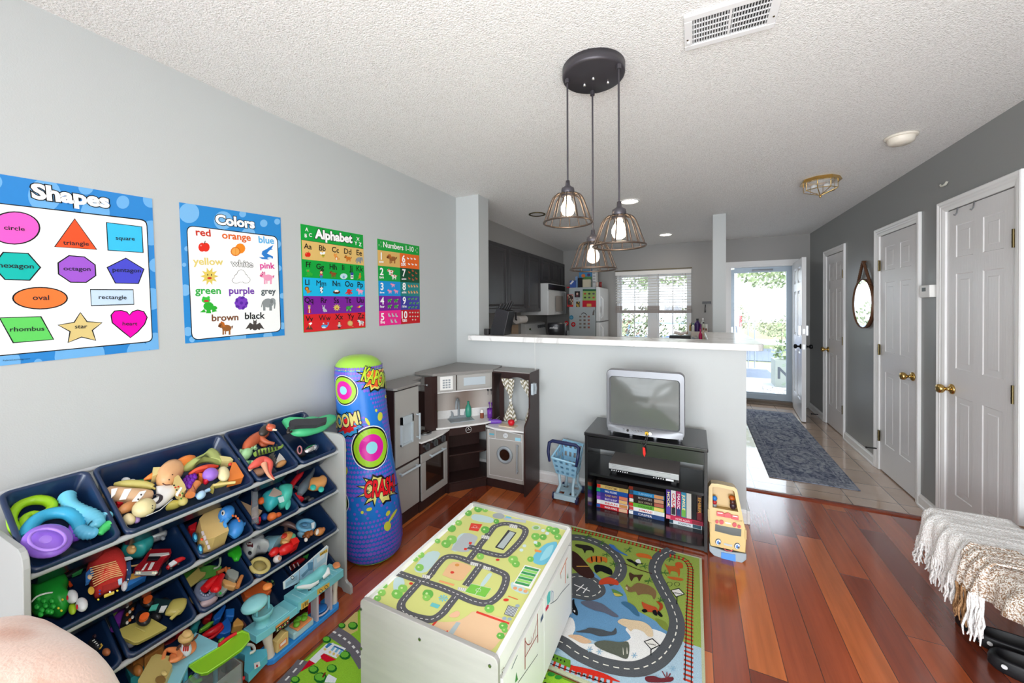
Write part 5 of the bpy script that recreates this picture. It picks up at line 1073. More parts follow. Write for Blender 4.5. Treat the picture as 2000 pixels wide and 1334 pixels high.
toy('toy_sticks','black and grey toy robot arm in the dark left part of the second tier',lambda t,m:(t.tube(m,[(480,970),(560,930),(640,880),(780,830)],[16,22,26,14],'26282c',h=.0,sm=2),t.ball(m,900,785,26,20,'9ca0a4',h=.02),t.slab(m,[(570,935),(680,880),(660,920),(590,950)],.01,'3a9a50',h=.0)),t2a)
# ---- bin F
def f(t,m):
    t.slab(m,[(838,170),(895,105),(960,80),(1020,75),(1078,262),(965,322),(900,338),(862,300)],.07,'d8b878',h=.02)
    for k in range(4): t.slab(m,[(885+k*16,165+k*38),(905+k*16,158+k*38),(914+k*16,188+k*38),(894+k*16,196+k*38)],.004,'cfc4c8',h=.094)
    t.ball(m,893,222,12,10,'e0502c',h=.088,k=.5)
root=toy('toy_bus','beige toy bus with blue wheels lying on its side, second tier',f,t2d,'toy bus',bevel=.012,parts=[('wheel','plastic',lambda t,m:(t.ball(m,838,205,22,40,'1c5c88',-.2,h=.05),t.ball(m,840,203,12,22,'58c4e8',-.2,h=.075))),('wheel','plastic',lambda t,m:(t.ball(m,880,300,22,40,'1c5c88',-.2,h=.05),t.ball(m,882,298,12,22,'58c4e8',-.2,h=.075)))])
tF=TP(cB,ZF[1])
toy('toy_car','red toy car behind the beige bus',lambda t,m:(t.slab(m,[(1270,1190),(1300,1110),(1440,1090),(1500,1110),(1480,1140),(1350,1160)],.05,'c81c28',h=.03),t.slab(m,[(1110,1290),(1220,1230),(1200,1334),(1130,1334)],.04,'c81c28',h=.0)),tF,'toy car',bevel=.003)
def f(t,m):
    t.tube(m,[(1650,1160),(1690,1200),(1680,1270),(1640,1320)],[40,84,80,50],'3a8cdc',seg=14,sm=3,h=.03); t.ball(m,1590,1050,98,72,'3a8cdc',-.5,h=.08)
    t.tube(m,[(1720,1210),(1790,1180),(1815,1150)],[50,24,5],'3a8cdc',sm=3,h=.04); t.tube(m,[(1600,1120),(1570,1170),(1590,1210)],[24,18,14],'4c9ce4',sm=3,h=.09); t.tube(m,[(1550,1110),(1520,1150)],[20,12],'4c9ce4',h=.09)
root=toy('toy_dinosaur','bright blue cartoon dinosaur with an orange crest, second tier',f,tF,'toy dinosaur',parts=[('eye','plastic',lambda t,m:(t.ball(m,1550,1040,20,28,'f4f4f4',h=.125),t.ball(m,1545,1045,10,16,'101418',h=.145))),('crest','plastic',lambda t,m:[t.ball(m,x,y,16,12,'d86c38',.6,h=.1,seg=8,rings=6) for x,y in ((1665,1075),(1700,1080),(1725,1105),(1740,1135),(1610,975))],'orange crest')])
# ---- bin G
def f(t,m):
    t.dome(m,[(340,910),(370,880),(440,850),(470,840),(490,870),(500,930),(460,980),(410,1010),(370,980)],.06,'38b0b8',h=.01,sm=2); t.dome(m,[(470,850),(520,830),(590,830),(605,870),(590,930),(540,970),(500,960),(480,900)],.085,'4cc4b0',h=.0,sm=2)
    t.ball(m,590,900,26,60,'48b8a4',.2,h=.02); t.slab(m,[(500,860),(545,850),(555,890),(515,900)],.006,'c8e8e8',h=.084)
root=toy('toy_truck','turquoise chunky toy truck with orange wheels, second tier',f,t2c,'toy truck',parts=[('wheel','plastic',lambda t,m:t.ball(m,360,880,34,26,'e8662c',-.3,h=.03)),('wheel','plastic',lambda t,m:t.ball(m,450,1020,44,32,'f07838',-.2,h=.0)),('wheel','plastic',lambda t,m:t.ball(m,505,1005,30,20,'e8662c',-.2,h=.0)),('bumper','plastic',lambda t,m:t.ball(m,385,1020,30,30,'1f4c98',h=-.01),'blue bumper')])
mat('clear_plastic','e8ecf4',.08,trans=.85,ior=1.2)
toy('toy_stick','clear plastic tube leaning in the turquoise truck bin',lambda t,m:t.tube(m,[(300,745),(300,900),(305,1080)],24,'d0d4dc',h=.06,hs=[.09,.06,.03]),t2c,'tube','clear_plastic')
toy('toy_wedge','tan wooden toy wedge beside the clear tube',lambda t,m:t.slab(m,[(170,900),(280,950),(360,985),(340,1010),(280,1050),(250,1030)],.012,'b89878',h=.02),t2c)
toy('toy_card','picture card sticking up behind the turquoise truck',lambda t,m:t.slab(m,[(420,840),(465,770),(560,820),(480,850)],.003,'c0aca0',h=.07),t2c,'card')
toy('toy_stick','thin red plastic piece at the bottom of the clear tube',lambda t,m:t.slab(m,[(290,1060),(340,1050),(345,1085),(300,1095)],.02,'d02030',h=.0),t2c)
# ---- bin H
toy('toy_sword','red foam sword hilt in the right bin of the second tier',lambda t,m:(t.tube(m,[(610,770),(640,720),(690,660),(715,610)],[24,24,24,20],'c81c28',sm=3,h=.03),t.tube(m,[(650,830),(700,880)],[24,30],'d02430',h=.01)),t2c,'toy sword')
toy('toy_shark','long grey-blue toy shark with raised snout',lambda t,m:(t.tube(m,[(690,830),(720,770),(760,700),(800,640),(830,570)],[22,42,30,16,3],'5c6872',seg=12,sm=3,h=.03,),t.slab(m,[(635,760),(670,770),(680,800)],.01,'4c5862',h=.04)),t2c,'toy shark')
toy('toy_car','tan and mint toy car upside down in the right bin of the second tier',lambda t,m:t.dome(m,[(740,790),(760,750),(830,740),(870,720),(905,740),(905,780),(870,820),(800,835),(750,825)],.04,'d89858',h=.02),t2c,'toy car',parts=[('wheel','plastic',lambda t,m:t.ball(m,808,765,26,24,'3ab8a8',h=.055,k=.5)),('wheel','plastic',lambda t,m:t.ball(m,877,782,25,24,'3ab8a8',h=.05,k=.5))])
toy('toy_gears','black toy parts at the front of the sword bin',lambda t,m:(t.ball(m,750,860,36,18,'26262c',-.3,h=.0),t.ball(m,790,870,30,14,'50545a',-.3,h=.0)),t2c)
# ---- row 3: bin I and J
toy('toy_figure','action figure in a black and white striped shirt beside the pink blanket',lambda t,m:(t.tube(m,[(-10,1050),(20,1080),(60,1110)],[20,30,24],'26262c',sm=3,h=.02),[t.tube(m,[(0+k*14,1050+k*12),(20+k*12,1040+k*14)],4,'e8e8e8',h=.05) for k in range(4)],t.ball(m,115,1140,34,30,'b06840',h=.03),t.tube(m,[(60,1115),(80,1090),(70,1075)],6,'d8b050',h=.04)),t3d,'toy figure')
toy('toy_figure','dark toy figure lying at the back of the same bin',lambda t,m:(t.tube(m,[(10,1020),(50,990),(60,960)],[16,18,14],'4a3038',h=.0,sm=2)),t3d,'toy figure')
def f(t,m):
    t.tube(m,[(255,930),(280,860),(310,780),(340,720)],[22,30,30,20],'262626',sm=3,h=.03); 
    for k in range(8): t.ball(m,285+(k%3)*22,900-k*22,16,12,'d8702c' if k%2 else 'e8e4dc',-1,h=.055,k=.5,seg=8,rings=6)
    t.slab(m,[(440,800),(500,750),(640,770),(600,830),(500,850)],.03,'1c3438',h=.03); t.slab(m,[(480,770),(540,755),(520,800),(460,810)],.006,'58c4b0',h=.06); t.slab(m,[(560,775),(610,770),(580,820),(540,820)],.006,'e0e4e4',h=.06)
wh=lambda x,y,r,h:(lambda t,m:(t.ball(m,x,y,r,r*.98,'1e1e22',h=h,k=.6,seg=18),t.disc(m,x+4,y+2,r*.45,.012,'e8662c',h=h+.032)))
root=toy('monster_truck','black and orange toy monster truck standing on end in the third tier',f,t3d,'toy truck',parts=[('wheel','plastic',wh(445,720,58,.05)),('wheel','plastic',wh(415,865,62,.05)),('wheel','plastic',lambda t,m:t.ball(m,520,850,46,34,'222226',h=.03)),('wheel','plastic',lambda t,m:t.ball(m,595,730,44,30,'222226',h=.03))])
toy('toy_plate','large khaki toy tray panel at the front of the monster truck bin',lambda t,m:(t.slab(m,[(205,980),(300,935),(440,895),(480,890),(605,960),(480,1030),(370,1085),(335,1088),(215,1030)],.014,'b8ac5c',h=.03),t.slab(m,[(350,935),(440,975),(430,985),(345,945)],.005,'c4b868',h=.043)),t3d,'toy tray',bevel=.003)
toy('toy_plate','smaller khaki toy seat beside the tray panel',lambda t,m:(t.dome(m,[(565,915),(600,830),(640,800),(710,790),(745,800),(735,860),(690,920),(620,935),(580,930)],.02,'b8ac5c',h=.045,sm=2),t.slab(m,[(630,870),(700,810),(720,815),(650,880)],.006,'c4b868',h=.063)),t3d,'toy seat')
toy('toy_slide','purple toy cone at the left of the monster truck bin',lambda t,m:t.tube(m,[(205,940),(210,870),(235,800)],[44,38,26],'8a38b0',h=.01),t3d)
toy('toy_leaf','olive green toy leaf beside the purple cone',lambda t,m:t.slab(m,[(145,830),(225,790),(190,850),(160,870)],.01,'a8b860',h=.02),t3d)
toy('toy_buggy','purple and grey toy buggy under the khaki tray',lambda t,m:(t.ball(m,300,1070,50,34,'9a9ca4',h=-.01),t.tube(m,[(255,1040),(270,1110),(300,1125)],8,'8a2c8c',h=.0,sm=2)),t3d)
# ---- bin K
toy('toy_lettuce','bright green frilly toy lettuce leaf at the back of the third tier',lambda t,m:t.dome(m,[(430,235),(470,215),(500,205),(545,210),(565,240),(568,290),(540,345),(505,350),(480,310),(450,300),(440,270)],.02,'2eb428',h=.05,sm=1),t3e,'toy leaf')
toy('toy_sheet','green transparent toy sheet with a hooked handle',lambda t,m:(t.slab(m,[(60,390),(200,320),(320,300),(420,310),(400,370),(250,430),(120,480),(90,450)],.006,'62b04c',h=.01),t.tube(m,[(320,260),(340,210),(390,200),(410,240),(395,300),(350,320)],9,'b8c8b0',sm=4,h=.03)),t3e)
toy('toy_board','khaki notched toy board in the third tier',lambda t,m:t.slab(m,[(88,440),(190,345),(215,320),(230,365),(280,370),(270,395),(130,505),(110,500)],.012,'b4a45c',h=.03),t3e,bevel=.002)
toy('rubber_ring','grey knobbly toy tyre under the red binoculars',lambda t,m:(t.tube(m,ellp(278,515,66,66,20),30,'7c86a0',closed=True,h=.01),[t.ball(m,278+42*math.cos(a),515+42*math.sin(a),11,11,'8c96b0',h=.045,seg=8,rings=6) for a in [k*.52 for k in range(12)]]),t3e,'toy tyre')
toy('toy_binoculars','glossy red toy binoculars on the grey tyre',lambda t,m:(t.tube(m,[(265,505),(320,450),(380,400)],[34,38,24],'c8141c',h=.06,seg=12),t.tube(m,[(370,500),(385,440),(425,380)],[40,34,24],'c8141c',h=.06,seg=12),t.ball(m,370,495,36,34,'d41820',h=.06)),t3e,'toy binoculars')
toy('toy_block','grey stone-textured toy wall block',lambda t,m:t.slab(m,[(455,375),(500,365),(560,395),(555,440),(525,475),(470,440),(445,400)],.03,'8c928c',h=.03),t3e,bevel=.004)
toy('toy_block','tan toy block joined under the stone wall block',lambda t,m:t.slab(m,[(400,455),(440,450),(530,480),(560,500),(520,525),(440,510)],.025,'cc9c60',h=.02),t3e,bevel=.004)
toy('toy_bracket','orange-brown toy bracket at the right of the third tier bin',lambda t,m:t.tube(m,[(600,385),(580,430),(560,490)],[16,18,16],'c07840',h=.04,seg=6),t3e)
toy('toy_bracket','rust orange toy stick next to the lettuce leaf',lambda t,m:(t.tube(m,[(380,360),(440,330),(495,320)],[18,16,12],'b86434',h=.04),t.tube(m,[(455,310),(470,350),(500,350)],[10,12,8],'b86434',h=.05)),t3e)
toy('toy_car','silver and green flat toy car at the front of the third tier bin',lambda t,m:(t.slab(m,[(365,550),(420,500),(470,525),(430,570),(390,575)],.02,'94a09a',h=.01),t.slab(m,[(395,540),(415,525),(425,545),(405,558)],.004,'3cb450',h=.03)),t3e,'toy car',bevel=.002)
toy('toy_bar','pale pink toy slipper shape at the front corner',lambda t,m:t.ball(m,300,615,98,34,'c8b0b4',-.45,h=.0),t3e)
toy('toy_shell','beige toy lump in the left front corner',lambda t,m:t.ball(m,190,580,58,50,'c0a478',.4,h=-.01),t3e)
# ---- bin L
def f(t,m):
    t.dome(m,[(590,150),(610,100),(660,72),(720,72),(770,110),(785,160),(820,165),(822,195),(770,200),(730,210),(690,250),(640,265),(600,230)],.075,'b8bcc0',h=.0,sm=3)
root=toy('shark_puppet','grey rubber shark head puppet with teeth in the third tier',f,t3e,'toy shark',parts=[('mouth','plastic',lambda t,m:(t.slab(m,[(640,105),(670,92),(695,108),(697,135),(675,125),(650,125)],.006,'5a1820',h=.068),[t.slab(m,[(648+k*11,104-abs(k-1)*3),(656+k*11,103-abs(k-1)*3),(653+k*11,116)],.004,'f0f0ec',h=.073) for k in range(4)]),'dark red mouth with white teeth'),('eye','plastic',lambda t,m:t.ball(m,671,182,17,18,'20242c',h=.062,k=.5)),('gills','plastic',lambda t,m:[t.tube(m,[(735+k*10,110+k*6),(742+k*10,140+k*6)],2.5,'8a8e94',h=.066) for k in range(3)])])
toy('toy_funnel','pale blue toy funnel in the third tier',lambda t,m:t.tube(m,[(920,110),(850,90),(820,60)],[78,56,30],'84b4c4',h=.01,seg=16),t3e,'toy funnel')
toy('toy_bowl','khaki toy bowl at the front of the shark bin',lambda t,m:(t.tube(m,ellp(760,295,78,62,24),17,'c4b470',closed=True,h=.03,seg=8),t.ball(m,755,300,76,60,'b4a460',h=-.015,k=.5)),t3e,'toy bowl')
toy('toy_boat','shiny red toy boat with a raised cabin in the third tier',lambda t,m:(t.tube(m,[(850,205),(890,170),(930,160)],[20,38,20],'d81c20',sm=3,h=.03),t.tube(m,[(930,175),(980,150),(1050,120)],[30,46,36],'d81c20',sm=3,h=.03),t.slab(m,[(1005,130),(1060,115),(1085,150),(1030,190)],.05,'e0241f',h=.02)),t3e,'toy boat')
toy('toy_ball','mottled orange and green toy ball with a world print',lambda t,m:(t.ball(m,1000,55,68,52,'d89850',-.3,h=.02),t.ball(m,975,30,30,20,'c83828',-.5,h=.055,k=.5),t.ball(m,1055,40,22,30,'6cb890',.3,h=.045,k=.6),t.ball(m,985,85,30,18,'e0b070',0,h=.05,k=.5)),t3e,'toy ball')
toy('toy_shell','white toy shell with orange marks at the rim of the shark bin',lambda t,m:(t.ball(m,915,235,40,30,'e8e4e4',-.3,h=.01),t.ball(m,935,230,14,16,'d8a080',h=.03,k=.5)),t3e)
def f(t,m): t.tube(m,ellp(745,1095,72,44,24),16,'68a8cc',closed=True,h=.04); t.ball(m,740,1095,66,38,'7cb8d8',h=.01,k=.4); t.ball(m,735,1090,26,14,'5c98c0',h=.035,k=.5)
toy('toy_boat','pale blue round toy boat at the back of the large third tier bin',lambda t,m:(f(t,m),t.slab(m,[(790,1080),(820,1070),(815,1120),(795,1125)],.004,'e8f0f4',h=.06),t.dome(m,[(660,1180),(740,1160),(800,1150),(790,1190),(700,1210)],.03,'84bcd8',h=.0)),t3c,'toy boat')
toy('toy_figure','small brown plush-like toy bear figure in the third tier',lambda t,m:(t.ball(m,760,1170,30,36,'8a4c20',h=.03),t.ball(m,790,1160,20,24,'9a5828',h=.04),t.ball(m,735,1190,22,14,'6a3818',h=.03),t.ball(m,745,1220,16,16,'f0e8e0',h=.04)),t3c,'toy figure')
toy('toy_figure','tan and white toy dog figure beside the brown bear',lambda t,m:(t.ball(m,860,1150,46,30,'c07c44',-.2,h=.03),t.ball(m,845,1150,14,28,'ece4dc',.3,h=.045),t.ball(m,895,1130,18,18,'b87040',h=.04)),t3c,'toy figure')
toy('toy_tree','grey-brown toy tree root in front of the blue boat',lambda t,m:(t.tube(m,[(520,1090),(570,1080),(630,1100),(690,1140)],[8,24,20,6],'6a5250',sm=3,h=.03),t.tube(m,[(580,1080),(570,1140),(600,1160)],[18,14,8],'5c4644',sm=3,h=.02),t.tube(m,[(560,1080),(540,1070)],[10,4],'6a5250',h=.03)),t3c)
# ---- row 4: bins N, O, P
for pts,th,c,l,h in (([(330,790),(440,670),(445,700),(400,800),(345,830)],.03,'1f66c0','tall blue toy brick leaning at the back of the bottom bin',.04),([(440,730),(520,720),(515,800),(440,800)],.035,'2474d0','square blue toy brick with a hole at the back of the bottom bin',.03),([(400,850),(460,790),(490,850),(490,920),(430,950),(370,940)],.03,'1c60bc','lower blue toy brick in the bottom bin',.03),([(240,780),(300,740),(330,760),(310,820),(250,820)],.03,'b41c20','dark red toy brick at the back of the bottom bin',.02),([(210,890),(300,820),(350,810),(300,860),(230,900)],.02,'7cc43c','lime green flat toy brick in the bottom bin',.04),([(380,985),(430,950),(440,965),(400,1010)],.02,'7cc43c','small lime green toy brick in the bottom bin',.04),([(500,860),(540,810),(590,850),(600,880),(540,890),(500,900)],.04,'dca050','yellow-orange toy brick in the bottom bin',.01),([(585,800),(620,770),(650,830),(620,870)],.02,'7c4c48','brown toy brick at the right of the bottom bin',.0),([(0,890),(100,840),(130,860),(60,930),(0,960)],.03,'c01c20','red toy brick at the left of the bottom bin',.02)):
    toy('toy_brick',l,lambda t,m,p=pts,q=th,cc=c,hh=h:t.slab(m,p,q,cc,h=hh),t4e,'toy brick',group='building bricks in the bottom bin',bevel=.004)
toy('toy_trumpet','curved glossy red toy trumpet in the bottom bin',lambda t,m:(t.tube(m,[(250,920),(310,890),(370,860),(410,820)],[16,30,34,26],'cc1020',sm=3,h=.06),t.tube(m,[(410,830),(425,850),(350,920),(300,945)],[14,14,12,10],'c01020',sm=3,h=.06)),t4e,'toy trumpet')
toy('toy_cup','turquoise toy cup in the bottom bin',lambda t,m:t.tube(m,[(170,880),(180,830),(205,790)],[30,32,28],'3cb0b8',h=.03),t4e,'toy cup')
toy('toy_board','large orange toy box lid in the bottom tier behind the airport set',lambda t,m:(t.slab(m,[(585,545),(700,460),(720,458),(820,495),(850,560),(760,650),(740,672),(610,620)],.035,'d8642c',h=.06)),t4e,'toy lid',bevel=.005)
toy('toy_track','green and black toy scrub at the back of the bottom tier',lambda t,m:[t.ball(m,780+k*13,470-((k*17)%40),16,10,('3a5a34','5c8a50','2a3428')[k%3],k,h=.02,seg=8,rings=5) for k in range(9)],t4e)
toy('toy_leaf','green toy foliage under the orange lid',lambda t,m:[t.ball(m,680+k*14,680+k*12,18,12,('3aa04c','5cc47c')[k%2],k,h=.01,seg=8,rings=5) for k in range(7)],t4e)
toy('toy_spring','red and black striped toy spring in the bottom right bin',lambda t,m:(t.tube(m,[(1030,330),(1060,290),(1120,250),(1150,240)],[20,26,24,12],'b02028',sm=3,h=.03),[t.tube(m,[(1020+k*18,300-k*8),(1035+k*18,330-k*8)],4,'1c1c20' if k%2 else 'e8e8e8',h=.06) for k in range(5)],t.slab(m,[(1140,225),(1190,200),(1180,235)],.01,'4cb050',h=.02)),t4e)
# ================================================================ corner play kitchen
mat('dark_wood','33201e',.4,var=.12,vscale=12,stretch=(8,8,1)); mat('grey_panel','aaa8a4',.4); mat('roof_board','8a8784',.4); mat('white_top','ecebea',.3,var=.03,vscale=90); mat('grey_plastic','9aa2a8',.35); mat('light_plastic','b9c4cb',.35)
cK=crop(740,700,4.042)
pk=thing('play_kitchen','dark brown and grey wooden corner play kitchen with oven, sink and washing machine','play kitchen',(.25,-.4,0))
fb=MB().box((.018,-1.062,.0),(.226,-.824,.902)).build('fridge_body','dark_wood',pk,bevel=.002)
MB().prism([(.012,-1.075,0),(.012,-.66,0),(.13,-.66,0),(.16,-.80,0),(.2,-.81,0),(.25,-.82,0),(.255,-1.06,0),(.235,-1.075,0)],(0,0,.904),(0,0,.92)).build('roof_board','roof_board',pk,bevel=.003,label='grey-brown top board over the fridge')
def handle(a,b,out,r,par,m='light_plastic'):
    a,b,out=Vector(a),Vector(b),Vector(out); d=(b-a).normalized(); mb=MB(); mb.tube([a-d*.012+out,b+d*.012+out],r,seg=12); mb.cyl(a,a+out,r*.8,seg=10); mb.cyl(b,b+out,r*.8,seg=10); return mb.build('handle',m,par)
d=MB().box((.226,-1.056,.402),(.236,-.828,.893)).build('fridge_door','grey_panel',pk,bevel=.002); handle((.236,-.85,.545),(.236,-.85,.70),(.026,0,0),.0075,d)
a=PX(*cK(168,475),.236); b=PX(*cK(262,655),.236); m_=MB()
y0,y1,z0,z1=a.y,PX(*cK(262,450),.236).y,a.z-.185,a.z+.005
m_.box((.236,y0,z0),(.246,y1,z0+.012)).box((.236,y0,z1-.05),(.25,y1,z1)).box((.236,y0,z0),(.25,y0+.012,z1)).box((.236,y1-.012,z0),(.25,y1,z1)).box((.236,y0,z0),(.2365,y1,z1)); m_.box((.25,y0+.02,z1-.038),(.2508,y1-.02,z1-.014))
dp=m_.build('dispenser','light_plastic',d,bevel=.002); 
d=MB().box((.226,-1.056,.085),(.236,-.828,.386)).build('freezer_door','grey_panel',pk,bevel=.002); handle((.236,-1.02,.352),(.236,-.86,.352),(.026,0,0),.0075,d)
# oven
MB().box((.018,-.822,0),(.232,-.492,.072)).box((.018,-.822,.072),(.225,-.808,.486)).box((.018,-.506,.072),(.225,-.492,.486)).box((.018,-.808,.072),(.03,-.506,.486)).box((.03,-.808,.41),(.24,-.506,.486)).build('oven_body','dark_wood',pk,bevel=.002)
MB().prism([(.018,-.822,0),(.018,-.46,0),(.258,-.488,0),(.276,-.60,0),(.276,-.72,0),(.255,-.822,0)],(0,0,.487),(0,0,.499)).build('stove_top','white_top',pk,bevel=.002,label='white stove top')
od=MB(); x0,x1=.232,.246; ya,yb_,za,zb=-.812,-.498,.078,.405; wy0,wy1,wz0,wz1=-.765,-.545,.13,.345
od.box((x0,ya,za),(x1,yb_,wz0)).box((x0,ya,wz1),(x1,yb_,zb)).box((x0,ya,wz0),(x1,wy0,wz1)).box((x0,wy1,wz0),(x1,yb_,wz1)); od=od.build('oven_door','grey_panel',pk,bevel=.003)
mat('smoked','2a1a14',.08,spec=.8); MB().box((.234,wy0,wz0),(.238,wy1,wz1)).build('window','smoked',od); handle((.246,-.72,.372),(.246,-.575,.372),(.026,0,0),.0075,od)
for y in (-.755,-.66,-.565):
    m_=MB(); c=Vector((.24,y,.447)); m_.cyl(c,c+Vector((.014,0,0)),.026,seg=20); m_.box((.254,y-.006,.447-.02),(.27,y+.006,.447+.02)); 
    m_.build('knob','satin_metal',pk,bevel=.001)
for x,y,r in ((.15,-.66,.05),(.14,-.76,.036)):
    m_=MB(); m_.lathe([(r*.4,0),(r*1.05,0),(r*1.1,.008),(r*.95,.012),(r*.9,.004),(r*.4,.003)],M=Matrix.Translation((x,y,.499)),seg=28)
    bu=m_.build('burner','satin_metal',pk); m_=MB()
    for k in range(3): a=k*2.09+.5; m_.tube([(x,y,.512),(x+r*.75*math.cos(a),y+r*.75*math.sin(a),.512)],.006,seg=6)
    m_.build('coil','smoked',bu)
MB().box((.018,-.822,.5),(.024,-.60,.90)).build('back_panel','grey_panel',pk,label='grey back panel behind the stove')
m_=MB(); m_.prism([(.024,-.806,.9),(.15,-.806,.9),(.14,-.806,.80),(.10,-.806,.79),(.06,-.806,.72),(.024,-.806,.70)],(0,0,0),(0,.012,0)); br=m_.build('bracket','grey_panel',pk)
m_=MB(); m_.tube([(.15,-.80,.885),(.175,-.76,.878),(.20,-.70,.87)],.005,seg=8); m_.ball((.203,-.695,.868),.009); m_.ball((.155,-.79,.885),.009); m_.build('hook_rail','satin_metal',pk)
# corner unit
fp=[(.03,-.03),(.03,-.47),(.252,-.494),(.452,-.262),(.455,-.03)]
pr=lambda pts,z0,z1,n,m,lab=None,bev=.002: MB().prism([(x,y,0) for x,y in pts],(0,0,z0),(0,0,z1)).build(n,m,pk,bevel=bev,label=lab)
def wallp(a,b,z0,z1,t=.012): 
    a,b=Vector((*a,0)),Vector((*b,0)); n=Vector((-(b-a).y,(b-a).x,0)).normalized()*t
    return MB().prism([a,b,b+n,a+n],(0,0,z0),(0,0,z1))
A0,B0=(.255,-.492),(.450,-.266)
wallp(A0,B0,0,.066).build('kick_board','dark_wood',pk); pr(fp,.066,.076,'shelf','dark_wood'); pr([(.05,-.05),(.05,-.46),(.24,-.47),(.43,-.25),(.44,-.05)],.268,.279,'shelf','dark_wood')
wallp((.253,-.494),(.05,-.494),0,.5).build('side_panel','dark_wood',pk); wallp((.452,-.02),(.452,-.262),0,.5).build('side_panel','dark_wood',pk)
wallp((.10,-.36),(.02,-.44),.07,.5).build('back_panel','dark_wood',pk); wallp((.30,-.12),(.11,-.35),.07,.5).build('back_panel','dark_wood',pk,label='dark brown back panel of the open shelves')
wallp(A0,B0,.44,.503).build('apron','dark_wood',pk)
n_=Vector((math.sin(math.atan2(.226,.195)),-math.cos(math.atan2(.226,.195)),0)); mid=Vector((.356,-.376,.472))+n_*.004
m_=MB(); m_.cyl(mid,mid+n_*.001,.024,'f0f0f0',seg=28); m_.cyl(mid+n_*.001,mid+n_*.0015,.0215,'2a1a18',seg=28); 
A=plane_art(mid+n_*.0016,Vector((-n_.y,n_.x,0)),(0,0,1),n_,mb=m_)
A.text('KITCHEN',-.016,.016,-.004,'f0f0f0',1,q=False,bold=.02); A.fan((0,.010),[(.004*math.cos(k),.010+.005*math.sin(k)) for k in range(6)],'f0f0f0',1); m_.build('badge','print',pk,label='round black and white badge on the counter front')
ct=[(.018,-.018),(.018,-.455),(.195,-.575),(.27,-.505),(.462,-.288),(.49,-.215),(.465,-.018)]
pr(ct,.503,.517,'counter_top','white_top','white counter top')
S0,S1=(.03,-.41),(.41,-.03)
wallp(S1,S0,.517,.585,.006).build('splash_tiles','white_top',pk,label='white tiled splash back')
def grad_wall():
    m,n,L,b=newmat('printed_backsplash'); b.inputs['Roughness'].default_value=.35
    tc=N(n,'ShaderNodeTexCoord'); v=N(n,'ShaderNodeTexWave',i_Scale=1.2,i_Distortion=.5); L.new(tc.outputs['Object'],v.inputs[0]); r=N(n,'ShaderNodeValToRGB'); r.color_ramp.elements[0].color=lin('8f7d72'); r.color_ramp.elements[1].color=lin('c8bfb8'); L.new(v.outputs[1],r.inputs[0]); L.new(r.outputs[0],b.inputs['Base Color'])
grad_wall(); wallp((.425,-.018),(.018,-.425),.585,.785,.006).build('backsplash','printed_backsplash',pk)
hood=[(.19,-.567),(.487,-.223),(.465,-.018),(.018,-.018),(.018,-.54)]
hd=pr(hood,.785,.915,'hood','grey_panel','grey wall cupboard'); pr([(.10,-.60),(.185,-.60),(.50,-.232),(.50,-.15),(.47,-.012),(.012,-.012),(.012,-.60)],.915,.935,'roof_board','roof_board','grey-brown top board over the sink')
u_=Vector((.487-.19,-.223+.567,0)).normalized(); nn_=Vector((u_.y,-u_.x,0)); hp0=Vector((.19,-.567,0))
def hbox(a0,a1,z0,z1,t,m,name,par,out=0,lab=None,mb=None):
    p=hp0+u_*a0+nn_*out; q=hp0+u_*a1+nn_*out; b=(mb or MB()).prism([p+Vector((0,0,z0)),q+Vector((0,0,z0)),q+Vector((0,0,z1)),p+Vector((0,0,z1))],(0,0,0),nn_*t); return b.build(name,m,par,bevel=.002,label=lab)
hbox(.03,.13,.80,.905,.003,'white_board','control_panel',pk,lab='white keypad panel')
m_=MB(); 
for i in range(3):
    for j in range(4): 
        p=hp0+u_*(.05+i*.022)+nn_*.004+Vector((0,0,.815+j*.018)); m_.prism([p,p+u_*.016,p+u_*.016+Vector((0,0,.012)),p+Vector((0,0,.012))],(0,0,0),nn_*.001,'b4bcc0')
m_.build('keys','grey_plastic',pk)
md=hbox(.17,.44,.797,.908,.008,'grey_panel','microwave_door',pk); m_=MB(); hbox(.215,.395,.822,.885,.003,'light_plastic','window',md,out=.008,lab='pale window'); hbox(.155,.163,.79,.91,.004,'smoked','gap',pk)
hbox(.0,.455,.776,.786,.004,'white_top','trim_strip',pk,out=-.01)
wallp((.19,-.567),(.03,-.567),.517,.785).build('side_panel','dark_wood',pk); MB().prism([(.176,-.60,.50),(.196,-.56,.50),(.196,-.56,.915),(.176,-.60,.915)],(0,0,0),(-.03,-.05,0)).build('side_panel','dark_wood',pk)
MB().prism([(.487,-.223,.517),(.49,-.205,.517),(.49,-.205,.915),(.487,-.223,.915)],(0,0,0),(-.012,.17,0)).build('side_panel','dark_wood',pk)
# sink and tap
sc0=Vector((.245,-.31,.517)); U2=u_; V2=-nn_
def sq(a,b,z): return sc0+U2*a+V2*b+Vector((0,0,z))
m_=MB(); 
def ring4(h0,w0,z0,h1,w1,z1):
    a=[sq(-w0,-h0,z0),sq(w0,-h0,z0),sq(w0,h0,z0),sq(-w0,h0,z0)]; b=[sq(-w1,-h1,z1),sq(w1,-h1,z1),sq(w1,h1,z1),sq(-w1,h1,z1)]
    for i in range(4): m_.add([a[i],a[(i+1)%4],b[(i+1)%4],b[i]],[(0,1,2,3)])
ring4(.062,.098,.0,.060,.096,.006); ring4(.060,.096,.006,.052,.088,.005); ring4(.052,.088,.005,.046,.082,.0012); m_.add([sq(-.082,-.046,.0012),sq(.082,-.046,.0012),sq(.082,.046,.0012),sq(-.082,.046,.0012)],[(0,1,2,3)])
m_.build('sink','grey_plastic',pk,label='grey moulded sink tray')
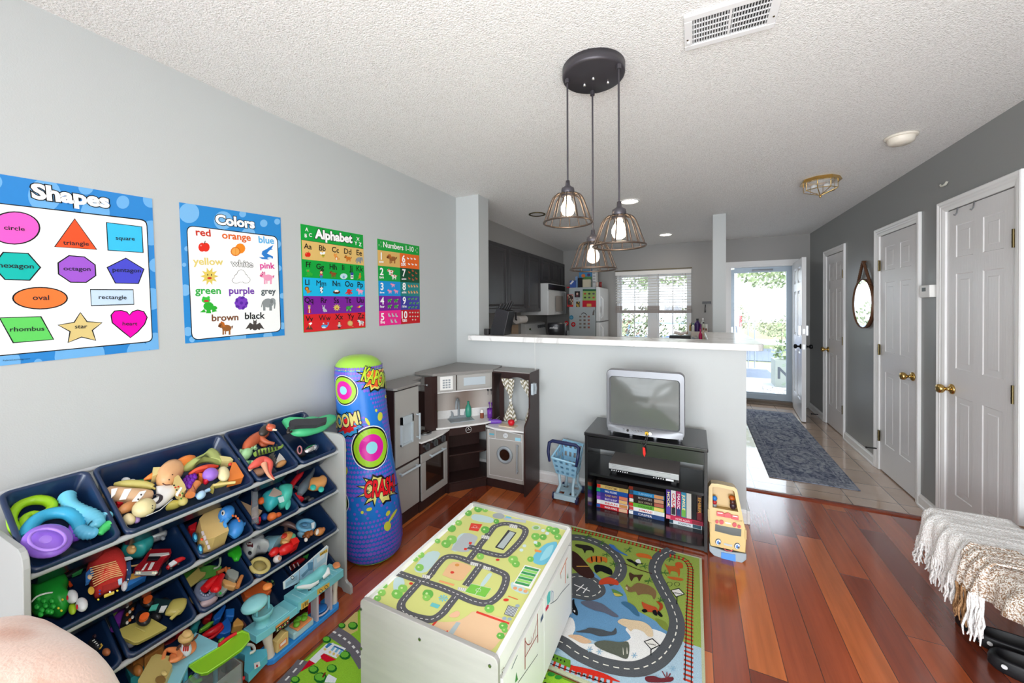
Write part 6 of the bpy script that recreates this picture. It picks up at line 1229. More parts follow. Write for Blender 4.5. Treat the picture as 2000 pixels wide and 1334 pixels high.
m_=MB(); b0=sq(.0,.068,0); m_.prism([b0-U2*.075-V2*.014,b0+U2*.075-V2*.014,b0+U2*.075+V2*.014,b0-U2*.075+V2*.014],(0,0,0),(0,0,.016))
m_.tube([b0+Vector((0,0,z))-V2*o-U2*(o*.5) for z,o in ((.01,0),(.10,0),(.14,.01),(.165,.035),(.168,.065),(.15,.09),(.115,.098),(.10,.098))],.0095,seg=12)
for s in (-.055,.055): m_.tube([b0+U2*s+Vector((0,0,.01)),b0+U2*s+Vector((0,0,.045))],[.012,.008],seg=12); m_.tube([b0+U2*s+Vector((0,0,.045)),b0+U2*(s*1.2)+Vector((0,0,.06))],[.006,.004],seg=8)
m_.build('tap','grey_plastic',pk,label='grey swan-neck tap with two levers')
# washing machine
WX0,WX1=.457,.803
MB().box((WX0,-.262,0),(WX1,-.25,.07)).box((WX0,-.262,.07),(WX0+.012,-.03,.475)).box((WX0,-.05,0),(WX1,-.03,.475)).box((WX0+.012,-.25,.465),(WX1,-.05,.475)).build('washer_body','dark_wood',pk)
wf=MB().box((WX0+.006,-.272,.072),(WX1-.012,-.262,.462),'a9a6a1'); Aw=plane_art((0,-.272,0),(1,0,0),(0,0,1),(0,-1,0),cK,mb=wf)
Aw.line([(868,560),(1000,575),(1080,595),(1128,605),(1135,965),(872,915)],.004,'eceef0',1,closed=True); Aw.line([(868,628),(1130,660)],.003,'eceef0',1); Aw.line([(918,565),(918,632)],.0025,'eceef0',1)
Aw.poly([(872,590),(910,594),(910,606),(872,602)],'5cb4cc',1); Aw.poly([(1075,625),(1120,630),(1120,655),(1076,650)],'9cd4e8',1); Aw.ell(1000,610,18,20,'dfe3e6',1); Aw.textc('M',1000,618,18,'8a9094',2)
wf=wf.build('washer_front','print_matte',pk,label='grey washing machine front with white printed outline')
c=PY(*cK(995,760),-.272); q=Matrix.Translation(c)@Vector((0,-1,0)).to_track_quat('Z','X').to_matrix().to_4x4(); m_=MB(); m_.lathe([(.044,0),(.068,0),(.068,.010),(.060,.016),(.050,.016),(.044,.008)],M=q,seg=32)
wd=m_.build('porthole','grey_plastic',wf); m_=MB(); m_.lathe([(.0,.004),(.045,.004)],M=q,seg=28); m_.build('glass','smoked',wd,label='dark porthole glass')
handle(PY(*cK(1100,690),-.272),PY(*cK(1098,890),-.272),(0,-.022,0),.006,wf,'grey_plastic')
tp=[(WX0-.003,-.03),(WX0-.003,-.275)]+[(WX0+(WX1-WX0)*t,-.275-.035*math.sin(PI*t)**.8) for t in (.15,.3,.5,.7,.85)]+[(WX1,-.29),(WX1,-.03)]
pr(tp,.475,.489,'counter_top','white_top','white top of the washing machine')
MB().prism([(0,-.31,0),(0,-.31,.50),(0,-.305,.53),(0,-.285,.55),(0,-.25,.57),(0,-.222,.60),(0,-.212,.64),(0,-.212,.925),(0,-.02,.925),(0,-.02,0)],(.803,0,0),(.817,0,0)).build('side_panel','dark_wood',pk,bevel=.002)
MB().box((.49,-.215,.905),(.803,-.02,.918)).build('top_board','dark_wood',pk); MB().box((.49,-.215,.918),(.815,-.015,.926)).build('roof_board','roof_board',pk,label='grey edge of the top board')
# arched window board
arch=[(.50,.49),(.50,.905),(.80,.905),(.80,.49),(.79,.49),(.79,.76)]+[(.665+.125*math.cos(a),.76+.105*math.sin(a)) for a in [PI*k/12 for k in range(1,12)]]+[(.54,.76),(.54,.49)]
def arched():
    mb=MB(); L=[(.50,.49),(.54,.49)];
    inn=[(.54,.49),(.54,.76)]+[(.665-.125*math.cos(PI*k/12),.76+.105*math.sin(PI*k/12)) for k in range(1,12)]+[(.79,.76),(.79,.49)]
    outr=[(.50,.49),(.50,.80)]+[(.50+.30*k/12,.905) for k in range(1,12)]+[(.80,.80),(.80,.49)]
    for i in range(len(inn)-1):
        for y0,fl in ((-.12,0),(-.108,1)):
            P=[(*outr[i][:1],y0,outr[i][1]),(outr[i+1][0],y0,outr[i+1][1]),(inn[i+1][0],y0,inn[i+1][1]),(inn[i][0],y0,inn[i][1])]; mb.add(P,[(0,1,2,3)])
        mb.add([(inn[i][0],-.12,inn[i][1]),(inn[i+1][0],-.12,inn[i+1][1]),(inn[i+1][0],-.108,inn[i+1][1]),(inn[i][0],-.108,inn[i][1])],[(0,1,2,3)])
    return mb.build('window_board','dark_wood',pk)
arched()
def curtain(xc_top,w_top,xc_mid,xc_bot,w_bot,z0,z1,name='curtain'):
    def fn(u,v):
        z=z1+(z0-z1)*v; t=v
        if t<.5: k=t/.5; k=k*k*(3-2*k); xc=xc_top+(xc_mid-xc_top)*k; w=w_top*(1-k)+.022*k
        else: k=(t-.5)/.5; k=k*k*(3-2*k); xc=xc_mid+(xc_bot-xc_mid)*k; w=.022*(1-k)+w_bot*k
        return Vector((xc+(u-.5)*w,-.126+.006*math.sin(u*18+v*2)-.004,z))
    col=lambda u,v:('e9e6df' if ((v*10+abs(((u*2)%1)-.5)*1.8)%1)<.5 else '8a8266')
    mb=MB(); mb.grid(fn,24,40,col); c=mb.build(name,'print_matte',pk,label='grey and white chevron curtain',weld=True,solid=.0015)
    m=MB(); m.ball((xc_mid,-.136,(z0+z1)/2),(.012,.008,.012)); m.build('tieback','white_board',c)
curtain(.585,.12,.61,.60,.12,.50,.85); curtain(.745,.10,.785,.765,.07,.50,.85)
# phone on the outer side
m_=MB(); m_.box((.817,-.20,.75),(.838,-.15,.84)); ph=m_.build('phone_cradle','light_plastic',pk,bevel=.004); m_=MB(); m_.tube([(.845,-.175,.76),(.852,-.175,.80),(.845,-.175,.84)],[.011,.007,.011],seg=10); m_.build('handset','grey_plastic',ph)
# things standing on the play kitchen
z=.518
def lathe_thing(name,label,cat,prof,loc,m='plastic',col='ffffff',cols=None,group=None,seg=20):
    mb=MB(); mb.lathe(prof,col=col,cols=cols,M=Matrix.Translation(loc),seg=seg); return tag(mb.build(name,m,loc=loc),label,cat,group)
p=sq(.06,.07,0); lathe_thing('soap_bottle','teal toy dish-soap bottle behind the toy sink','toy bottle',[(0,0),(.024,0),(.027,.02),(.026,.07),(.014,.10),(.009,.105),(.009,.13),(0,.13)],(p.x+.02,p.y+.01,z),col='3f9c84')
lathe_thing('toy_jar','small white toy bottle with brown label beside the soap','toy bottle',[(0,0),(.016,0),(.016,.015),(.0165,.045),(.013,.055),(.013,.07),(0,.07)],(.375,-.195,z),cols=['f0eeea','8a4a34','8a4a34','f0eeea','f0eeea','f0eeea'])
cup=thing('utensil_cup','purple toy cup holding purple utensils on the right of the toy counter','toy cup',(.435,-.16,z)); MB().lathe([(0,0),(.024,0),(.028,.075),(.024,.075),(.021,.01),(0,.01)],'7a3aa8',M=Matrix.Translation((.435,-.16,z))).build('cup','plastic',cup)
for a,b in ((.012,.004),(-.012,.008)): m_=MB(); m_.tube([(.435,-.16,z+.012),(.435+a,-.16+b,z+.11)],.0035,'6a2c98',seg=6); m_.ball((.435+a*1.1,-.16+b,z+.118),(.008,.005,.012),'6a2c98'); m_.build('utensil','plastic',cup)
pl=MB(); 
for k in range(7): a=k*.9; pl.tube([(.11,-.47,.56),(.11+.02*math.cos(a),-.47+.02*math.sin(a),.61+.006*(k%3))],[.004,.001],'7aa848',seg=6)
pl.lathe([(0,0),(.014,0),(.018,.045),(0,.045)],'e8e8e4',M=Matrix.Translation((.11,-.47,z))); tag(pl.build('toy_plant','plastic'),'little green toy plant at the left end of the toy counter','toy plant')
p=(.62,-.19,.49); tag(MB().box((.56,-.255,.4895),(.70,-.185,.497),'d8c8b0').build('cutting_board','print_matte',bevel=.002),'small pale toy cutting board on the washing machine top','toy board')
lathe_thing('toy_tomato','shiny red toy tomato on the little cutting board','toy food',[(0,0),(.018,.002),(.028,.02),(.024,.04),(.01,.046),(0,.044)],(.655,-.215,.498),col='d01828')
m_=MB(); m_.tube([(.475,-.22,.508),(.51,-.20,.508),(.55,-.18,.504)],[.018,.02,.012],'7448b0',seg=14); m_.ball((.47,-.222,.510),.019,'6a40a8'); tag(m_.build('toy_torch','plastic'),'purple toy torch lying on the washing machine top','toy torch')
for (x,y,n) in ((.445,-.10,'spoon'),): 
    m_=MB()
    for k in range(2): m_.tube([(.40+k*.02,-.135+k*.02,.70),(.40+k*.02,-.135+k*.02,.735)],.002,'3a3a3c',seg=6); m_.ball((.40+k*.02,-.135+k*.02,.74),(.008,.003,.012),'3a3a3c')
    tag(m_.build('utensil_hook','plastic'),'two little black toy ladles hanging at the right of the toy splash back','toy utensil')
# ================================================================ inflatable punching bag
PR=[(0,.10),(.012,.135),(.03,.156),(.08,.168),(.18,.172),(.3,.168),(.45,.158),(.6,.146),(.8,.140),(.95,.138),(1.05,.136),(1.085,.131)]
def br_(z):
    for i in range(len(PR)-1):
        if z<=PR[i+1][0]: 
            t=max(0,(z-PR[i][0])/(PR[i+1][0]-PR[i][0])); return PR[i][1]+(PR[i+1][1]-PR[i][1])*t
    return PR[-1][1]
def bc(z): t=z/1.15; return (.262-.09*t,-1.272-.022*t)
def bS(a,b,h=0):
    th=a/.15; r=br_(b)+h; r*=1+.006*math.sin(b*60+3*math.sin(th*2))*(1 if .4<b<.7 else .3); c=bc(b); return Vector((c[0]+r*math.cos(th),c[1]+r*math.sin(th),b))
def bpx(u,v):
    a,b=-.115,.6
    for _ in range(40):
        p=proj(bS(a,b)); ea,eb=u-p[0],v-p[1]; pa=proj(bS(a+1e-4,b)); pb=proj(bS(a,b+1e-4))
        J=[[(pa[0]-p[0])/1e-4,(pb[0]-p[0])/1e-4],[(pa[1]-p[1])/1e-4,(pb[1]-p[1])/1e-4]]; D=J[0][0]*J[1][1]-J[0][1]*J[1][0]
        if abs(D)<1: break
        da=(ea*J[1][1]-J[0][1]*eb)/D; db=(J[0][0]*eb-J[1][0]*ea)/D; a+=max(-.05,min(.05,da)); b+=max(-.1,min(.1,db)); a=max(-.36,min(.12,a)); b=max(.01,min(1.08,b))
    return (a,b)
mb=MB(); mb.grid(lambda u,v:bS(u*2*PI*.15,.012+1.073*v),48,60,'1d72cc')
cbag=crop(630,670,2.965); A=Art(mb,lambda a,b,h:bS(a,b,h+.0006),bpx,cbag,.0005)
for r in range(44):
    z=.04+r*.0245
    for k in range(30):
        a=-.37+k*.0175+(r%2)*.00875
        if .62<z+.25*math.sin(a*9)<.78 or .28<z<.40 and (k*7+r)%3: continue
        s=.0078+.0012*math.sin(r*.5); A.fan((a,z),[(a+s*math.cos(j*PI/4),z+s*1.1*math.sin(j*PI/4)) for j in range(8)],'7a58cc',1)
def target(x,y,rx,ry,da=0):
    c0=bpx(*cbag(x,y)); c0=(c0[0]+da,c0[1])
    for i,(k,c) in enumerate(((1.08,'e8eef4'),(1.03,'121418'),(.94,'9ccc28'),(.66,'d818a0'),(.30,'90d4e4'))): A.fan(c0,[(c0[0]+rx*k*math.cos(j*PI/16),c0[1]+ry*k*math.sin(j*PI/16)) for j in range(32)],c,3+i,5)
def target_(x,y,rx,ry):
    for k,c in ((1.08,'e8eef4'),(1.03,'121418'),(.94,'9ccc28'),(.66,'d818a0'),(.30,'90d4e4')): A.ell(x,y,rx*k,ry*k,c,3+ [1.08,1.03,.94,.66,.30].index(k),0,30,5)
target(122,274,.083,.078); target(285,605,.105,.112); target(140,925,.085,.075,-.075)
def burst(x,y,rx,ry,cols,n=13,rot=0,sp=.62):
    for i,(k,c) in enumerate(cols):
        pts=[]
        for j in range(2*n): a=rot+PI*j/n; r=k*(1 if j%2==0 else sp)*(1+.18*math.sin(j*2.7)); pts.append((x+rx*r*math.cos(a),y+ry*r*math.sin(a)))
        A.fan((x,y),pts,c,9+i,4,q=True)
burst(300,200,98,100,(('1.0' and 1.0,'14161a'),(.84,'d8d468'),(.68,'e8602c')),12,.3)
burst(145,475,95,90,((1.0,'14161a'),(.9,'3c9cd8'),(.62,'d82028')),11,.1)
burst(320,850,115,112,((1.0,'14161a'),(.86,'d8d070'),(.66,'e0dc88')),12,.2)
for t,x0,x1,y,y1,h,c,o in (('KAPOW!',222,362,212,262,.078,'b4d02c','14161a'),('BOOM!',62,225,520,462,.068,'d4c878','14161a'),('CRASH!',240,412,890,850,.085,'e01020','14161a')):
    A.text(t,x0,x1,y,c,14,y1=y1,out=o,outw=.075,bold=.03,h=h,shear=.1)
for x,y,rx,ry,an in ((75,135,14,28,.5),(100,150,6,8,0),(260,455,9,26,-.5),(332,425,14,26,.1),(270,962,17,10,-.3),(320,1020,10,24,.2),(378,985,18,10,-1),(230,980,9,9,0),(264,1065,12,13,0),(375,1060,20,28,.2),(405,1000,7,48,.55),(131,620,10,16,0),(133,740,14,26,0),(310,390,7,9,0),(365,310,6,9,0),(286,1180,8,8,0)): A.ell(x,y,rx,ry,'ccd044',2.5,an,14,3)
pass
body=mb
bag=thing('punching_bag','tall inflatable blue comic-print punching bag with KAPOW BOOM and CRASH bursts','punching bag',(.262,-1.262,0))
body.build('body','vinyl',bag)
def cap(z0,prof,c):
    mb=MB(); n=48; vs=[]; 
    for r,z in prof:
        for j in range(n): a=2*PI*j/n; cc=bc(z); w=1+.012*math.sin(a*22)*(r/.13); vs.append((cc[0]+r*w*math.cos(a),cc[1]+r*w*math.sin(a),z))
    mb.add(vs,[(i*n+j,i*n+(j+1)%n,(i+1)*n+(j+1)%n,(i+1)*n+j) for i in range(len(prof)-1) for j in range(n)],c,True); return mb
cap(1.08,[(.1315,1.083),(.130,1.092),(.122,1.112),(.106,1.132),(.082,1.148),(.05,1.157),(.02,1.16),(.0005,1.16)],'9fd44c').build('top_cap','vinyl',bag,label='lime green dome top')
cap(0,[(.0005,.0008),(.09,.0008),(.125,.003),(.139,.012),(.1365,.014)],'7aa83c').build('base','vinyl',bag,label='green welded base')
# ================================================================ television stand
mat('black_laminate','18181b',.25,coat=.3); mat('black_edge','3a3a3e',.3)
ts=thing('television_stand','low black laminate television stand with two open shelves against the half wall','tv stand',(1.67,-.27,0))
sx0,sx1,sy0,sy1=1.313,2.034,-.465,-.085
MB().box((sx0-.004,sy0-.004,.588),(sx1+.004,sy1,.610)).build('top','black_laminate',ts,bevel=.004)
MB().box((sx0,sy0,.006),(sx0+.018,sy1,.588)).build('side_panel','black_laminate',ts,bevel=.001); MB().box((sx1-.018,sy0,.006),(sx1,sy1,.588)).build('side_panel','black_laminate',ts,bevel=.001)
MB().box((sx0+.018,sy0+.004,.51),(sx1-.018,sy0+.02,.583)).build('apron','black_laminate',ts)
MB().box((sx0+.018,sy0+.03,.318),(sx1-.018,sy1,.334)).build('shelf','black_laminate',ts); MB().box((sx0+.018,sy0,.022),(sx1-.018,sy1,.038)).build('shelf','black_laminate',ts); MB().box((sx0+.018,sy0+.01,.006),(sx1-.018,sy0+.022,.022)).build('plinth','black_laminate',ts)
MB().box((sx0+.018,sy1-.006,.036),(sx1-.018,sy1,.335)).build('back_panel','black_laminate',ts,label='black back panel, open along its top')
for x in (sx0+.03,sx1-.03):
    MB().cyl((x,sy0+.03,0),(x,sy0+.03,.006),.012,seg=12).build('foot','black_laminate',ts)
# television
mat('tv_silver','808287',.35,metal=.35); mat('tv_brown','7d7470',.5); 
def screenm():
    m,n,L,b=newmat('crt_glass'); b.inputs['Base Color'].default_value=lin('5d605d'); b.inputs['Roughness'].default_value=.12; b.inputs['Specular IOR Level'].default_value=.3
screenm()
tv=thing('television','silver tube television on the black stand','television',(1.68,-.3,.612))
ct=crop(1060,700,3.2548); X0,X1,Z0,Z1=1.446,1.915,.628,1.030; YF=-.42
def rr(x0,x1,z0,z1,r,y,n=5):
    out=[]
    for cx,cz,a0 in ((x1-r,z1-r,0),(x0+r,z1-r,PI/2),(x0+r,z0+r,PI),(x1-r,z0+r,1.5*PI)):
        for k in range(n): a=a0+PI/2*k/(n-1); out.append(Vector((cx+r*math.cos(a),y,cz+r*math.sin(a))))
    return out
def skin(mb,loops,col,cap0=False,cap1=False,smooth=False):
    n=len(loops[0]); vs=sum(loops,[]); fs=[]
    for k in range(len(loops)-1): fs+=[(k*n+i,(k+1)*n+i,(k+1)*n+(i+1)%n,k*n+(i+1)%n) for i in range(n)]
    if cap0: fs.append(tuple(range(n)))
    if cap1: fs.append(tuple((len(loops)-1)*n+i for i in range(n))[::-1])
    mb.add(vs,fs,col,smooth)
mb=MB(); skin(mb,[rr(1.474,1.880,.678,.981,.02,YF+.010),rr(1.466,1.888,.672,.987,.022,YF-.006),rr(X0+.004,X1-.004,Z0+.004,Z1-.004,.03,YF-.004),rr(X0,X1,Z0,Z1,.034,YF+.004),rr(X0,X1,Z0,Z1,.034,YF+.05)],'b2b3b6')
bz=mb.build('bezel','tv_silver',tv)
mb=MB(); skin(mb,[rr(X0+.002,X1-.002,Z0+.002,Z1-.002,.034,YF+.05),rr(X0+.01,X1-.01,Z0+.01,Z1-.012,.034,YF+.12),rr(X0+.07,X1-.07,Z0+.03,Z1-.07,.03,YF+.24),rr(X0+.12,X1-.12,Z0+.05,Z1-.12,.03,YF+.31)],'7d7470',False,True); mb.build('rear_housing','tv_brown',tv)
mb=MB(); mb.grid(lambda u,v:Vector((1.472+.41*u,YF+.008-.018*math.sin(PI*u)*math.sin(PI*v),.676+.307*v)),24,18); mb.build('screen','crt_glass',tv,label='dark bulging glass screen')
mb=MB(); mb.grid(lambda u,v:Vector((X0+.012+(X1-X0-.024)*u,YF-.006-(.026*math.sin(PI*u))*(1-v)**.5-.004,.632+.038*v)),20,5); mb.box((X0+.012,YF-.008,.631),(X1-.012,YF+.01,.634)); mb.build('control_panel','tv_silver',tv)
for k,x in enumerate((1.56,1.585,1.612,1.63,1.648,1.666)):
    c=Vector((x,YF-.030-.002*k if k<4 else YF-.035,.652)); MB().cyl(c+Vector((0,.012,0)),c,.006 if k!=1 else .0075,seg=12).build('button','black_laminate' if k==1 else 'tv_silver',tv)
mb=MB(); mb.cyl((1.70,YF-.03,.652),(1.70,YF-.044,.652),.011,'c8a030',seg=16); mb.cyl((1.72,YF-.03,.652),(1.72,YF-.040,.652),.010,'d8d8d8',seg=16); mb.build('av_sockets','metal_paint',tv)
mb=MB(); A=plane_art((0,YF-.0325,0),(1,0,0),(0,0,1),(0,-1,0),mb=mb); A.text('TOSHIBA',1.655,1.72,.664,'6a6a6e',1,q=False); mb.build('lettering','print',tv)
for x in (1.476,1.60,1.745,1.885): MB().cyl((x,YF+.03 if x in(1.476,1.885) else YF+.01,.6105),(x,YF+.03 if x in(1.476,1.885) else YF+.01,.634),.012,seg=14).build('foot','tv_silver',tv)
mb=MB(); mb.tube([(1.70,-.468,.652),(1.698,-.482,.63),(1.69,-.486,.612),(1.665,-.487,.605),(1.68,-.488,.585),(1.685,-.488,.57)],.0025,'1a1a1c',seg=6); mb.tube([(1.71,-.468,.648),(1.70,-.485,.60),(1.688,-.489,.58)],.002,'1a1a1c',seg=6)
mb.prism([(1.680,-.490,.575),(1.694,-.490,.572),(1.697,-.490,.535),(1.690,-.490,.515),(1.682,-.490,.535)],(0,-.003,0),(0,.003,0),'d82020'); tag(mb.build('cable_plug','plastic'),'black cable with a red tag hanging from the front sockets of the television','cable')
# video recorder
vc=thing('video_recorder','silver combined video and disc player on the upper shelf of the black stand','video recorder',(1.66,-.27,.336))
vx0,vx1=1.455,1.88; MB().box((vx0,-.385,.348),(vx1,-.14,.402)).build('case','tv_brown',vc,bevel=.002)
mat('vcr_silver','c2c4c6',.3,metal=.4); MB().box((vx0,-.395,.368),(vx1,-.385,.402)).build('front_panel','vcr_silver',vc,bevel=.001); MB().box((vx0+.002,-.392,.350),(vx1-.002,-.385,.368)).build('button_strip','black_laminate',vc)
mb=MB(); A=plane_art((0,-.395,0),(1,0,0),(0,0,1),(0,-1,0),mb=mb)
for x0_,x1_,z0_,z1_ in ((1.475,1.60,.374,.396),(1.645,1.835,.374,.396)): A.line([(x0_,z0_),(x1_,z0_),(x1_,z1_),(x0_,z1_)],.001,'6a6c70',1,q=False,closed=True)
A.line([(1.475,.385),(1.60,.385)],.001,'6a6c70',1,q=False)
for k in range(8): A.fan((1.475+k*.014,.359),[(1.475+k*.014+.0035*math.cos(j),.359+.0035*math.sin(j)) for j in range(6)],'e8e8ea',-6)
for k in range(5): A.fan((1.735+k*.014,.359),[(1.735+k*.014+.0035*math.cos(j),.359+.0035*math.sin(j)) for j in range(6)],'e8e8ea',-6)
mb.box((1.805,-.394,.354),(1.85,-.392,.365),'d8d8da'); mb.build('controls','print',vc,label='row of small white control buttons')
for x in (vx0+.03,vx1-.03): MB().box((x-.015,-.37,.3345),(x+.015,-.17,.348)).build('foot','black_laminate',vc)
dv=thing('disc_player','thin black and silver disc player under the video recorder','disc player',(1.66,-.27,.336)) if False else None
# tapes
random.seed(11)
def tape(x0,x1,z0,z1,y,cols,text,label,vert=False,tc='f0f0f0',group=None):
    mb=MB(); mb.box((x0,y,z0),(x1,y+.115,z1),cols[0]); A=plane_art((0,y,0),(1,0,0),(0,0,1),(0,-1,0),mb=mb)
    L,W_=(z1-z0,x1-x0) if vert else (x1-x0,z1-z0)
    if vert: q=lambda a,b:(x0+b*W_,z1-a*L)
    else: q=lambda a,b:(x0+a*L,z0+b*W_)
    for i,c in enumerate(cols[1:]):
        a0,a1=[(0.0,.12),(.72,.98),(.12,.3)][i%3]; A.poly([q(a0,.08),q(a1,.08),q(a1,.92),q(a0,.92)],c,1+i,q=False)
    if text:
        if vert: A.text(text,q(.25,.25)[0],q(.75,.25)[0],0,tc,4,q=False) if False else A.mb.M
        if vert:
            v,f=text_mesh(text,.02); lo,hi=fontdims(text); s=(.5*L)/(hi-lo); o=q(.25,.25)
            mb.add([A.S(o[0]+p[1]*min(s,W_*.8),o[1]-(p[0]-lo)*s,.0015) for p in v],f,tc)
        else: A.text(text,x0+.27*L,x0+.66*L,z0+W_*.24,tc,4,q=False,bold=.008,h=W_*.5)
    return tag(mb.build('video_tape','print'),label,'video tape',group or 'video tapes on the lower shelf of the stand')
z=.0385; g='video tapes stacked flat on the lower shelf'
for i,(cols,t,tc,lab) in enumerate(((('c0202c','2858a8','d8b090'),'MASK-HARE','f0f0f0','red tape at the bottom of the left stack'),(('e4e4e4','f0f0f0','c88850'),'BEAN','d02020','white tape with red lettering in the left stack'),(('4a3a90','9a50b8','d8b070'),'BEAUTY & BEAST','e8e0f0','purple tape second above the white one in the left stack'),(('3c3488','5848a0','d07858'),'SUNSET PARTY','d8b060','violet tape with orange lettering in the left stack'),(('1c4c98','2aa060','1c4c98'),'SMALL SOLDIERS','e8e8f0','blue tape in the left stack'),(('c8ac68','c83028','b09850'),'STORYTIME','6a4a30','tan tape near the top of the left stack'),(('241c1c','3a3030'),'','ffffff','black tape on top of the left stack'))):
    tape(1.349+.002*(i%2),1.560+.002*((i*3)%2),z,z+.0268,-.29+.002*(i%3),cols,t,lab,tc=tc,group=g); z+=.0272
z=.0385
for i,(cols,t,tc,lab) in enumerate(((('2c4678','e8e8e8','2c4678'),'CASPER','e8e8e8','navy tape at the bottom of the middle stack'),(('e8e8e8','c04848','d8d8d8'),'JUMANJI','c83828','white tape with red lettering in the middle stack'),(('64a83c','c83028','e0c068'),'SCHOOLHOUSE','24401c','green tape in the middle stack'),(('2a2420','e0dcd4','b06050'),'BOX OFFICE','a89880','dark brown tape in the middle stack'),(('2c2428','b83028','c09070'),'MONSTERS','a0a0a0','dark tape with a red patch in the middle stack'),(('2878a8','2c4660','c88a58'),'SUBMARINE','88b8d8','blue-green tape near the top of the middle stack'),(('241c1c','7a2c20'),'','ffffff','black tape on top of the middle stack'))):
    tape(1.567+.002*((i*5)%2),1.789,z,z+.0268,-.285+.002*(i%2),cols,t,lab,tc=tc,group=g); z+=.0272
tape(1.82,2.008,.0385,.064,-.288,('d0d8dc','204050','305060'),'DOGPATCH','pale tape lying at the bottom of the right stack',tc='202428',group=g)
tape(1.80,2.012,.0645,.0905,-.292,('c02c50','e08090','8a2838'),'HOME AGAIN','crimson tape lying under the upright tapes',tc='f0c8c8',group=g)
x=1.80
for i,(w,cols,t,tc,lab) in enumerate(((.027,('4a3488','e8e8f0','5a44a0'),'HOOK','f0e8a0','purple upright tape, first from the left'),(.028,('d8d8d8','f0e8e0','303030'),'CASA','c02020','white upright tape with a small portrait'),(.028,('a83060','e8c0b0','304070'),'MAGIC','f0d8e0','pink upright tape, third from the left'),(.028,('3c88a8','c84828','70a848'),'JUNGLE','f0e0a0','teal upright tape, fourth from the left'),(.028,('c8c4bc','d8d4cc'),'','888888','plain grey video tape standing among the coloured ones'),(.027,('1c1c20','28282c'),'','ffffff','black upright tape, second from the right'),(.028,('3a2428','b8702c','7a2028'),'EMBER','e0a050','dark upright tape with an orange picture, last on the right'))):
    tape(x,x+w,.0912,.284 if i!=1 else .28,-.285,cols,t,lab,True,tc,group='video tapes standing upright on the lower shelf'); x+=w+.0022
# ================================================================ toy shopping trolley
tr=thing('toy_trolley','pale blue plastic toy shopping trolley with a navy handle, left of the stand','toy trolley',(1.11,-.17,0))
bl1,bl2='8fc0dc','b6d4e2'
def lattice(mb,P,nu,nv,t,c,rim=.3):
    """perforated panel; P(u,v)->point; thickness via solidify later"""
    for i in range(nu):
        for j in range(nv):
            u0,u1,v0,v1=i/nu,(i+1)/nu,j/nv,(j+1)/nv; a=.24
            iu0,iu1,iv0,iv1=u0+(u1-u0)*a,u1-(u1-u0)*a,v0+(v1-v0)*a,v1-(v1-v0)*a
            o=[(u0,v0),(u1,v0),(u1,v1),(u0,v1)]; n=[(iu0,iv0),(iu1,iv0),(iu1,iv1),(iu0,iv1)]
            for k in range(4): mb.add([P(*o[k]),P(*o[(k+1)%4]),P(*n[(k+1)%4]),P(*n[k])],[(0,1,2,3)],c)
bt=[Vector(p) for p in ((1.005,-.255,.315),(1.205,-.28,.305),(1.195,-.055,.375),(1.03,-.04,.385))]; bb=[Vector(p) for p in ((1.03,-.22,.19),(1.18,-.235,.185),(1.175,-.09,.19),(1.045,-.08,.19))]
mb=MB()
for k,nu in ((0,4),(1,4),(2,4),(3,4)):
    a0,a1,b0_,b1_=bt[k],bt[(k+1)%4],bb[k],bb[(k+1)%4]; lattice(mb,lambda u,v:(a0.lerp(a1,u)).lerp(b0_.lerp(b1_,u),v),nu,3,0,bl1)
mb.add(bb,[(0,1,2,3)],bl1); ba=mb.build('basket','plastic',tr,solid=.005)
mb=MB(); mb.tube(bt+[bt[0]],.008,'9ccae2',seg=8); mb.build('rim','plastic',ba)
nv='232a52'
mb=MB(); mb.tube([(1.20,-.28,.29),(1.215,-.285,.36),(1.213,-.25,.415),(1.19,-.245,.43),(1.10,-.245,.433),(1.01,-.24,.435),(.985,-.245,.42),(.985,-.27,.36),(.995,-.27,.29)],[.009,.012,.013,.013,.015,.013,.013,.012,.009],nv,seg=10); mb.build('handle','plastic',tr,label='navy push handle')
mb=MB()
for a,b,c in (((1.04,-.19,.19),(1.055,-.2,.10),(1.035,-.22,.035)),((1.165,-.20,.185),(1.155,-.21,.10),(1.165,-.235,.035)),((1.06,-.10,.19),(1.07,-.09,.10),(1.055,-.06,.035)),((1.165,-.11,.19),(1.16,-.10,.10),(1.175,-.065,.035))): mb.tube([a,b,c],[.014,.010,.016],bl2,seg=8)
mb.build('legs','plastic',tr,label='pale grey-blue frame struts')
mb=MB(); lattice(mb,lambda u,v:Vector((1.025+.165*u,-.25+.215*v,.04)),2,2,0,bl2); mb.box((1.03,-.262,.022),(1.19,-.25,.052),bl2); mb.build('lower_tray','plastic',tr,solid=.012)
for x,y in ((1.018,-.235),(1.196,-.245),(1.035,-.055),(1.19,-.055)):
    MB().tube([(x-.009,y,.026),(x+.009,y,.026)],.026,nv,seg=18).build('wheel','plastic',tr,label='navy wheel')
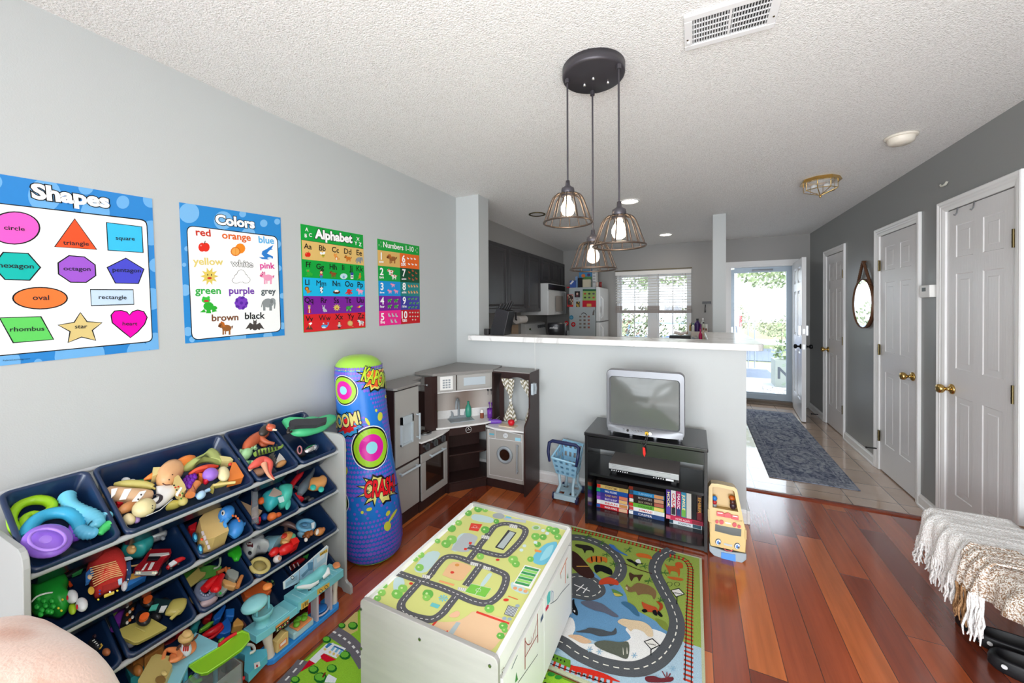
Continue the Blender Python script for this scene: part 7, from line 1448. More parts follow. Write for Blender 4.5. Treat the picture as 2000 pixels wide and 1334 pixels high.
# ================================================================ toy school bus standing on its nose end
bus=thing('toy_bus','yellow-tan toy school bus with a smiling face, standing on end beside the stand','toy bus',(2.16,-.25,0))
cB2=crop(1360,940,7.846); YB='d0b06c'
def bplane(x,y,d=0): 
    return hit(*cB2(x,y),(2.10,-.458,0),(0,-1,.26))  # front face leans back
nf=Vector((0,-1,.26)).normalized()
def bq(pts,d0,d1,c,mb): P=[bplane(*p) for p in pts]; mb.prism(P,nf*d0,nf*d1,c)
outline=[(195,60),(230,32),(330,38),(580,90),(620,120),(745,690),(765,760),(765,890),(768,1120),(745,1205),(700,1240),(560,1235),(400,1180),(270,1130),(200,1060),(190,950),(205,760),(175,430)]
def ringpts(k,cx=470,cy=640): return [(cx+(x-cx)*k,cy+(y-cy)*k) for x,y in outline]
low=[(200,590),(718,590),(748,700),(765,760),(765,890),(752,1100),(215,985),(205,900),(205,760)]
up=[(175,430),(195,60),(230,32),(330,38),(580,90),(620,120),(745,700),(660,690),(200,640)]
win=[(245,90),(300,85),(480,115),(580,155),(640,470),(460,430),(255,400)]
mb=MB(); 
W_=smooth_pts(win,2,True); 
# upper frame around the open roof window
P_=[(185,400),(190,90),(230,34),(330,38),(590,95),(625,130),(722,600),(690,620),(200,600)]
inner=[(250,400),(247,120),(250,88),(330,88),(560,140),(582,160),(642,470),(620,466),(270,405)]
for i in range(len(P_)):
    j=(i+1)%len(P_); a,b,c,d=bplane(*P_[i]),bplane(*P_[j]),bplane(*inner[j]),bplane(*inner[i])
    mb.add([a,b,c,d],[(0,1,2,3)],YB); mb.add([d,c,c-nf*.06,d-nf*.06],[(0,1,2,3)],YB); mb.add([b,a,a-nf*.15,b-nf*.15],[(0,1,2,3)],YB)
mb.prism([bplane(*p) for p in inner],-nf*.065,-nf*.060,'c4a05c'); mb.prism([bplane(*p) for p in P_],-nf*.155,-nf*.15,YB)
bq(low,-.13,0,YB,mb)
mb.build('body','plastic',bus,bevel=.003)
mb=MB(); bq([(195,930),(215,985),(460,1065),(752,1100),(768,1110),(765,1190),(700,1240),(540,1225),(270,1130),(200,1060)],-.12,.012,'8f9aa2',mb); bp_=mb.build('bumper','plastic',bus,bevel=.006,label='grey bumper')
mb=MB(); bq([(380,1075),(595,1115),(600,1225),(378,1165)],.012,.016,'2f80d8',mb); A=Art(mb,lambda a,b,h:bplane(a,b)+nf*(.017+h),lambda u,v:((u-1360)*7.846,(v-940)*7.846),None,.0005); mb.build('number_plate','plastic',bp_,label='blue plate')
mb=MB(); bq([(290,655),(380,680),(690,735),(685,845),(560,830),(285,760)],0,.002,'70746f',mb); mb.build('windscreen','crt_glass',bus)
mb=MB()
def dsc(x,y,r,c,d,mb,sy=1): P=[bplane(x+r*math.cos(2*PI*k/18),y+r*sy*math.sin(2*PI*k/18)) for k in range(18)]; mb.prism(P,nf*(d-.004),nf*d,c)
for x,y in ((335,925),(625,990)): 
    e=MB(); dsc(x,y,46,'181a20',.004,e,1.05); dsc(x+4,y+5,38,'f0f4f8',.0055,e,1.05); dsc(x+8,y+8,30,'2870c0',.007,e); dsc(x+20,y+20,17,'101018',.0085,e); dsc(x+18,y-8,9,'ffffff',.0095,e); e.build('eye','plastic',bus,label='cartoon eye')
mb=MB(); bq([(410,1015),(470,1055),(520,1060),(570,1040),(540,1075),(500,1080),(450,1062)],.0,.005,'b02028',mb); bq([(420,945),(550,972),(550,1003),(425,975)],.0,.004,'b4b8b8',mb); mb.build('mouth','plastic',bus,label='red smile and grey grille')
for x,y,r in ((315,615,26),(385,622,34),(583,663,34),(654,690,26)): e=MB(); dsc(x,y,r,'c01824',.010,e); e.build('lamp','plastic',bus,label='round red lamp')
mb=MB(); bq([(312,455),(415,470),(430,545),(310,520)],0,.012,'d01824',mb); bq([(425,490),(480,475),(530,500),(530,560),(430,545)],0,.012,'d01824',mb); bq([(535,510),(640,525),(648,592),(535,572)],0,.012,'d01824',mb); bq([(325,470),(400,480),(400,492),(325,484)],.012,.013,'f0e8ec',mb); bq([(555,515),(628,528),(628,545),(556,532)],.012,.013,'f0e8ec',mb); bq([(440,620),(530,640),(525,660),(445,642)],0,.004,'e8e4e0',mb); mb.build('sign','plastic',bus,label='red stop sign panels')
for q in ([(175,420),(205,425),(215,640),(180,600)],[(205,630),(232,635),(228,770),(203,765)],[(742,740),(768,745),(768,890),(745,885)]): mb=MB(); bq(q,-.06,.008,'c4a460',mb); mb.build('mirror_post','plastic',bus)
f1=MB(); c=bplane(550,300)-nf*.03; f1.ball(c+Vector((0,0,.012)),(.017,.017,.014),'b85a1c'); f1.ball(c+Vector((.004,0,-.012)),(.015,.015,.016),'4a2c28'); f1.ball(c+Vector((.006,0,-.035)),(.017,.014,.02),'3a2830'); tag(f1.build('toy_figure','plastic'),'little toy driver with an orange helmet inside the tan bus','toy figure')
f2=MB(); c=bplane(285,300)-nf*.03; f2.ball(c+Vector((0,0,.01)),(.014,.014,.015),'2878c8'); f2.ball(c+Vector((0,0,-.014)),(.012,.012,.014),'b02830'); f2.ball(c+Vector((0,0,-.034)),(.012,.012,.014),'8a9098'); tag(f2.build('toy_figure','plastic'),'little toy child with a blue cap inside the tan bus','toy figure')
# ================================================================ airport play set in front of the rack
def pxprism(mb,cr_,pts,x,dep,col): P=[PX(*cr_(*p),x) for p in pts]; mb.prism(P,(0,0,0),(-dep,0,0),col)
ap=thing('toy_airport','turquoise toy airport with control tower, runway deck and blue base in front of the rack','toy playset',(.39,-1.82,0))
TQ,TQ2='7cc8d4','5cb8cc'
mb=MB(); mb.prism([(.335,-1.99,0),(.42,-1.99,0),(.437,-1.975,0),(.437,-1.665,0),(.42,-1.65,0),(.335,-1.65,0)],(0,0,.001),(0,0,.022),'2f8fdc'); mb.build('base','plastic',ap,bevel=.004,label='bright blue base')
mb=MB(); mb.prism([(.34,-2.035,0),(.425,-2.035,0),(.432,-1.99,0),(.432,-1.868,0),(.34,-1.868,0)],(0,0,.128),(0,0,.158),TQ); mb.box((.355,-1.99,.158),(.425,-1.90,.162),'8cd2dc'); mb.build('runway_deck','plastic',ap,bevel=.004)
mb=MB(); mb.box((.34,-1.868,.14),(.437,-1.636,.176),TQ); mb.box((.35,-1.868,.128),(.432,-1.86,.142),TQ2)
for k in range(9): mb.box((.365,-1.85+k*.023,.176),(.425,-1.846+k*.023,.178),'a4dce4')
mb.build('runway_deck','plastic',ap,bevel=.003)
mb=MB(); mb.tube([(.405,-1.972,.02),(.402,-1.975,.075),(.40,-1.98,.13)],[.019,.015,.024],'e0d6c6',seg=10); mb.build('pillar','plastic',ap,label='cream pillar')
mb=MB(); mb.tube([(.405,-1.663,.02),(.407,-1.66,.08),(.407,-1.66,.142)],[.014,.010,.017],'e0d6c6',seg=8); mb.build('pillar','plastic',ap,label='cream pillar')
tc=(.385,-1.985); M=Matrix.Translation((tc[0],tc[1],0))
mb=MB(); mb.lathe([(.030,.158),(.026,.165),(.025,.185),(.034,.192),(.037,.205),(.034,.212),(.034,.207),(.02,.205),(0,.205)],'7cc4cc',M=M,seg=22); tw=mb.build('control_tower','plastic',ap)
mb=MB(); mb.box((-.004,-.032,.205),(.008,-.024,.255),TQ,M=M); mb.box((-.004,.018,.205),(.004,.026,.255),TQ,M=M); mb.box((-.022,-.01,.205),(-.018,.02,.245),'d06a34',M=M); mb.build('post','plastic',tw)
mb=MB(); mb.lathe([(0,.250),(.03,.250),(.044,.256),(.046,.263),(.04,.272),(.022,.280),(0,.283)],'8cced4',M=M@Matrix.Rotation(.12,4,'X'),seg=24); rf=mb.build('roof','plastic',tw); mb=MB(); mb.ball((tc[0]-.004,tc[1]+.022,.292),(.02,.017,.011),'e88840'); mb.build('beacon','plastic',rf,label='orange beacon')
# picture board
mb=MB(); q=[(972,505),(968,442),(1110,330),(1235,220),(1355,115),(1368,125),(1350,300),(1352,310)]
pxprism(mb,cE,q,.352,.004,'dfe6ea'); A=plane_art((.352,0,0),(0,1,0),(0,0,1),(1,0,0),cE,mb=mb)
A.poly([(985,430),(1108,335),(1106,440),(985,500)],'a8cce0',1); A.poly([(1112,330),(1235,228),(1232,350),(1110,440)],'9cc4dc',1); A.poly([(1240,222),(1358,125),(1345,260),(1238,330)],'b4d2e0',1); A.line([(1110,330),(1108,440)],.002,'8a7a80',2); A.line([(1236,225),(1233,345)],.002,'8a7a80',2)
A.poly([(1290,185),(1358,140),(1358,172),(1290,218)],'e0b850',2); A.text('GATE 2',1296,1352,205,'2a2a20',3,y1=165,bold=.03); A.ell(1048,400,16,18,'2c3438',2,0,12); A.ell(1048,400,11,12,'dfe6ea',3,0,12)
A.poly([(1125,380),(1215,290),(1225,300),(1140,400)],'6890a8',2); A.poly([(1180,270),(1230,260),(1226,330),(1190,340)],'5a88a8',2); A.poly([(1260,230),(1340,180),(1330,220),(1270,270)],'d8e4e8',2)
for k in range(4): A.line([(990,480+k*0-k*10),(1090,410-k*10)],.0015,'3c4448',3)
mb.build('picture_board','print_matte',ap,label='printed board with airport scenes')
mb=MB(); A=plane_art((.4375,0,0),(0,1,0),(0,0,1),(1,0,0),cE,mb=mb,step=.0006)
A.poly([(1125,632),(1192,590),(1190,645),(1125,688)],'e0b050',1); A.line([(1142,635),(1142,668)],.0025,'2a2a28',2); A.line([(1160,618),(1160,650)],.004,'2a2a28',2); A.line([(1176,608),(1176,640)],.004,'2a2a28',2)
A.poly([(1268,508),(1376,440),(1376,478),(1268,556)],'e0b050',1); A.line(ellp(1300,520,15,16,12),.002,'2a2a28',2,closed=True); A.line(ellp(1348,485,15,16,12),.002,'2a2a28',2,closed=True)
mb.build('sign','print_matte',ap,label='yellow signs with black symbols')
mb=MB(); A=plane_art((.4327,0,0),(0,1,0),(0,0,1),(1,0,0),cE,mb=mb,step=.0006)
A.poly([(898,835),(1022,742),(1022,812),(898,892)],'26302c',1); A.poly([(900,830),(1022,738),(1022,760),(900,852)],'e0904c',2)
for i in range(5):
    for j in range(2): x=915+i*22; y=858+j*14-i*17; A.poly([(x-7,y-3),(x+7,y-12),(x+7,y-3),(x-7,y+6)],('b8c850','e8e4c8','c83028')[(i+j)%3],3)
mb.build('departure_board','print_matte',ap,label='dark departures board with an orange top')
# lift
lc=Vector((.40,-1.735,0)); mb=MB()
for s in (-1,1): mb.box((.39,lc.y+s*.036-.005,.022),(.43,lc.y+s*.036+.005,.14),'c4bcc4')
mb.tube([(.385+.032*math.sin(a)+.014,lc.y+.038*math.cos(a),.034) for a in [PI*k/10 for k in range(11)]],.004,'c8c0c8',seg=8); mb.build('lift_frame','plastic',ap,label='pale mauve lift frame'); MB().box((.355,lc.y-.031,.024),(.36,lc.y+.031,.135),'c01c30').build('lift_back','plastic',ap,label='red lift back'); mb=MB(); mb.lathe([(0,.040),(.028,.040),(.030,.044),(.026,.046),(0,.045)],'2878c8',M=Matrix.Translation((.398,lc.y,0)),seg=22); mb.build('lift_floor','plastic',ap,label='round blue lift floor')
mb=MB(); mb.box((.36,-1.885,.022),(.43,-1.79,.052),'a8d4dc'); ct_=mb.build('counter','plastic',ap,bevel=.006,label='pale food counter'); 
mb=MB(); mb.box((.375,-1.872,.052),(.435,-1.80,.060),'e8925c'); mb.build('tray','plastic',ct_,bevel=.004); mb=MB(); [mb.ball((.40+.012*math.cos(k*2),-1.84+.012*k-.02,.068),(.014,.013,.009),'6cb030') for k in range(5)]; mb.build('salad','plastic',ct_,label='green moulded salad')
mb=MB(); mb.prism([(.425,-1.955,.024),(.425,-1.905,.024),(.425,-1.905,.078),(.425,-1.918,.085),(.425,-1.94,.075),(.425,-1.955,.07)],(0,0,0),(-.03,0,0),'dcc07c'); A=plane_art((.4255,0,0),(0,1,0),(0,0,1),(1,0,0),mb=mb); A.poly([(-1.945,.035),(-1.913,.035),(-1.913,.06),(-1.945,.055)],'e88a50',1,q=False); A.poly([(-1.941,.042),(-1.917,.042),(-1.917,.056),(-1.941,.052)],'f0ece4',2,q=False); mb.build('suitcase_stand','plastic',ap,bevel=.002,label='tan luggage stand')
mb=MB(); [mb.ball((.40-.008*k,-1.642+.004*k,.183),(.016,.016,.006),'e8925c') for k in range(3)]; mb.build('runway_end','plastic',ap,label='orange runway end')
# toy aeroplane on the deck
pl=thing('toy_aeroplane','pale turquoise and white toy aeroplane parked on the airport deck','toy plane',(.395,-1.77,.178))
mb=MB(); P=[PX(*cE(x,y),.40) for x,y in ((1075,480),(1120,475),(1180,440),(1250,395),(1310,340),(1345,300))]; mb.tube(smooth_pts(P,3),[.006+.0*k if k<2 else min(.024,.010+.0022*k) if k<12 else .024-.004*(k-12) for k in range(16)],'78c8cc',seg=14); mb.build('fuselage','plastic',pl)
mb=MB(); mb.tube([P[0]+Vector((.012,0,0)),P[2]+Vector((.014,0,-.012)),P[3]+Vector((.014,0,-.014))],[.004,.014,.012],'eceef0',seg=10); mb.tube([P[4]+Vector((.016,-.01,-.018)),P[4]+Vector((.024,.012,-.01)),P[5]+Vector((.01,.0,-.006))],[.012,.014,.008],'eceef0',seg=10); mb.build('wing','plastic',pl,label='white wing and belly')
mb=MB(); mb.prism([P[1]+Vector((0,-.004,0)),P[1]+Vector((0,.012,.002)),P[1]+Vector((0,.006,.026)),P[1]+Vector((0,-.006,.028))],(0,0,0),(.004,0,0),'78c8cc'); mb.build('tail','plastic',pl)
for p_ in (P[2],P[3],P[4]): MB().cyl(p_+Vector((.014,0,-.028)),p_+Vector((.018,0,-.028)),.006,'18181c',seg=12).build('wheel','plastic',pl)
# ---------------- second playset, front left of the rack
cG=crop(220,1200,3.953); tG=TP(cG,.24,0,dz=0)
root=toy('toy_playground','light blue toy platform with orange seat in front of the rack',lambda t,m:(t.slab(m,[(415,530),(425,440),(640,160),(815,245),(812,272),(590,402),(480,640),(415,640)],.012,'8cccdc'),[m.cyl(Vector((q.x,q.y,.001)),q,.007,'5ab4d0') for q in (t.p(450,500),t.p(640,190),t.p(790,255),t.p(560,410))]),tG,'toy playset',bevel=.002,parts=[('seat_ring','plastic',lambda t,m:t.dome(m,[(428,395),(440,355),(520,300),(600,240),(640,245),(650,285),(630,325),(560,370),(480,410),(440,412)],.014,'e88c54',h=.012,sm=2),'orange seat ring'),('hoop','plastic',lambda t,m:(t.tube(m,[(390,350),(410,280),(470,275),(520,290),(510,340),(450,360)],[12,14,20,22,20,14],'e88c54',h=.025,sm=3)),'orange loop')])
fig=toy('toy_person','little toy child in a tan sun hat sitting on the blue platform',lambda t,m:(t.ball(m,566,262,44,42,'dfe4ea',h=.03,k=1.1),t.ball(m,556,295,40,18,'4a3c78',h=.02),[t.tube(m,[(550+k*16,250),(548+k*16,280)],5,'c83028',h=.075) for k in range(3)]),tG,'toy figure',parts=[('head','plastic',lambda t,m:t.ball(m,568,208,34,26,'8a5a3c',h=.075,k=1)),('hat','plastic',lambda t,m:(t.ball(m,566,180,60,38,'c8a468',-.3,h=.09,k=.6),t.ball(m,575,150,38,30,'d0ac70',-.3,h=.105,k=.7)),'tan hat'),('arm','plastic',lambda t,m:(t.tube(m,[(530,235),(505,255),(500,270)],[10,9,9],'5a3424',h=.05),t.tube(m,[(610,200),(640,180),(655,158)],[10,9,8],'5a3424',h=.07)))])
tH=TP(cG,.22,0,dz=0)
c=tG.p(760,395); mb=MB()
for a,b in (((-.05,-.07,-.239),(.05,.07,-.236)),((-.05,-.07,-.236),(-.047,.07,-.03)),((.047,-.07,-.236),(.05,.07,-.03)),((-.047,-.07,-.236),(.047,-.067,-.03)),((-.047,.067,-.236),(.047,.07,-.03))): mb.box(c+Vector(a),c+Vector(b),'d0dcdc')
tag(mb.build('clear_tub','clear_plastic'),'clear plastic tub standing on the floor under the lime green tray','tub')
toy('toy_tray','long lime green toy boat-shaped tray at the front left',lambda t,m:(t.slab(m,[(590,402),(730,310),(860,232),(960,150),(1000,132),(1050,152),(1058,200),(1000,268),(860,370),(730,455),(690,464),(640,450)],.006,'8cc82c',h=.0),t.tube(m,[(590,402),(730,310),(860,232),(960,150),(1000,132),(1050,152),(1058,195),(1000,262),(860,362),(730,448),(690,456),(640,443)],5,'9cd83c',h=.006,closed=True),t.slab(m,[(640,440),(740,440),(1000,250),(1045,200),(1040,230),(990,290),(730,470),(680,475)],.02,'84bc28',h=-.02)),TP(cG,.24,0,dz=0),'toy tray')
toy('toy_slide','slim red toy rail leaning on the lime tray',lambda t,m:t.tube(m,[(820,240),(880,190),(955,145)],13,'d02028',h=.012),tG,'toy')
toy('toy_box','brown toy crate on its side at the far left of the floor toys',lambda t,m:(t.slab(m,[(105,415),(170,358),(238,400),(200,430),(160,470)],.05,'b8783c',h=-.03),t.ball(m,195,430,42,38,'a86c34',h=.0)),tG,'toy crate')
toy('toy_box','long brown toy plank box beside the crate',lambda t,m:t.slab(m,[(238,385),(385,275),(400,312),(390,335),(245,432)],.04,'ac6f38',h=-.02),tG,'toy crate',bevel=.003)
toy('toy_stand','khaki toy ramp with a round opening in the bottom left foreground',lambda t,m:(t.slab(m,[(195,560),(300,372),(335,350),(440,366),(430,400),(462,440),(410,560),(330,640)],.02,'c4b06c',h=.01),t.ball(m,370,505,40,34,'8a6c3c',h=.028,k=.1),t.ball(m,398,455,24,20,'d0bc78',h=.03,k=.5)),tG,'toy')
toy('toy_plank','turquoise and blue toy slab under the brown crate',lambda t,m:t.slab(m,[(100,470),(230,470),(300,380),(210,520),(140,560)],.03,'2f98a8',h=-.06),tG,'toy')
toy('toy_car','dark red toy car behind the little seated child',lambda t,m:(t.tube(m,[(370,255),(440,215),(530,150),(600,110)],[20,26,26,18],'c01c24',sm=3,h=-.03)),TP(cG,.16,0,dz=0),'toy car')
tI=TP(cG,.10,0,dz=0)
toy('toy_log','dark brown toy cave base on the floor beside the airport',lambda t,m:(t.dome(m,[(815,430),(880,350),(960,325),(1020,345),(1015,420),(1000,470),(960,500),(940,560),(820,600)],.05,'6a4a34',h=-.04,sm=2),t.ball(m,900,400,70,40,'3a261c',-.5,h=.0,k=.3)),tI,'toy')
toy('toy_gate','turquoise toy gate piece lying on the floor left of the airport',lambda t,m:(t.slab(m,[(930,330),(1060,280),(1068,335),(1188,322),(1196,372),(1050,528),(1016,500),(1022,372)],.03,TQ2,h=-.03),t.slab(m,[(1090,385),(1135,370),(1140,400),(1095,425)],.004,'e8e4e0',h=.0),t.ball(m,1115,398,8,12,'c02030',h=.003,k=.3)),tI,'toy',bevel=.002)
toy('toy_paddle','red toy tongue shape on the floor at the bottom edge',lambda t,m:t.tube(m,[(930,540),(980,505),(1020,488)],[16,18,12],'d01c24',h=-.02),tI,'toy')
toy('toy_egg','cream toy block on the floor at the bottom edge',lambda t,m:t.ball(m,930,505,40,26,'d8ccb4',-.3,h=-.04),tI,'toy')
toy('toy_ring','clear grey toy handle sticking out behind the lime tray',lambda t,m:t.tube(m,[(1030,230),(1080,240),(1095,280),(1060,300)],10,'c8c8c4',sm=3,h=-.06),tG,'toy')
toy('toy_dinosaur','bright green toy dinosaur in the clear tub below the lime tray',lambda t,m:(t.dome(m,[(520,500),(600,455),(650,460),(700,500),(660,560),(540,580)],.04,'5cb820',h=-.05,sm=2),t.tube(m,[(600,480),(640,520),(690,500)],[12,16,10],'6ccc30',h=.0)),TP(cG,.17,0,dz=0),'toy dinosaur')
# ================================================================ pink fleece over a seat arm, bottom left
def fleece():
    m,n,L,b=newmat('pink_fleece'); b.inputs['Roughness'].default_value=.95; b.inputs['Sheen Weight'].default_value=.5
    tc=N(n,'ShaderNodeTexCoord'); no=N(n,'ShaderNodeTexNoise',i_Scale=5,i_Detail=4,i_Distortion=.6); L.new(tc.outputs['Object'],no.inputs[0]); r=N(n,'ShaderNodeValToRGB'); r.color_ramp.elements[0].position=.32; r.color_ramp.elements[0].color=lin('d39a80'); r.color_ramp.elements[1].position=.52; r.color_ramp.elements[1].color=lin('ecccbc')
    L.new(no.outputs[0],r.inputs[0]); L.new(r.outputs[0],b.inputs['Base Color']); n2=N(n,'ShaderNodeTexNoise',i_Scale=170,i_Detail=3); L.new(tc.outputs['Object'],n2.inputs[0]); bp=N(n,'ShaderNodeBump',i_Strength=.25,i_Distance=.008); L.new(n2.outputs[0],bp.inputs['Height']); L.new(bp.outputs[0],b.inputs['Normal'])
fleece()
mb=MB(); mb.ell((.782,-2.745,.41),(.336,0,0),(0,.204,0),(0,0,.405),'ecccbc',48,28,pw=.82)
for i,v in enumerate(mb.v):
    k=math.sin(v.x*21+v.y*9)*math.sin(v.y*17-v.z*5); v+=Vector((.004*k,.004*k,.005*k))
tag(mb.build('armchair_arm','pink_fleece'),'rounded seat arm covered in blotchy peach-pink fleece, bottom left corner','armchair')
# ================================================================ bench, throw and clogs on the right
mat('bench_brown','7c5c44',.5,var=.15,vscale=9); mat('bench_black','141416',.35)
bn=thing('bench','low brown bench on black legs along the right wall','bench',(3.18,-1.2,0))
bt_=MB(); bt_.box((2.985,-2.0,.405),(3.40,-.425,.448)); bt_.build('seat','bench_brown',bn,bevel=.004)
for x in (3.03,3.33):
    for y in (-.575,-1.90): MB().box((x,y,0),(x+.05,y+.055,.405)).build('leg','bench_black',bn,bevel=.003)
MB().box((3.035,-1.88,.36),(3.05,-.55,.405)).build('rail','bench_brown',bn)
def throwm(name,a,b_,sc):
    m,n,L,b=newmat(name); b.inputs['Roughness'].default_value=1; b.inputs['Specular IOR Level'].default_value=.1
    tc=N(n,'ShaderNodeTexCoord'); no=N(n,'ShaderNodeTexNoise',i_Scale=sc,i_Detail=3); L.new(tc.outputs['Object'],no.inputs[0]); r=N(n,'ShaderNodeValToRGB'); r.color_ramp.elements[0].position=.42; r.color_ramp.elements[0].color=lin(a); r.color_ramp.elements[1].position=.56; r.color_ramp.elements[1].color=lin(b_); L.new(no.outputs[0],r.inputs[0]); L.new(r.outputs[0],b.inputs['Base Color'])
    bp=N(n,'ShaderNodeBump',i_Strength=.8,i_Distance=.008); L.new(no.outputs[0],bp.inputs['Height']); L.new(bp.outputs[0],b.inputs['Normal'])
throwm('throw_white','ece7e4','ffffff',170); throwm('throw_speckle','a8886c','fbf6f0',190); throwm('throw_tan','9a7450','b8906a',120)
th=thing('throw_blanket','cream and tan woven throw with long fringe hanging over the bench corner','blanket',(3.05,-.65,.45))
def drape(x0,x1,ztop,zlow,y0,y1,mt,name,lift=0,low2=None,lab=None):
    def fn(u,v):
        y=y0+(y1-y0)*u; zl=zlow+((low2 if low2 is not None else zlow)-zlow)*u
        flat=x1-x0; drop=ztop-zl; T=flat+drop; d=v*T
        wob=.006*math.sin(u*19+v*5)+.004*math.sin(u*41)
        if d<flat: return Vector((x1-d,y,ztop+.004+lift+abs(wob)*.5))
        e=d-flat; k=min(1,e/.04); return Vector((x0-.018*k-lift-.02*(e/max(drop,.01))-wob*k*1.6,y,ztop+.004+lift-e+.006*(1-k)))
    mb=MB(); mb.grid(fn,36,24); mb.build(name,mt,th,label=lab,solid=.007); return fn
f1=drape(2.985,3.38,.448,.30,-.78,-1.25,'throw_speckle','speckled_end',0,.40,'tan and cream speckled part')
f0=drape(2.985,3.24,.452,.30,-.43,-.80,'throw_white','white_part',.009,.30,'fluffy off-white part')
f2=drape(2.985,3.10,.452,.29,-.76,-.90,'throw_speckle','speckled_band',.016,.31,'speckled woven band')
mb=MB()
for k in range(17):
    u=k/16; x=2.985+u*.22; mb.tube([(x,-.425,.452),(x,-.412,.44),(x-.004,-.408,.40-.02*math.sin(k))],.004,seg=5)
mb.build('edge_fringe','throw_speckle',th)
random.seed(21)
def fringe(fn,n,L0,L1,mt,name,r=.0038,u0=0,u1=1,lab=None):
    mb=MB()
    for k in range(n):
        u=u0+(u1-u0)*k/(n-1); p=fn(u,1); L_=L0+(L1-L0)*u+random.uniform(-.018,.012); pts=[p+Vector((-.002,0,.01))]
        dx,dy=random.uniform(-.02,.006),random.uniform(-.016,.016)
        for j in range(1,6): t=j/5; pts.append(p+Vector((dx*t+.003*math.sin(j*2+k),dy*t+.003*math.cos(j*2.3+k),-L_*t)))
        mb.tube(pts,[r,r*1.1,r,r*1.15,r,r*.6],seg=5)
    mb.build(name,mt,th,label=lab)
fringe(f0,58,.10,.12,'throw_white','fringe',lab='long off-white fringe'); fringe(f0,40,.07,.10,'throw_white','fringe',lab='long off-white fringe')
fringe(f2,20,.13,.13,'throw_tan','fringe',u0=0,u1=.55,lab='tan fringe'); fringe(f2,22,.15,.16,'throw_white','fringe',u0=.6,u1=1,lab='off-white tassel')
def clog(p,ang,label):
    mb=MB(); M=Matrix.Translation(p)@Matrix.Rotation(ang,4,'Z')
    o=[(-.14,.0),(-.13,.035),(-.08,.05),(0,.052),(.08,.055),(.125,.04),(.14,0),(.125,-.04),(.08,-.05),(0,-.042),(-.08,-.042),(-.13,-.03)]
    P=smooth_pts(o,3,True); n=len(P); vs=[]; H=lambda x:.055+.02*(x+.14)/.28
    for k,z in ((.9,0),(1,.012),(1,.03),(.97,.8),(.90,1),(.84,.97),(.80,.3),(.75,.25)):
        for q in P: vs.append((q.x*k,q.y*k,(z if z<.05 else z*H(q.x))))
    fs=[(r*n+i,r*n+(i+1)%n,(r+1)*n+(i+1)%n,(r+1)*n+i) for r in range(7) for i in range(n)]+[tuple(7*n+i for i in range(n))]
    mb.add(vs,fs,'16161a',True,M); o=mb.build('clog','bench_rubber',loc=p); tag(o,label,'shoe','black clogs under the bench')
    e=MB(); e.cyl(M@Vector((-.10,-.045,.035)),M@Vector((-.10,-.049,.035)),.008,'e8e8e8',seg=14); e.build('emblem','plastic',o,label='round pale emblem')
mat('bench_rubber','17171b',.5)
clog(Vector((3.175,-.665,.001)),-.35,'black rubber clog further back under the bench'); clog(Vector((3.155,-.795,.001)),-.42,'black rubber clog nearest to the camera under the bench')
# ================================================================ hall: runner, mirror, thermostat, stops
def runnerm():
    m,n,L,b=newmat('runner_pile'); b.inputs['Roughness'].default_value=.95; b.inputs['Specular IOR Level'].default_value=.1
    a=N(n,'ShaderNodeVertexColor',layer_name='Col'); tc=N(n,'ShaderNodeTexCoord'); mp=N(n,'ShaderNodeMapping'); mp.inputs['Scale'].default_value=(1,.6,1); L.new(tc.outputs['Object'],mp.inputs[0]); no=N(n,'ShaderNodeTexNoise',i_Scale=26,i_Detail=5,i_Distortion=1.2); L.new(mp.outputs[0],no.inputs[0])
    r=N(n,'ShaderNodeValToRGB'); r.color_ramp.elements[0].position=.42; r.color_ramp.elements[0].color=lin('4c5468'); r.color_ramp.elements[1].position=.56; r.color_ramp.elements[1].color=lin('a4a8b2'); L.new(no.outputs[0],r.inputs[0])
    mx=N(n,'ShaderNodeMixRGB'); mx.inputs[0].default_value=.55; L.new(a.outputs[0],mx.inputs[1]); L.new(r.outputs[0],mx.inputs[2]); L.new(mx.outputs[0],b.inputs['Base Color'])
runnerm()
mb=MB(); MR=Matrix.Translation((2.838,2.06,0))@Matrix.Rotation(-.008,4,'Z'); hx,hy=.295,1.19
mb.box((-hx,-hy,.0005),(hx,hy,.006),'7c8498',M=MR); A=Art(mb,lambda a,b,h:MR@Vector((a,b,.006+h)))
R_=lambda x,y,c,l:A.poly([(-x,-y),(x,-y),(x,y),(-x,y)],c,l,q=False)
R_(hx-.012,hy-.012,'a0a6b2',1); R_(hx-.075,hy-.10,'5c6480',2); R_(hx-.083,hy-.108,'949aa8',3); R_(hx-.095,hy-.12,'6a7288',4)
for k in range(3):
    cy=-.66+k*.66
    for s,c in ((1,'a4aab4'),(.84,'5c6480'),(.78,'9ca2ae'),(.45,'606880'),(.3,'a8adb6')): A.fan((0,cy),[((.19*s)*math.cos(t)*(1+.08*math.cos(8*t)),cy+(.30*s)*math.sin(t)*(1+.08*math.cos(8*t))) for t in [2*PI*j/48 for j in range(48)]],c,5+[1,.84,.78,.45,.3].index(s))
for k in range(44):
    for sx in (-1,1):
        y=-hy+.06+k*(2*hy-.12)/43; A.fan((sx*(hx-.043),y),[(sx*(hx-.043)+.016*math.cos(j*PI/3),y+.018*math.sin(j*PI/3)) for j in range(6)],'6c748c' if k%2 else '878ea0',3)
tag(mb.build('runner_rug','runner_pile'),'faded blue-grey runner with medallions on the hall tiles','rug')
mr=thing('wall_mirror','round brown-framed mirror hanging by a rope between the hall doors','mirror',(3.40,1.745,1.455))
M=Matrix.Translation((3.425,1.745,1.453))@Matrix.Rotation(-PI/2,4,'Y')
mat('leather_brown','5c3c28',.5); mat('mirror','f4f6f6',.01,1)
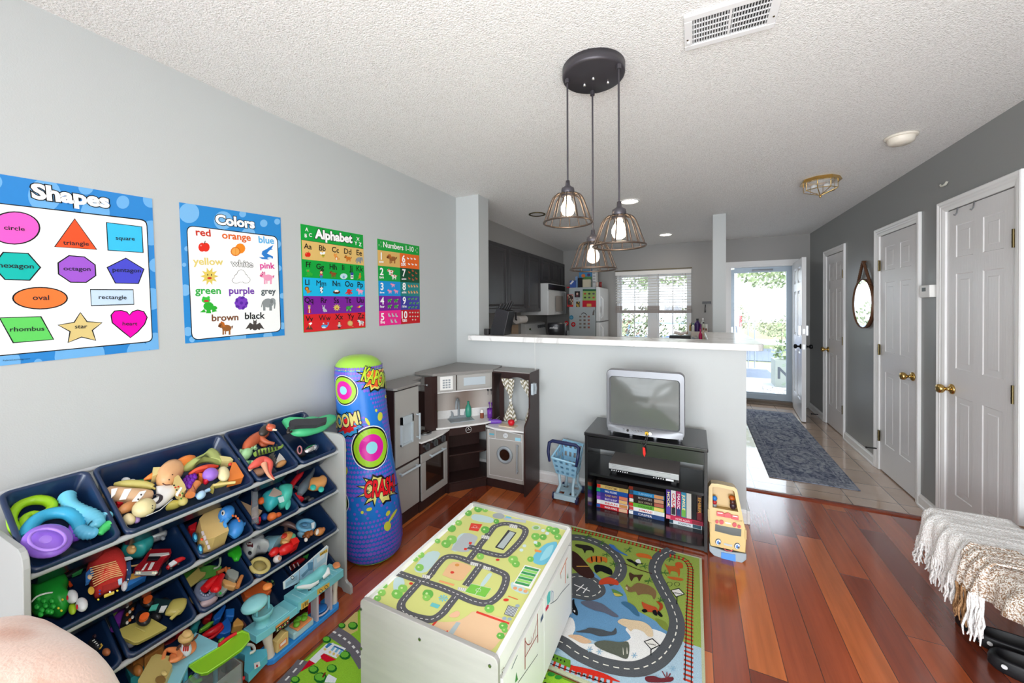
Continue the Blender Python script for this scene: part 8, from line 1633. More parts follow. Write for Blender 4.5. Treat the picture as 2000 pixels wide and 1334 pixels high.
mb=MB(); mb.lathe([(.222,0),(.232,0),(.234,.03),(.229,.033),(.224,.03),(.222,.024)],M=M,seg=48); mb.build('frame','leather_brown',mr); mb=MB(); mb.lathe([(0,.024),(.223,.024)],M=M,seg=48); mb.build('glass','mirror',mr)
mb=MB(); 
for s in (-1,1):
    pts=[Vector((3.41,1.745+s*.155,1.625)).lerp(Vector((3.405,1.745+s*.008,1.845)),k/24) for k in range(25)]
    mb.tube(pts,[.011+.0028*(k%2) for k in range(25)],seg=8)
mb.build('rope','leather_brown',mr,label='twisted brown rope'); MB().cyl((3.426,1.745,1.845),(3.395,1.745,1.845),.012,seg=12).build('peg','leather_brown',mr)
ts_=thing('thermostat','small white thermostat between the two nearest doors','thermostat',(3.41,.65,1.49)); MB().box((3.40,.585,1.488),(3.426,.735,1.572),'ecebe8').build('case','plastic',ts_,bevel=.004); MB().box((3.3985,.655,1.53),(3.40,.70,1.556),'3c4440').build('display','print',ts_,label='dark display'); MB().box((3.385,.57,1.490),(3.426,.585,1.57),'f0efec').build('cover','plastic',ts_)
mb=MB(); c=PX(1846,360,3.424); mb.tube([c+Vector((-.006,-.035,.008)),c+Vector((-.008,-.02,-.006)),c+Vector((-.008,.02,-.006)),c+Vector((-.006,.035,.006))],.007,'d8d8cc',seg=8); tag(mb.build('wall_hook','plastic'),'little cream plastic hook high on the grey right wall','hook')
for (u,v),lb in (((1712,876),'black spring door stop on the skirting between mirror and middle door'),((1598,812),'dark door stop on the skirting by the open front door')):
    c=PX(u,v,3.41); c.z=max(c.z,.03); mb=MB(); mb.tube([c,c+Vector((-.06,.0,.0)),c+Vector((-.075,0,0))],[.006,.006,.010],'2a2a2c',seg=8); tag(mb.build('door_stop','plastic'),lb,'door stop')
# ================================================================ ceiling fixtures
mat('bronze_dark','4a474c',.4,metal=.5); mat('cage_metal','5c5048',.35,metal=.8)
def emis(name,c,s):
    m,n,L,b=newmat(name); b.inputs['Base Color'].default_value=lin(c); b.inputs['Emission Color'].default_value=lin(c); b.inputs['Emission Strength'].default_value=s; b.inputs['Roughness'].default_value=.3
emis('bulb_glow','ffe9c8',14); emis('bulb_soft','fff0e0',1.2); emis('downlight_glow','fff0dc',45)
pd=thing('pendant_light','dark round ceiling plate with three wire-cage pendant lamps on long cords','pendant lamp',(1.583,-1.328,2.44))
mb=MB(); mb.lathe([(0,2.398),(.120,2.398),(.127,2.402),(.129,2.408),(.129,2.4395),(0,2.4395)],M=Matrix.Translation((1.583,-1.328,0)),seg=56); mb.build('ceiling_plate','bronze_dark',pd)
for dx,dy in ((.0,0),(-.045,.03),(.05,.055)): m_=MB(); m_.lathe([(0,2.389),(.006,2.391),(.007,2.398)],M=Matrix.Translation((1.583+dx,-1.328+dy,0)),seg=12); m_.build('screw','chrome',pd)
for i,(ax,ay,zt,gl) in enumerate(((1.482,-1.368,1.958,'bulb_glow'),(1.556,-1.232,1.768,'bulb_soft'),(1.695,-1.372,1.842,'bulb_glow'))):
    ez=zt-.045
    mb=MB(); mb.lathe([(0,zt+.012),(.008,zt+.012),(.010,zt-.008),(.016,zt-.014),(.026,zt-.02),(.028,zt-.03),(.028,zt-.055),(0,zt-.056)],M=Matrix.Translation((ax,ay,0)),seg=24); so=mb.build('lamp_holder','bronze_dark',pd,label='dark metal lamp holder')
    mb=MB(); mb.tube([(ax,ay,2.395),(ax,ay,zt+.01)],.0038,seg=8); mb.cyl((ax,ay,2.38),(ax,ay,2.398),.010,seg=12); mb.build('cord','bronze_dark',pd)
    mb=MB(); n=14; zb=zt-.165
    for k in range(n):
        a=2*PI*k/n+.13*i; c_,s_=math.cos(a),math.sin(a); pf=[(.029,zt-.045),(.046,zt-.048),(.062,zt-.062),(.074,zt-.09),(.088,zt-.13),(.101,zb)]
        mb.tube([(ax+r*c_,ay+r*s_,z) for r,z in smooth_pts(pf,3)],.0031,seg=6)
    mb.tube([(ax+.102*math.cos(2*PI*k/40),ay+.102*math.sin(2*PI*k/40),zb) for k in range(40)],.0042,seg=8,closed=True); mb.tube([(ax+.03*math.cos(2*PI*k/24),ay+.03*math.sin(2*PI*k/24),zt-.046) for k in range(24)],.003,seg=6,closed=True)
    mb.build('cage_shade','cage_metal',pd)
    mb=MB(); mb.lathe([(0,zt-.138),(.012,zt-.136),(.023,zt-.128),(.029,zt-.112),(.028,zt-.096),(.02,zt-.08),(.014,zt-.07),(.013,zt-.058)],M=Matrix.Translation((ax,ay,0)),seg=20); mb.build('bulb',gl,pd)
for i,(cx,cy,lit) in enumerate(((.438,.902,0),(1.413,.836,1),(1.608,2.799,1))):
    t=thing('recessed_light',('unlit recessed ceiling light nearest the kitchen cabinets','glowing recessed ceiling light between the pendants and the column','glowing recessed ceiling light above the far kitchen window')[i],'ceiling light',(cx,cy,2.44),'recessed lights in the kitchen ceiling')
    mb=MB(); mb.lathe([(.070,2.4385),(.090,2.4385),(.091,2.432),(.080,2.430),(.070,2.4365)],M=Matrix.Translation((cx,cy,0)),seg=36); mb.build('trim_ring','old_brass' if i==0 else 'trim_white',t); mb=MB(); mb.lathe([(0,2.437),(.071,2.437)],M=Matrix.Translation((cx,cy,0)),seg=30); mb.build('lens','downlight_glow' if lit else 'frame_white',t)
vt=thing('ceiling_vent','white metal louvred ceiling register above the right of the room','vent',(2.08,-1.38,2.44))
vx0,vx1,vy0,vy1=1.933,2.224,-1.480,-1.288
mb=MB(); z0,z1=2.430,2.4395; b_=.028
mb.box((vx0,vy0,z0),(vx1,vy0+b_,z1)).box((vx0,vy1-b_,z0),(vx1,vy1,z1)).box((vx0,vy0+b_,z0),(vx0+b_,vy1-b_,z1)).box((vx1-b_,vy0+b_,z0),(vx1,vy1-b_,z1)); mb.build('frame','frame_white',vt,bevel=.003)
mat('vent_dark','303234',.7); MB().box((vx0+b_,vy0+b_,2.4385),(vx1-b_,vy1-b_,2.4395)).build('duct','vent_dark',vt)
xa,xb=vx0+b_,vx1-b_
for k in range(27):
    x=xa+(k+.5)*(xb-xa)/27; m_=MB(); m_.box((-.0006,vy0+b_,-.0035),(.0006,vy1-b_,.0035),M=Matrix.Translation((x,0,2.434))@Matrix.Rotation(.6,4,'Y')); m_.build('louvre','frame_white',vt)
m_=MB(); 
for k in range(1,5): y=vy0+b_+k*(vy1-vy0-2*b_)/5; m_.box((xa,y-.001,2.4325),(xb,y+.001,2.437))
m_.box(((xa+xb)/2-.004,vy0+b_,2.4315),((xa+xb)/2+.004,vy1-b_,2.437)); m_.build('grid','frame_white',vt); m_=MB(); m_.box((vx0+.010,vy1-.055,2.424),(vx0+.018,vy1-.04,2.43)); m_.build('lever','frame_white',vt)
for x,y in ((vx0+.011,(vy0+vy1)/2+.03),(vx1-.011,(vy0+vy1)/2+.03)): MB().cyl((x,y,2.4285),(x,y,2.430),.0035,seg=10).build('screw','old_brass',vt)
sm=thing('smoke_alarm','round cream smoke alarm on the hall ceiling near the right wall','smoke alarm',(3.075,.115,2.44)); mb=MB(); mb.lathe([(0,2.39),(.045,2.392),(.058,2.402),(.063,2.424),(.063,2.427)],M=Matrix.Translation((3.075,.115,0)),seg=36); mb.build('body','plastic_cream',sm) if 'plastic_cream' in MATS else None
mat('plastic_cream','e4ddd0',.4)
mb.build('body','plastic_cream',sm); mb=MB(); mb.lathe([(.063,2.427),(.074,2.429),(.076,2.4395),(0,2.4395)],M=Matrix.Translation((3.075,.115,0)),seg=36); mb.build('base','plastic_cream',sm); mb=MB(); [mb.tube([(3.075+r*math.cos(2*PI*k/24),.115+r*math.sin(2*PI*k/24),2.3915+.001*j) for k in range(24)],.0015,seg=5,closed=True) for j,r in enumerate((.018,.03,.042))]; mb.build('grille','plastic_cream',sm)
fl=thing('ceiling_lantern','faceted brass and clear glass flush ceiling light in the hall','ceiling light',(2.87,.86,2.44))
mb=MB(); ang=[PI/8+2*PI*k/8 for k in range(8)]; Pt=lambda r,z:[Vector((2.87+r*math.cos(a),.86+r*math.sin(a),z)) for a in ang]
mb.add(Pt(.12,2.4395)+Pt(.135,2.41)+Pt(.10,2.41),[(i,8+i,8+(i+1)%8,(i+1)%8) for i in range(8)]+[(8+i,16+i,16+(i+1)%8,8+(i+1)%8) for i in range(8)]); mb.build('top_plate','brass',fl)
mb=MB(); a1,a2,tip=Pt(.108,2.412),Pt(.108,2.352),Vector((2.87,.86,2.31))
for i in range(8): mb.tube([a1[i],a2[i],tip],.003,seg=6); mb.tube([a2[i],a2[(i+1)%8]],.003,seg=6)
mb.ball((2.87,.86,2.303),(.008,.008,.011)); mb.build('frame','brass',fl); g=MB(); g.add([p for p in a1]+[p for p in a2]+[tip],[(i,8+i,8+(i+1)%8,(i+1)%8) for i in range(8)]+[(8+i,16,8+(i+1)%8) for i in range(8)]); mat('thin_glass','f4f6f6',.05,alpha=.25); g.build('glass_panels','thin_glass',fl)
for s in (-1,1): mb=MB(); mb.ball((2.87+s*.04,.86,2.385),(.02,.016,.016)); mb.build('bulb','frame_white',fl)
# ================================================================ kitchen
mat('cabinet_dark','39373a',.38,var=.08,vscale=7,stretch=(1,1,.3)); mat('white_enamel','e4e6e6',.3); mat('counter_lower','cfc8c0',.35)
S('trim_30','counter_lower',((.24,.182,.87),(2.05,.80,.91)),((.75,3.05,.87),(2.05,3.659,.91)),((-.469,.20,.87),(.15,3.6,.91)))
def cab(y0,y1,z0,z1,label,x=-.15,h=None,knob_=True):
    c=thing('wall_cabinet',label,'cabinet',(x-.15,(y0+y1)/2,z0),'dark wall cabinets on the left kitchen wall'); MB().box((-.468,y0+.001,z0),(x,y1-.001,z1)).build('body','cabinet_dark',c)
    mb=MB(); w=.055; a,b=y0+.004,y1-.004; c0,c1=z0+.004,z1-.006; xx=x+.002
    L=[(0,0),(w-.012,0),(w,-.009),(w+.02,-.009),(w+.045,-.001)]
    prev=None
    for ins,d in L:
        q=[Vector((xx+.018+d,a+ins,c0+ins)),Vector((xx+.018+d,b-ins,c0+ins)),Vector((xx+.018+d,b-ins,c1-ins)),Vector((xx+.018+d,a+ins,c1-ins))]
        if prev: 
            for k in range(4): mb.add([prev[k],prev[(k+1)%4],q[(k+1)%4],q[k]],[(0,1,2,3)])
        prev=q
    mb.add(prev,[(0,1,2,3)]); mb.box((x,a,c0),(xx+.008,b,c1)); mb.build('door','cabinet_dark',c); return c
CZ0,CZ1=1.368,2.204
for y0,y1,z0,lab in ((.62,1.325,CZ0,'tall dark wall cabinet nearest the stub wall'),(1.33,1.935,CZ0,'second tall dark wall cabinet from the stub wall'),(1.94,2.46,CZ0,'tall dark wall cabinet just before the microwave'),(2.465,2.90,1.80,'short dark cabinet over the left half of the microwave'),(2.905,3.345,1.80,'short dark cabinet over the right half of the microwave'),(3.35,3.655,CZ0,'tall dark wall cabinet beyond the microwave, beside the refrigerator')): cab(y0,y1,z0,CZ1,lab)
mw=thing('microwave_oven','white over-the-range microwave under the short dark cabinets','microwave',(-.2,2.85,1.31)); MB().box((-.468,2.47,1.315),(-.02,3.34,1.797),'e4e6e6').build('case','white_enamel',mw,bevel=.004)
mb=MB(); mb.grid(lambda u,v:Vector((-.018+.035*math.sin(PI*(.15+.7*u)),2.475+.80*u,1.318+.36*v)),12,2); mb.box((-.02,2.475,1.318),(-.004,3.275,1.678)); d=mb.build('door','white_enamel',mw); mb=MB(); mb.grid(lambda u,v:Vector((.0+.033*math.sin(PI*(.3+.4*u)),2.70+.36*u,1.37+.24*v)),8,2); mat('mw_window','b0aaa4',.15); mb.build('window','mw_window',d)
MB().box((-.02,2.50,1.70),(-.012,3.30,1.785)).build('vent_grille','black_plastic',mw); MB().box((-.02,3.28,1.32),(.0,3.335,1.69)).build('keypad','white_enamel',mw)
fg=thing('refrigerator','white refrigerator with magnets on its side, beside the dark cabinets','refrigerator',(.4,3.3,0)); fx0,fx1,fy0,fy1,fz=.165,.585,2.95,3.645,1.742
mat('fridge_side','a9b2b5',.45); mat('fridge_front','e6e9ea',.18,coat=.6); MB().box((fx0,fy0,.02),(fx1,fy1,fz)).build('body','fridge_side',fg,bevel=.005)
for z0,z1 in ((.05,1.195),(1.205,fz)):
    d=MB().box((fx1+.006,fy0+.004,z0),(fx1+.065,fy1,z1)).build('door','fridge_front',fg,bevel=.012); m_=MB(); m_.tube([(fx1+.067,fy0+.07,z1-.05 if z0<1 else z0+.05),(fx1+.10,fy0+.07,(z1-.09) if z0<1 else z0+.09),(fx1+.10,fy0+.07,(z1-.5) if z0<1 else z0+.35),(fx1+.067,fy0+.07,(z1-.54) if z0<1 else z0+.39)],.012,seg=10); m_.build('handle','fridge_front',d)
MB().box((fx0,fy0,0),(fx1,fy1,.02)).build('plinth','black_plastic',fg)
cF=crop(1060,520,8.893)
def magnet(pts,col,label,fn=None,cat='magnet',name='fridge_magnet',x=None):
    mb=MB(); P=[PY(*cF(*p),fy0-.001) for p in pts]; mb.prism(P,(0,0,0),(0,-.0015,0),col); A=plane_art((0,fy0-.0026,0),(1,0,0),(0,0,1),(0,-1,0),cF,mb=mb)
    if fn: fn(A)
    tag(mb.build(name,'print'),label,cat,'papers and magnets on the refrigerator side')
rc=lambda x0,y0,x1,y1:[(x0,y0),(x1,y0),(x1,y1),(x0,y1)]
def mosaic(x0,y0,x1,y1,cols,n=5,m=7,seed=1):
    def f(A):
        r=random.Random(seed)
        for i in range(n):
            for j in range(m): xa=x0+(x1-x0)*i/n; ya=y0+(y1-y0)*j/m; A.poly(rc(xa,ya,xa+(x1-x0)/n,ya+(y1-y0)/m),r.choice(cols),1)
    return f
magnet(rc(425,490,530,705),'b82020','red and white photo collage, leftmost on the refrigerator side',lambda A:(mosaic(432,498,524,670,('3a2a24','c0a890','6a4a3c','202020'),5,7)(A)),'picture','photo_card')
magnet(rc(555,435,648,540),'1c1416','dark photo above the small card on the refrigerator side',lambda A:(A.ell(600,480,18,22,'c8a898',1),A.ell(600,515,26,18,'5a3038',1)),'picture','photo_card')
magnet(rc(578,612,648,708),'8a7c58','small snapshot under the dark photo',mosaic(582,616,644,704,('c8a040','4a4030','7a6848','2a2a20'),4,4,4),'picture','photo_card')
magnet(rc(552,562,652,584),'d4d8d8','thin pale magnet strip with grey lettering',lambda A:A.text('FAMILY',558,646,581,'5a6064',1,bold=.02))
def chart(A):
    A.poly(rc(695,400,925,432),'1c5c3c',1); A.poly(rc(690,596,925,708),'c01c30',1); A.poly(rc(765,650,845,700),'d8a858',2)
    for i in range(3):
        for j in range(2): A.ell(735+i*74,478+j*66,22,16,('b84838','3a3c30','5a4a58')[(i+j)%3],2,0,9)
magnet([(697,400),(926,400),(926,708),(690,708)],'94ae64','green and red activity chart, largest sheet on the refrigerator side',chart,'chart','wall_chart')
magnet([(498+36*math.cos(2*PI*k/20),890+38*math.sin(2*PI*k/20)) for k in range(20)],'3c84a8','round blue magnet on the refrigerator side',lambda A:A.ell(498,890,20,20,'5ca0c0',1))
for x,y,l in ((412,990,'red flower magnet by the coffee maker'),(532,1010,'second red flower magnet, right of the first')): magnet([(x+38*math.cos(2*PI*k/20),y+42*math.sin(2*PI*k/20)) for k in range(20)],'c02028',l,lambda A,x=x,y=y:(A.ell(x,y,16,16,'b8b8b4',1),A.ell(x,y,8,8,'503020',2)))
k=0
magnet([(665,838),(690,808),(715,802),(745,815),(770,850),(762,856),(740,828),(715,815),(692,820),(672,842)],'3a2a28','arched dark magnet heading the rows of letters')
for i in range(3):
    for j in range(4):
        x,y=655+i*72,875+j*62; magnet(rc(x-20,y-16,x+20,y+18),('b0a8a0','a89890','b49890')[i],'small picture magnet, %s column, row %s from the top'%(('left','middle','right')[i],('one','two','three','four')[j]),lambda A,x=x,y=y,i=i:(A.poly(rc(x-15,y-12,x-3,y+14),'4a4440' if i<2 else '8a3c30',1),A.poly(rc(x+3,y-12,x+15,y+14),'5a504c' if i<2 else '9a4438',1)))
magnet([(862,850),(868,800),(880,770),(890,745),(902,770),(895,810),(895,850)],'6a6460','little grey magnet figure at the right of the refrigerator side')
# bits on top of the refrigerator
def onf(name,cat,label,px0,px1,pt,col,y,dep=.08,fn=None,m='print'):
    a=PY(px0[0],px0[1],y); b=PY(px1,px0[1],y); t=PY(px0[0],pt,y); mb=MB(); mb.box((a.x,y,fz+.0005),(b.x,y+dep,t.z),col); A=plane_art((0,y,0),(1,0,0),(0,0,1),(0,-1,0),cF,mb=mb)
    if fn: fn(A)
    tag(mb.build(name,m),label,cat,'packets and jars on top of the refrigerator')
onf('cereal_box','box','large blue cereal box on the refrigerator',(1131,562),1156,527,'4a88b8',3.3,.08,lambda A:(A.poly(rc(700,180,850,350),'5a8a4c',1),A.ell(705,165,34,30,'d87838',2),A.ell(800,150,30,26,'50386a',2)))
onf('cereal_box','box','tall white narrow box on the refrigerator',(1157,562),1165,527,'d4d4d4',3.28,.1,lambda A:[A.poly(rc(870,110+k*50,915,135+k*50),'a8a8ac',1) for k in range(4)])
onf('food_carton','box','small cream carton in front of the blue cereal box',(1138,562),1152,546,'c8c0a8',3.05,.1)
onf('storage_jar','jar','black canister on the refrigerator',(1129,562),1137,543,'1c1c20',3.08,.08)
onf('bread_bag','bag','blue and white packet leaning at the left end of the refrigerator top',(1113,562),1124,548,'3c5ca8',3.05,.08,lambda A:A.poly([(470,300),(520,245),(545,260),(490,320)],'e8e8ec',1)); onf('spray_bottle','bottle','thin light blue bottle on the refrigerator',(1124,562),1128,540,'7c9cc8',3.1,.04); onf('snack_pack','bag','small red packet at the left end of the refrigerator top',(1107,563),1112,560,'c02828',3.04,.06)
for (x,y,r,h,c,l) in ((.555,3.2,.022,.09,'d8c8c0','cream tin at the right end of the refrigerator top'),(.60,3.25,.022,.095,'8a3030','dark red tin at the right end of the refrigerator top')): lathe_thing('tin_can',l,'tin',[(0,0),(r,0),(r,h),(0,h)],(x,y,fz+.0005),col=c,group='packets and jars on top of the refrigerator')
# appliances and small things seen over the bar
rg=thing('cooker','white cooker with a control panel at its back','cooker',(-.15,2.85,0)); MB().box((-.468,2.47,0),(.17,3.34,.912)).build('body','white_enamel',rg); MB().prism([(-.466,2.47,.913),(-.36,2.47,.913),(-.40,2.47,1.17),(-.466,2.47,1.19)],(0,0,0),(0,.87,0)).build('control_panel','white_enamel',rg)
for k in range(4): c=Vector((-.388,3.0+.09*k,1.11)); MB().cyl(c,c+Vector((.02,0,.003)),.026,seg=16).build('knob','satin_metal',rg)
lf=MB(); [lf.ball((-.386,2.66+.03*math.cos(k*1.3),1.06+.03*math.sin(k*2.1)),(.003,.02,.012),('6a8a4c','3c5a30','d8d0c0')[k%3]) for k in range(9)]; lf.build('leaf_print','print',rg)
p=PX(1008,645,-.42); tag(MB().box((-.455,p.y-.11,.9105),(-.435,p.y+.12,1.175),'c0a488').build('chopping_board','print_matte',bevel=.004),'wooden chopping board leaning on the kitchen wall','chopping board')
pt=PX(1017,624,-.22); pr_=thing('paper_towel','white paper roll on a holder under the dark cabinets','paper roll',(pt.x,pt.y,pt.z)); mb=MB(); mb.cyl((pt.x,pt.y-.14,pt.z),(pt.x,pt.y+.13,pt.z),.055,'e4e0dc',seg=24); mb.build('roll','print_matte',pr_); mb=MB(); mb.tube([(pt.x,pt.y-.16,1.367),(pt.x,pt.y-.16,pt.z),(pt.x,pt.y-.14,pt.z)],.012,seg=8); mb.build('holder','bronze_dark',pr_)
cm=thing('coffee_maker','black coffee maker on the counter behind the bar','coffee maker',(.74,.65,.911)); 
mb=MB(); mb.M=None; mb.box((.65,.56,.911),(.84,.74,.94),'141416').box((.65,.67,.94),(.84,.74,1.2),'141416'); mb.lathe([(0,1.16),(.085,1.16),(.092,1.20),(.092,1.27),(.08,1.285),(0,1.29)],'141416',M=Matrix.Translation((.745,.64,0)),seg=26); mb.build('body','black_plastic',cm,bevel=.003)
mb=MB(); mb.lathe([(0,.945),(.06,.945),(.075,.99),(.078,1.05),(.058,1.11),(.055,1.15)],M=Matrix.Translation((.745,.63,0)),seg=24); jg=mb.build('jug','smoked',cm); mb=MB(); mb.tube([(.82,.61,1.10),(.87,.60,1.09),(.875,.60,1.0),(.825,.61,.98)],.009,seg=8); mb.build('handle','black_plastic',jg)
A_=MB(); A=plane_art((0,.547,0),(1,0,0),(0,0,1),(0,-1,0),mb=A_); A.text('coffee',.705,.785,1.225,'b8b8b8',1,q=False); A_.build('lettering','print',cm)
kb=thing('knife_block','black knife block full of black handled knives on the left end of the bar top','knife block',(.41,.06,1.191))
def kq(u,v,y): return PY(u,v,y)
mb=MB(); P=[kq(956,654,.02),kq(984,655.5,.02),kq(994,608,.02),kq(969,601,.02)]; P[0].z=P[1].z=1.192; mb.prism(P,(0,0,0),(0,.13,0)); mb.build('block','black_plastic',kb,bevel=.004)
for i,((u,v),(u2,v2)) in enumerate((((974,604),(980,592)),((979,605),(986,594)),((985,606),(993,590)),((989,607),(998,587)),((992,608),(1002,590)),((991,607),(1000,596)))):
    a=kq(u,v,.03+.018*i); b=kq(u2,v2,.03+.018*i); mb=MB(); mb.tube([a-(b-a)*.2,a.lerp(b,.5),b],[.008,.010,.008],seg=8); mb.build('knife_handle','black_plastic',kb)
mb=MB(); mb.box((.275,.02,1.191),(.32,.06,1.245),'2c2a2a'); mb.tube([(.335,.05,1.191),(.335,.05,1.25)],[.014,.012],'222222',seg=12); tag(mb.build('desk_clock','plastic',bevel=.004),'tiny black box beside the knife block on the bar top','clock')
# outlet plate and cord on the bar front
mb=MB(); mb.tube([(.80,-.076,1.19),(.805,-.080,1.14),(.806,-.079,.9),(.806,-.079,.62)],.0016,'e0e0dc',seg=6); mb.ball((.806,-.079,.615),(.004,.004,.012),'e8e6e0'); tag(mb.build('pull_cord','plastic'),'thin white cord hanging over the front of the bar top','cord')
# far counter: paper tray and bottles
ty=3.2; a=PY(1307,655,ty); b=PY(1349,655,ty)
tr_=thing('paper_tray','low black tray with brown papers on the far kitchen counter','tray',((a.x+b.x)/2,ty+.1,.9105)); MB().box((a.x,ty,.9105),(b.x,ty+.22,1.005)).build('tray','black_plastic',tr_,bevel=.003)
mb=MB(); mb.grid(lambda u,v:Vector((a.x+.06+(b.x-a.x-.10)*u,ty+.02+.18*v,1.008+.02*abs(math.cos(PI*u))+.03*v)),10,6,'a8886c'); tag(mb.build('paper_stack','print_matte',solid=.004),'curled brown papers lying on the black tray','paper')
bottle=lambda x,y,r,h,c,cc,lab,z=.9105:lathe_thing('bottle',lab,'bottle',[(0,0),(r,0),(r,h*.62),(r*.45,h*.78),(r*.4,h*.85),(r*.45,h*.86),(r*.45,h),(0,h)],(x,y,z),cols=[c,c,c,c,cc,cc,cc],group='bottles on the far kitchen counter')
def bp(u,y): return PY(u,640,y).x
bx0=bp(1352,3.3); S_=MB().box((bp(1350,3.35),3.33,.911),(bp(1385,3.35),3.62,1.06),'d8cfc4'); tag(S_.build('step_shelf','print_matte',bevel=.003),'small pale shelf riser behind the paper tray','shelf')
for u,y,r,h,c,cc,lab,z in ((1351,3.45,.018,.13,'1c1c1c','1c1c1c','thin black bottle on the riser',1.061),(1348,3.45,.015,.12,'b89858','c0a060','tan bottle at the left of the riser',1.061),(1354,3.40,.024,.12,'d8dcd8','3c8c80','white and teal bottle on the riser',1.061),(1362,3.40,.040,.19,'3c2060','1a1a1e','large purple bottle with black pump on the riser',1.061),(1369,3.38,.02,.11,'7a1c70','7a1c70','magenta bottle on the riser',1.061),(1373,3.42,.026,.20,'ccd0cc','e8e8e8','clear spray bottle with white top on the riser',1.061),(1374,3.36,.026,.14,'c0c4b0','18181a','round bottle with black cap on the riser',1.061),(1368,3.12,.022,.20,'c81c60','e04080','bright pink bottle in front of the riser',.911),(1374,3.14,.026,.22,'c8b8a0','8a4820','amber bottle in front of the riser',.911),(1379,3.14,.024,.21,'d0c4b4','6a3418','brown-topped bottle in front of the riser',.911),(1353,3.10,.028,.10,'8c949c','c0c4c8','short grey jar in front of the riser',.911),(1361,3.10,.030,.11,'a0a4a4','d0d0d0','short clear jar in front of the riser',.911),(1384,3.12,.022,.17,'4a3a44','8a7c8c','dark bottle at the right of the riser',.911)):
    bottle(bp(u,y),y,r,h,c,cc,lab,z)
mb=MB(); mb.box((2.09,3.655,1.06),(2.155,3.66,1.16),'e8e6e0'); tag(mb.build('wall_socket','plastic'),'white wall socket low on the far kitchen wall','socket')
# ================================================================ outside
mat('concrete_light','a9adb2',.8,var=.06,vscale=3); mat('road_grey','5f6a7a',.8); mat('lawn','7a8058',.95,var=.3,vscale=6,bump=.4,bscale=40)
S('floor_porch','concrete_light',((-3,FY+.14,-.12),(5.2,6.2,-.06)))
B2=lambda n,m,a,b:S(n,m,(a,b))
B2('floor_yard','lawn',(-14,6.2,-.5),(26,40,-.16)); S('floor_path','concrete_light',((2.0,6.2,-.16),(3.9,9.2,-.14)),((-14,8.6,-.16),(26,9.6,-.139)),((-14,15.5,-.16),(26,18.5,-.139))); B2('floor_street','road_grey',(-14,10.0,-.16),(26,13.8,-.138)); S('floor_path','road_grey',((2.2,6.9,-.14),(3.6,8.3,-.1385)))
def foliage(name,label,cat,cen,rad,n,size,cols,seed,trunk=None,group=None,stuff=False):
    r=random.Random(seed); root=thing(name,label,cat,(cen[0],cen[1],-.16),group); mb=MB()
    for k in range(n):
        while 1:
            p=Vector((r.uniform(-1,1),r.uniform(-1,1),r.uniform(-1,1)))
            if .25<p.length<1: break
        q=Vector((cen[0]+p.x*rad[0],cen[1]+p.y*rad[1],cen[2]+p.z*rad[2]+.12*math.sin(p.x*7)*rad[2]))
        a=Vector((r.gauss(0,1),r.gauss(0,1),r.gauss(0,1))).normalized(); b=a.orthogonal().normalized(); c=a.cross(b); s=size*r.uniform(.6,1.3)
        mb.add([q-b*s*.5,q+c*s*.25,q+b*s*.5,q-c*s*.25],[(0,1,2,3)],r.choice(cols))
    mb.build('foliage','leafy',root); t=MB()
    for pts,rr in (trunk or [([(cen[0],cen[1],-.16),(cen[0],cen[1],cen[2])],.02)]): t.tube(pts,[rr*(1-.6*i/(len(pts)-1)) for i in range(len(pts))],'6a5c50',seg=8)
    t.build('trunk','leafy',root)
G1=('8fa06c','a8b488','7c8c60','c0c8a4','6c7c54')
foliage('tree','large pale green tree beyond the street seen through the front door','tree',(5.0,14.6,3.15),(2.2,1.6,1.0),2700,.2,G1,1,[([(6.1,14.8,-.16),(6.05,14.8,1.4),(5.7,14.7,2.8),(4.6,14.4,4.2)],.2),([(6.0,14.8,1.8),(6.9,14.9,3.0),(7.4,15,4)],.12)])
foliage('tree','tree beyond the street seen through the kitchen window','tree',(.4,14.0,3.1),(2.1,1.5,.95),2000,.2,G1,2,[([(.2,14.2,-.16),(.3,14.2,2),(.5,14,3.6)],.16)])
foliage('bush','sunlit bush across the street behind the white pickup','bush',(3.45,14.3,1.0),(.5,.5,.5),800,.1,('8c9870','a8a880','78805c','bcb89a'),3)
foliage('bush','low bushes far across the street','bush',(5.4,17.0,.5),(1.3,.6,.4),900,.12,('9aa080','b0b090','7c8464'),4)
foliage('bush','leafy bush outside the left half of the kitchen window','bush',(.98,5.1,.85),(.55,.5,.62),1500,.075,('7c8c64','a8b08c','5c6c4c','c4c8ac','8a6a5c'),5,group='bushes outside the kitchen window')
foliage('bush','leafy bush outside the right half of the kitchen window','bush',(2.1,5.2,.9),(.52,.5,.6),1500,.075,('7c8c64','a8b08c','5c6c4c','c4c8ac'),6,group='bushes outside the kitchen window')
pt_=thing('planter','pale square planter marked with the letter N by the front step','planter',(3.56,5.62,-.06)); mb=MB(); mb.prism([(3.32,5.5,0),(3.80,5.5,0),(3.80,5.95,0),(3.32,5.95,0)],(0,0,-.059),(0,0,.43),'9aa098'); A=plane_art((0,5.5,0),(1,0,0),(0,0,1),(0,-1,0),mb=mb)
A.textc('N',3.50,.13,.15,'4a5058',2,bold=.03) if False else None
v,f=text_mesh('N',.02); mb.add([(3.455+p[0]*.30,5.498,.10+p[1]*.30) for p in v],f,'4a5058')
for s in (.33,-.01):
    for k in range(7): a=PI*k/6; A.fan((3.54+.10*math.cos(a),s+.05*math.sin(a)),[(3.54+.10*math.cos(a)+.035*math.cos(j+a),s+.05*math.sin(a)+.012*math.sin(j)) for j in range(6)],'8a9c84',1)
mb.build('box','print_matte',pt_,label='pale box with a dark letter N and leaf border')
r=random.Random(9); mb=MB()
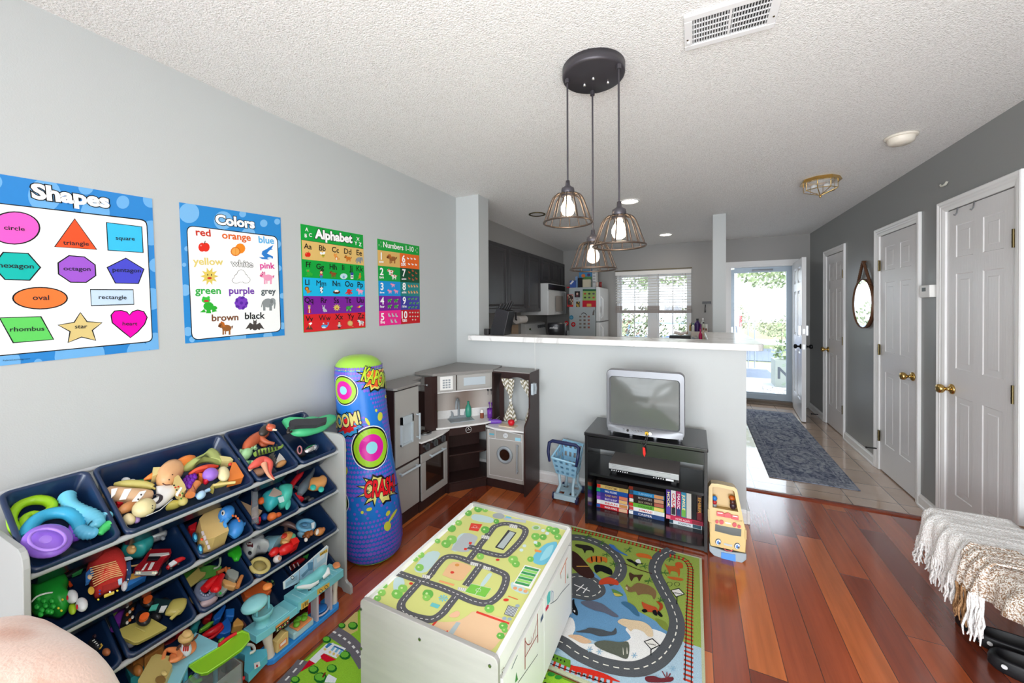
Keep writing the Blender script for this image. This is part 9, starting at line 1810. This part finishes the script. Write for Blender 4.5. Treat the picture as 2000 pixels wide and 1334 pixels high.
for k in range(260):
    q=Vector((3.55+r.gauss(0,.12),5.7+r.gauss(0,.1),.45+abs(r.gauss(0,.25)))); a=Vector((r.gauss(0,1),r.gauss(0,1),r.gauss(0,1))).normalized(); b=a.orthogonal().normalized(); c=a.cross(b); s=.08*r.uniform(.7,1.3); mb.add([q-b*s*.5,q+c*s*.3,q+b*s*.5,q-c*s*.3],[(0,1,2,3)],r.choice(('7c9060','a0b080','5c7048','b8c498')))
mb.tube([(3.55,5.7,.4),(3.55,5.7,.9)],.01,'6a5c50'); mb.build('shrub','leafy',pt_,label='green shrub')
def matm():
    m,n,L,b=newmat('door_mat'); b.inputs['Roughness'].default_value=1; tc=N(n,'ShaderNodeTexCoord'); v=N(n,'ShaderNodeTexVoronoi',i_Scale=22,feature='DISTANCE_TO_EDGE'); L.new(tc.outputs['Object'],v.inputs[0]); r=N(n,'ShaderNodeValToRGB'); r.color_ramp.elements[0].position=.1; r.color_ramp.elements[0].color=lin('c8c8c4'); r.color_ramp.elements[1].position=.16; r.color_ramp.elements[1].color=lin('4a4c50'); L.new(v.outputs[0],r.inputs[0]); L.new(r.outputs[0],b.inputs['Base Color'])
matm(); mb=MB(); mb.prism([(3.10,5.40,0),(3.02,4.55,0),(3.75,4.45,0),(3.85,5.35,0)],(0,0,-.0595),(0,0,-.045)); tag(mb.build('door_mat','door_mat'),'grey and white patterned mat outside the storm door','mat')
# vehicles
vw=thing('pickup_truck','white pickup with a red tail light parked across the street','truck',(2.3,12.6,-.138)); mb=MB(); mb.box((1.2,11.6,.35),(3.36,13.4,1.15),'f0f0f0').box((1.0,11.7,.35),(1.6,13.3,1.75),'eeeeee'); mb.build('body','metal_paint',vw,bevel=.05)
MB().box((3.30,11.58,.75),(3.38,11.8,1.12),'d82028').build('tail_light','plastic',vw,label='red tail light'); MB().box((3.36,11.7,.40),(3.46,13.3,.58),'c8ccd0').build('bumper','metal_paint',vw)
for x in (1.5,2.8): 
    for y in (11.65,13.2): MB().cyl((x,y,.19),(x,y+.2,.19),.33,'26282c',seg=24).build('wheel','plastic',vw)
cr_=thing('parked_car','blue car parked left of the front path','car',(1.6,7.6,-.138)); mb=MB(); mb.prism([(0,6.6,.15),(0,6.6,.62),(0,6.9,.72),(0,7.35,.98),(0,8.2,1.0),(0,8.7,.75),(0,9.1,.68),(0,9.1,.15)],(.4,0,0),(2.86,0,0),'4a70b8'); mb.build('body','metal_paint',cr_,bevel=.06)
MB().prism([(0,6.93,.73),(0,7.34,.965),(0,8.15,.975),(0,8.6,.76)],(2.861,0,0),(2.866,0,0)).build('side_window','smoked',cr_); mb=MB(); mb.prism([(2.8,6.88,.72),(.5,6.88,.72),(.5,7.33,.985),(2.8,7.33,.985)],(0,0,.003),(0,0,.008)); mb.build('windscreen','frame_white',cr_)
for y in (7.05,8.6): MB().cyl((2.68,y,.16),(2.88,y,.16),.30,'26303c',seg=24).build('wheel','plastic',cr_)
mb=MB(); 
for x in (0,.16,.30): mb.cyl((3.05+x,8.4,-.14),(3.05+x,8.4,1.0),.012,'a8b0b8',seg=8)
mb.tube([(3.05,8.4,1.0),(3.2,8.4,1.04),(3.35,8.4,1.0)],.012,'a8b0b8',seg=8); mb.tube([(3.2,8.4,1.0),(3.2,8.4,1.7),(3.28,8.4,1.9),(3.42,8.4,1.85)],.01,'a8b0b8',seg=8); tag(mb.build('garden_stake','metal_paint'),'thin pale metal garden stakes beside the front path','garden stake')
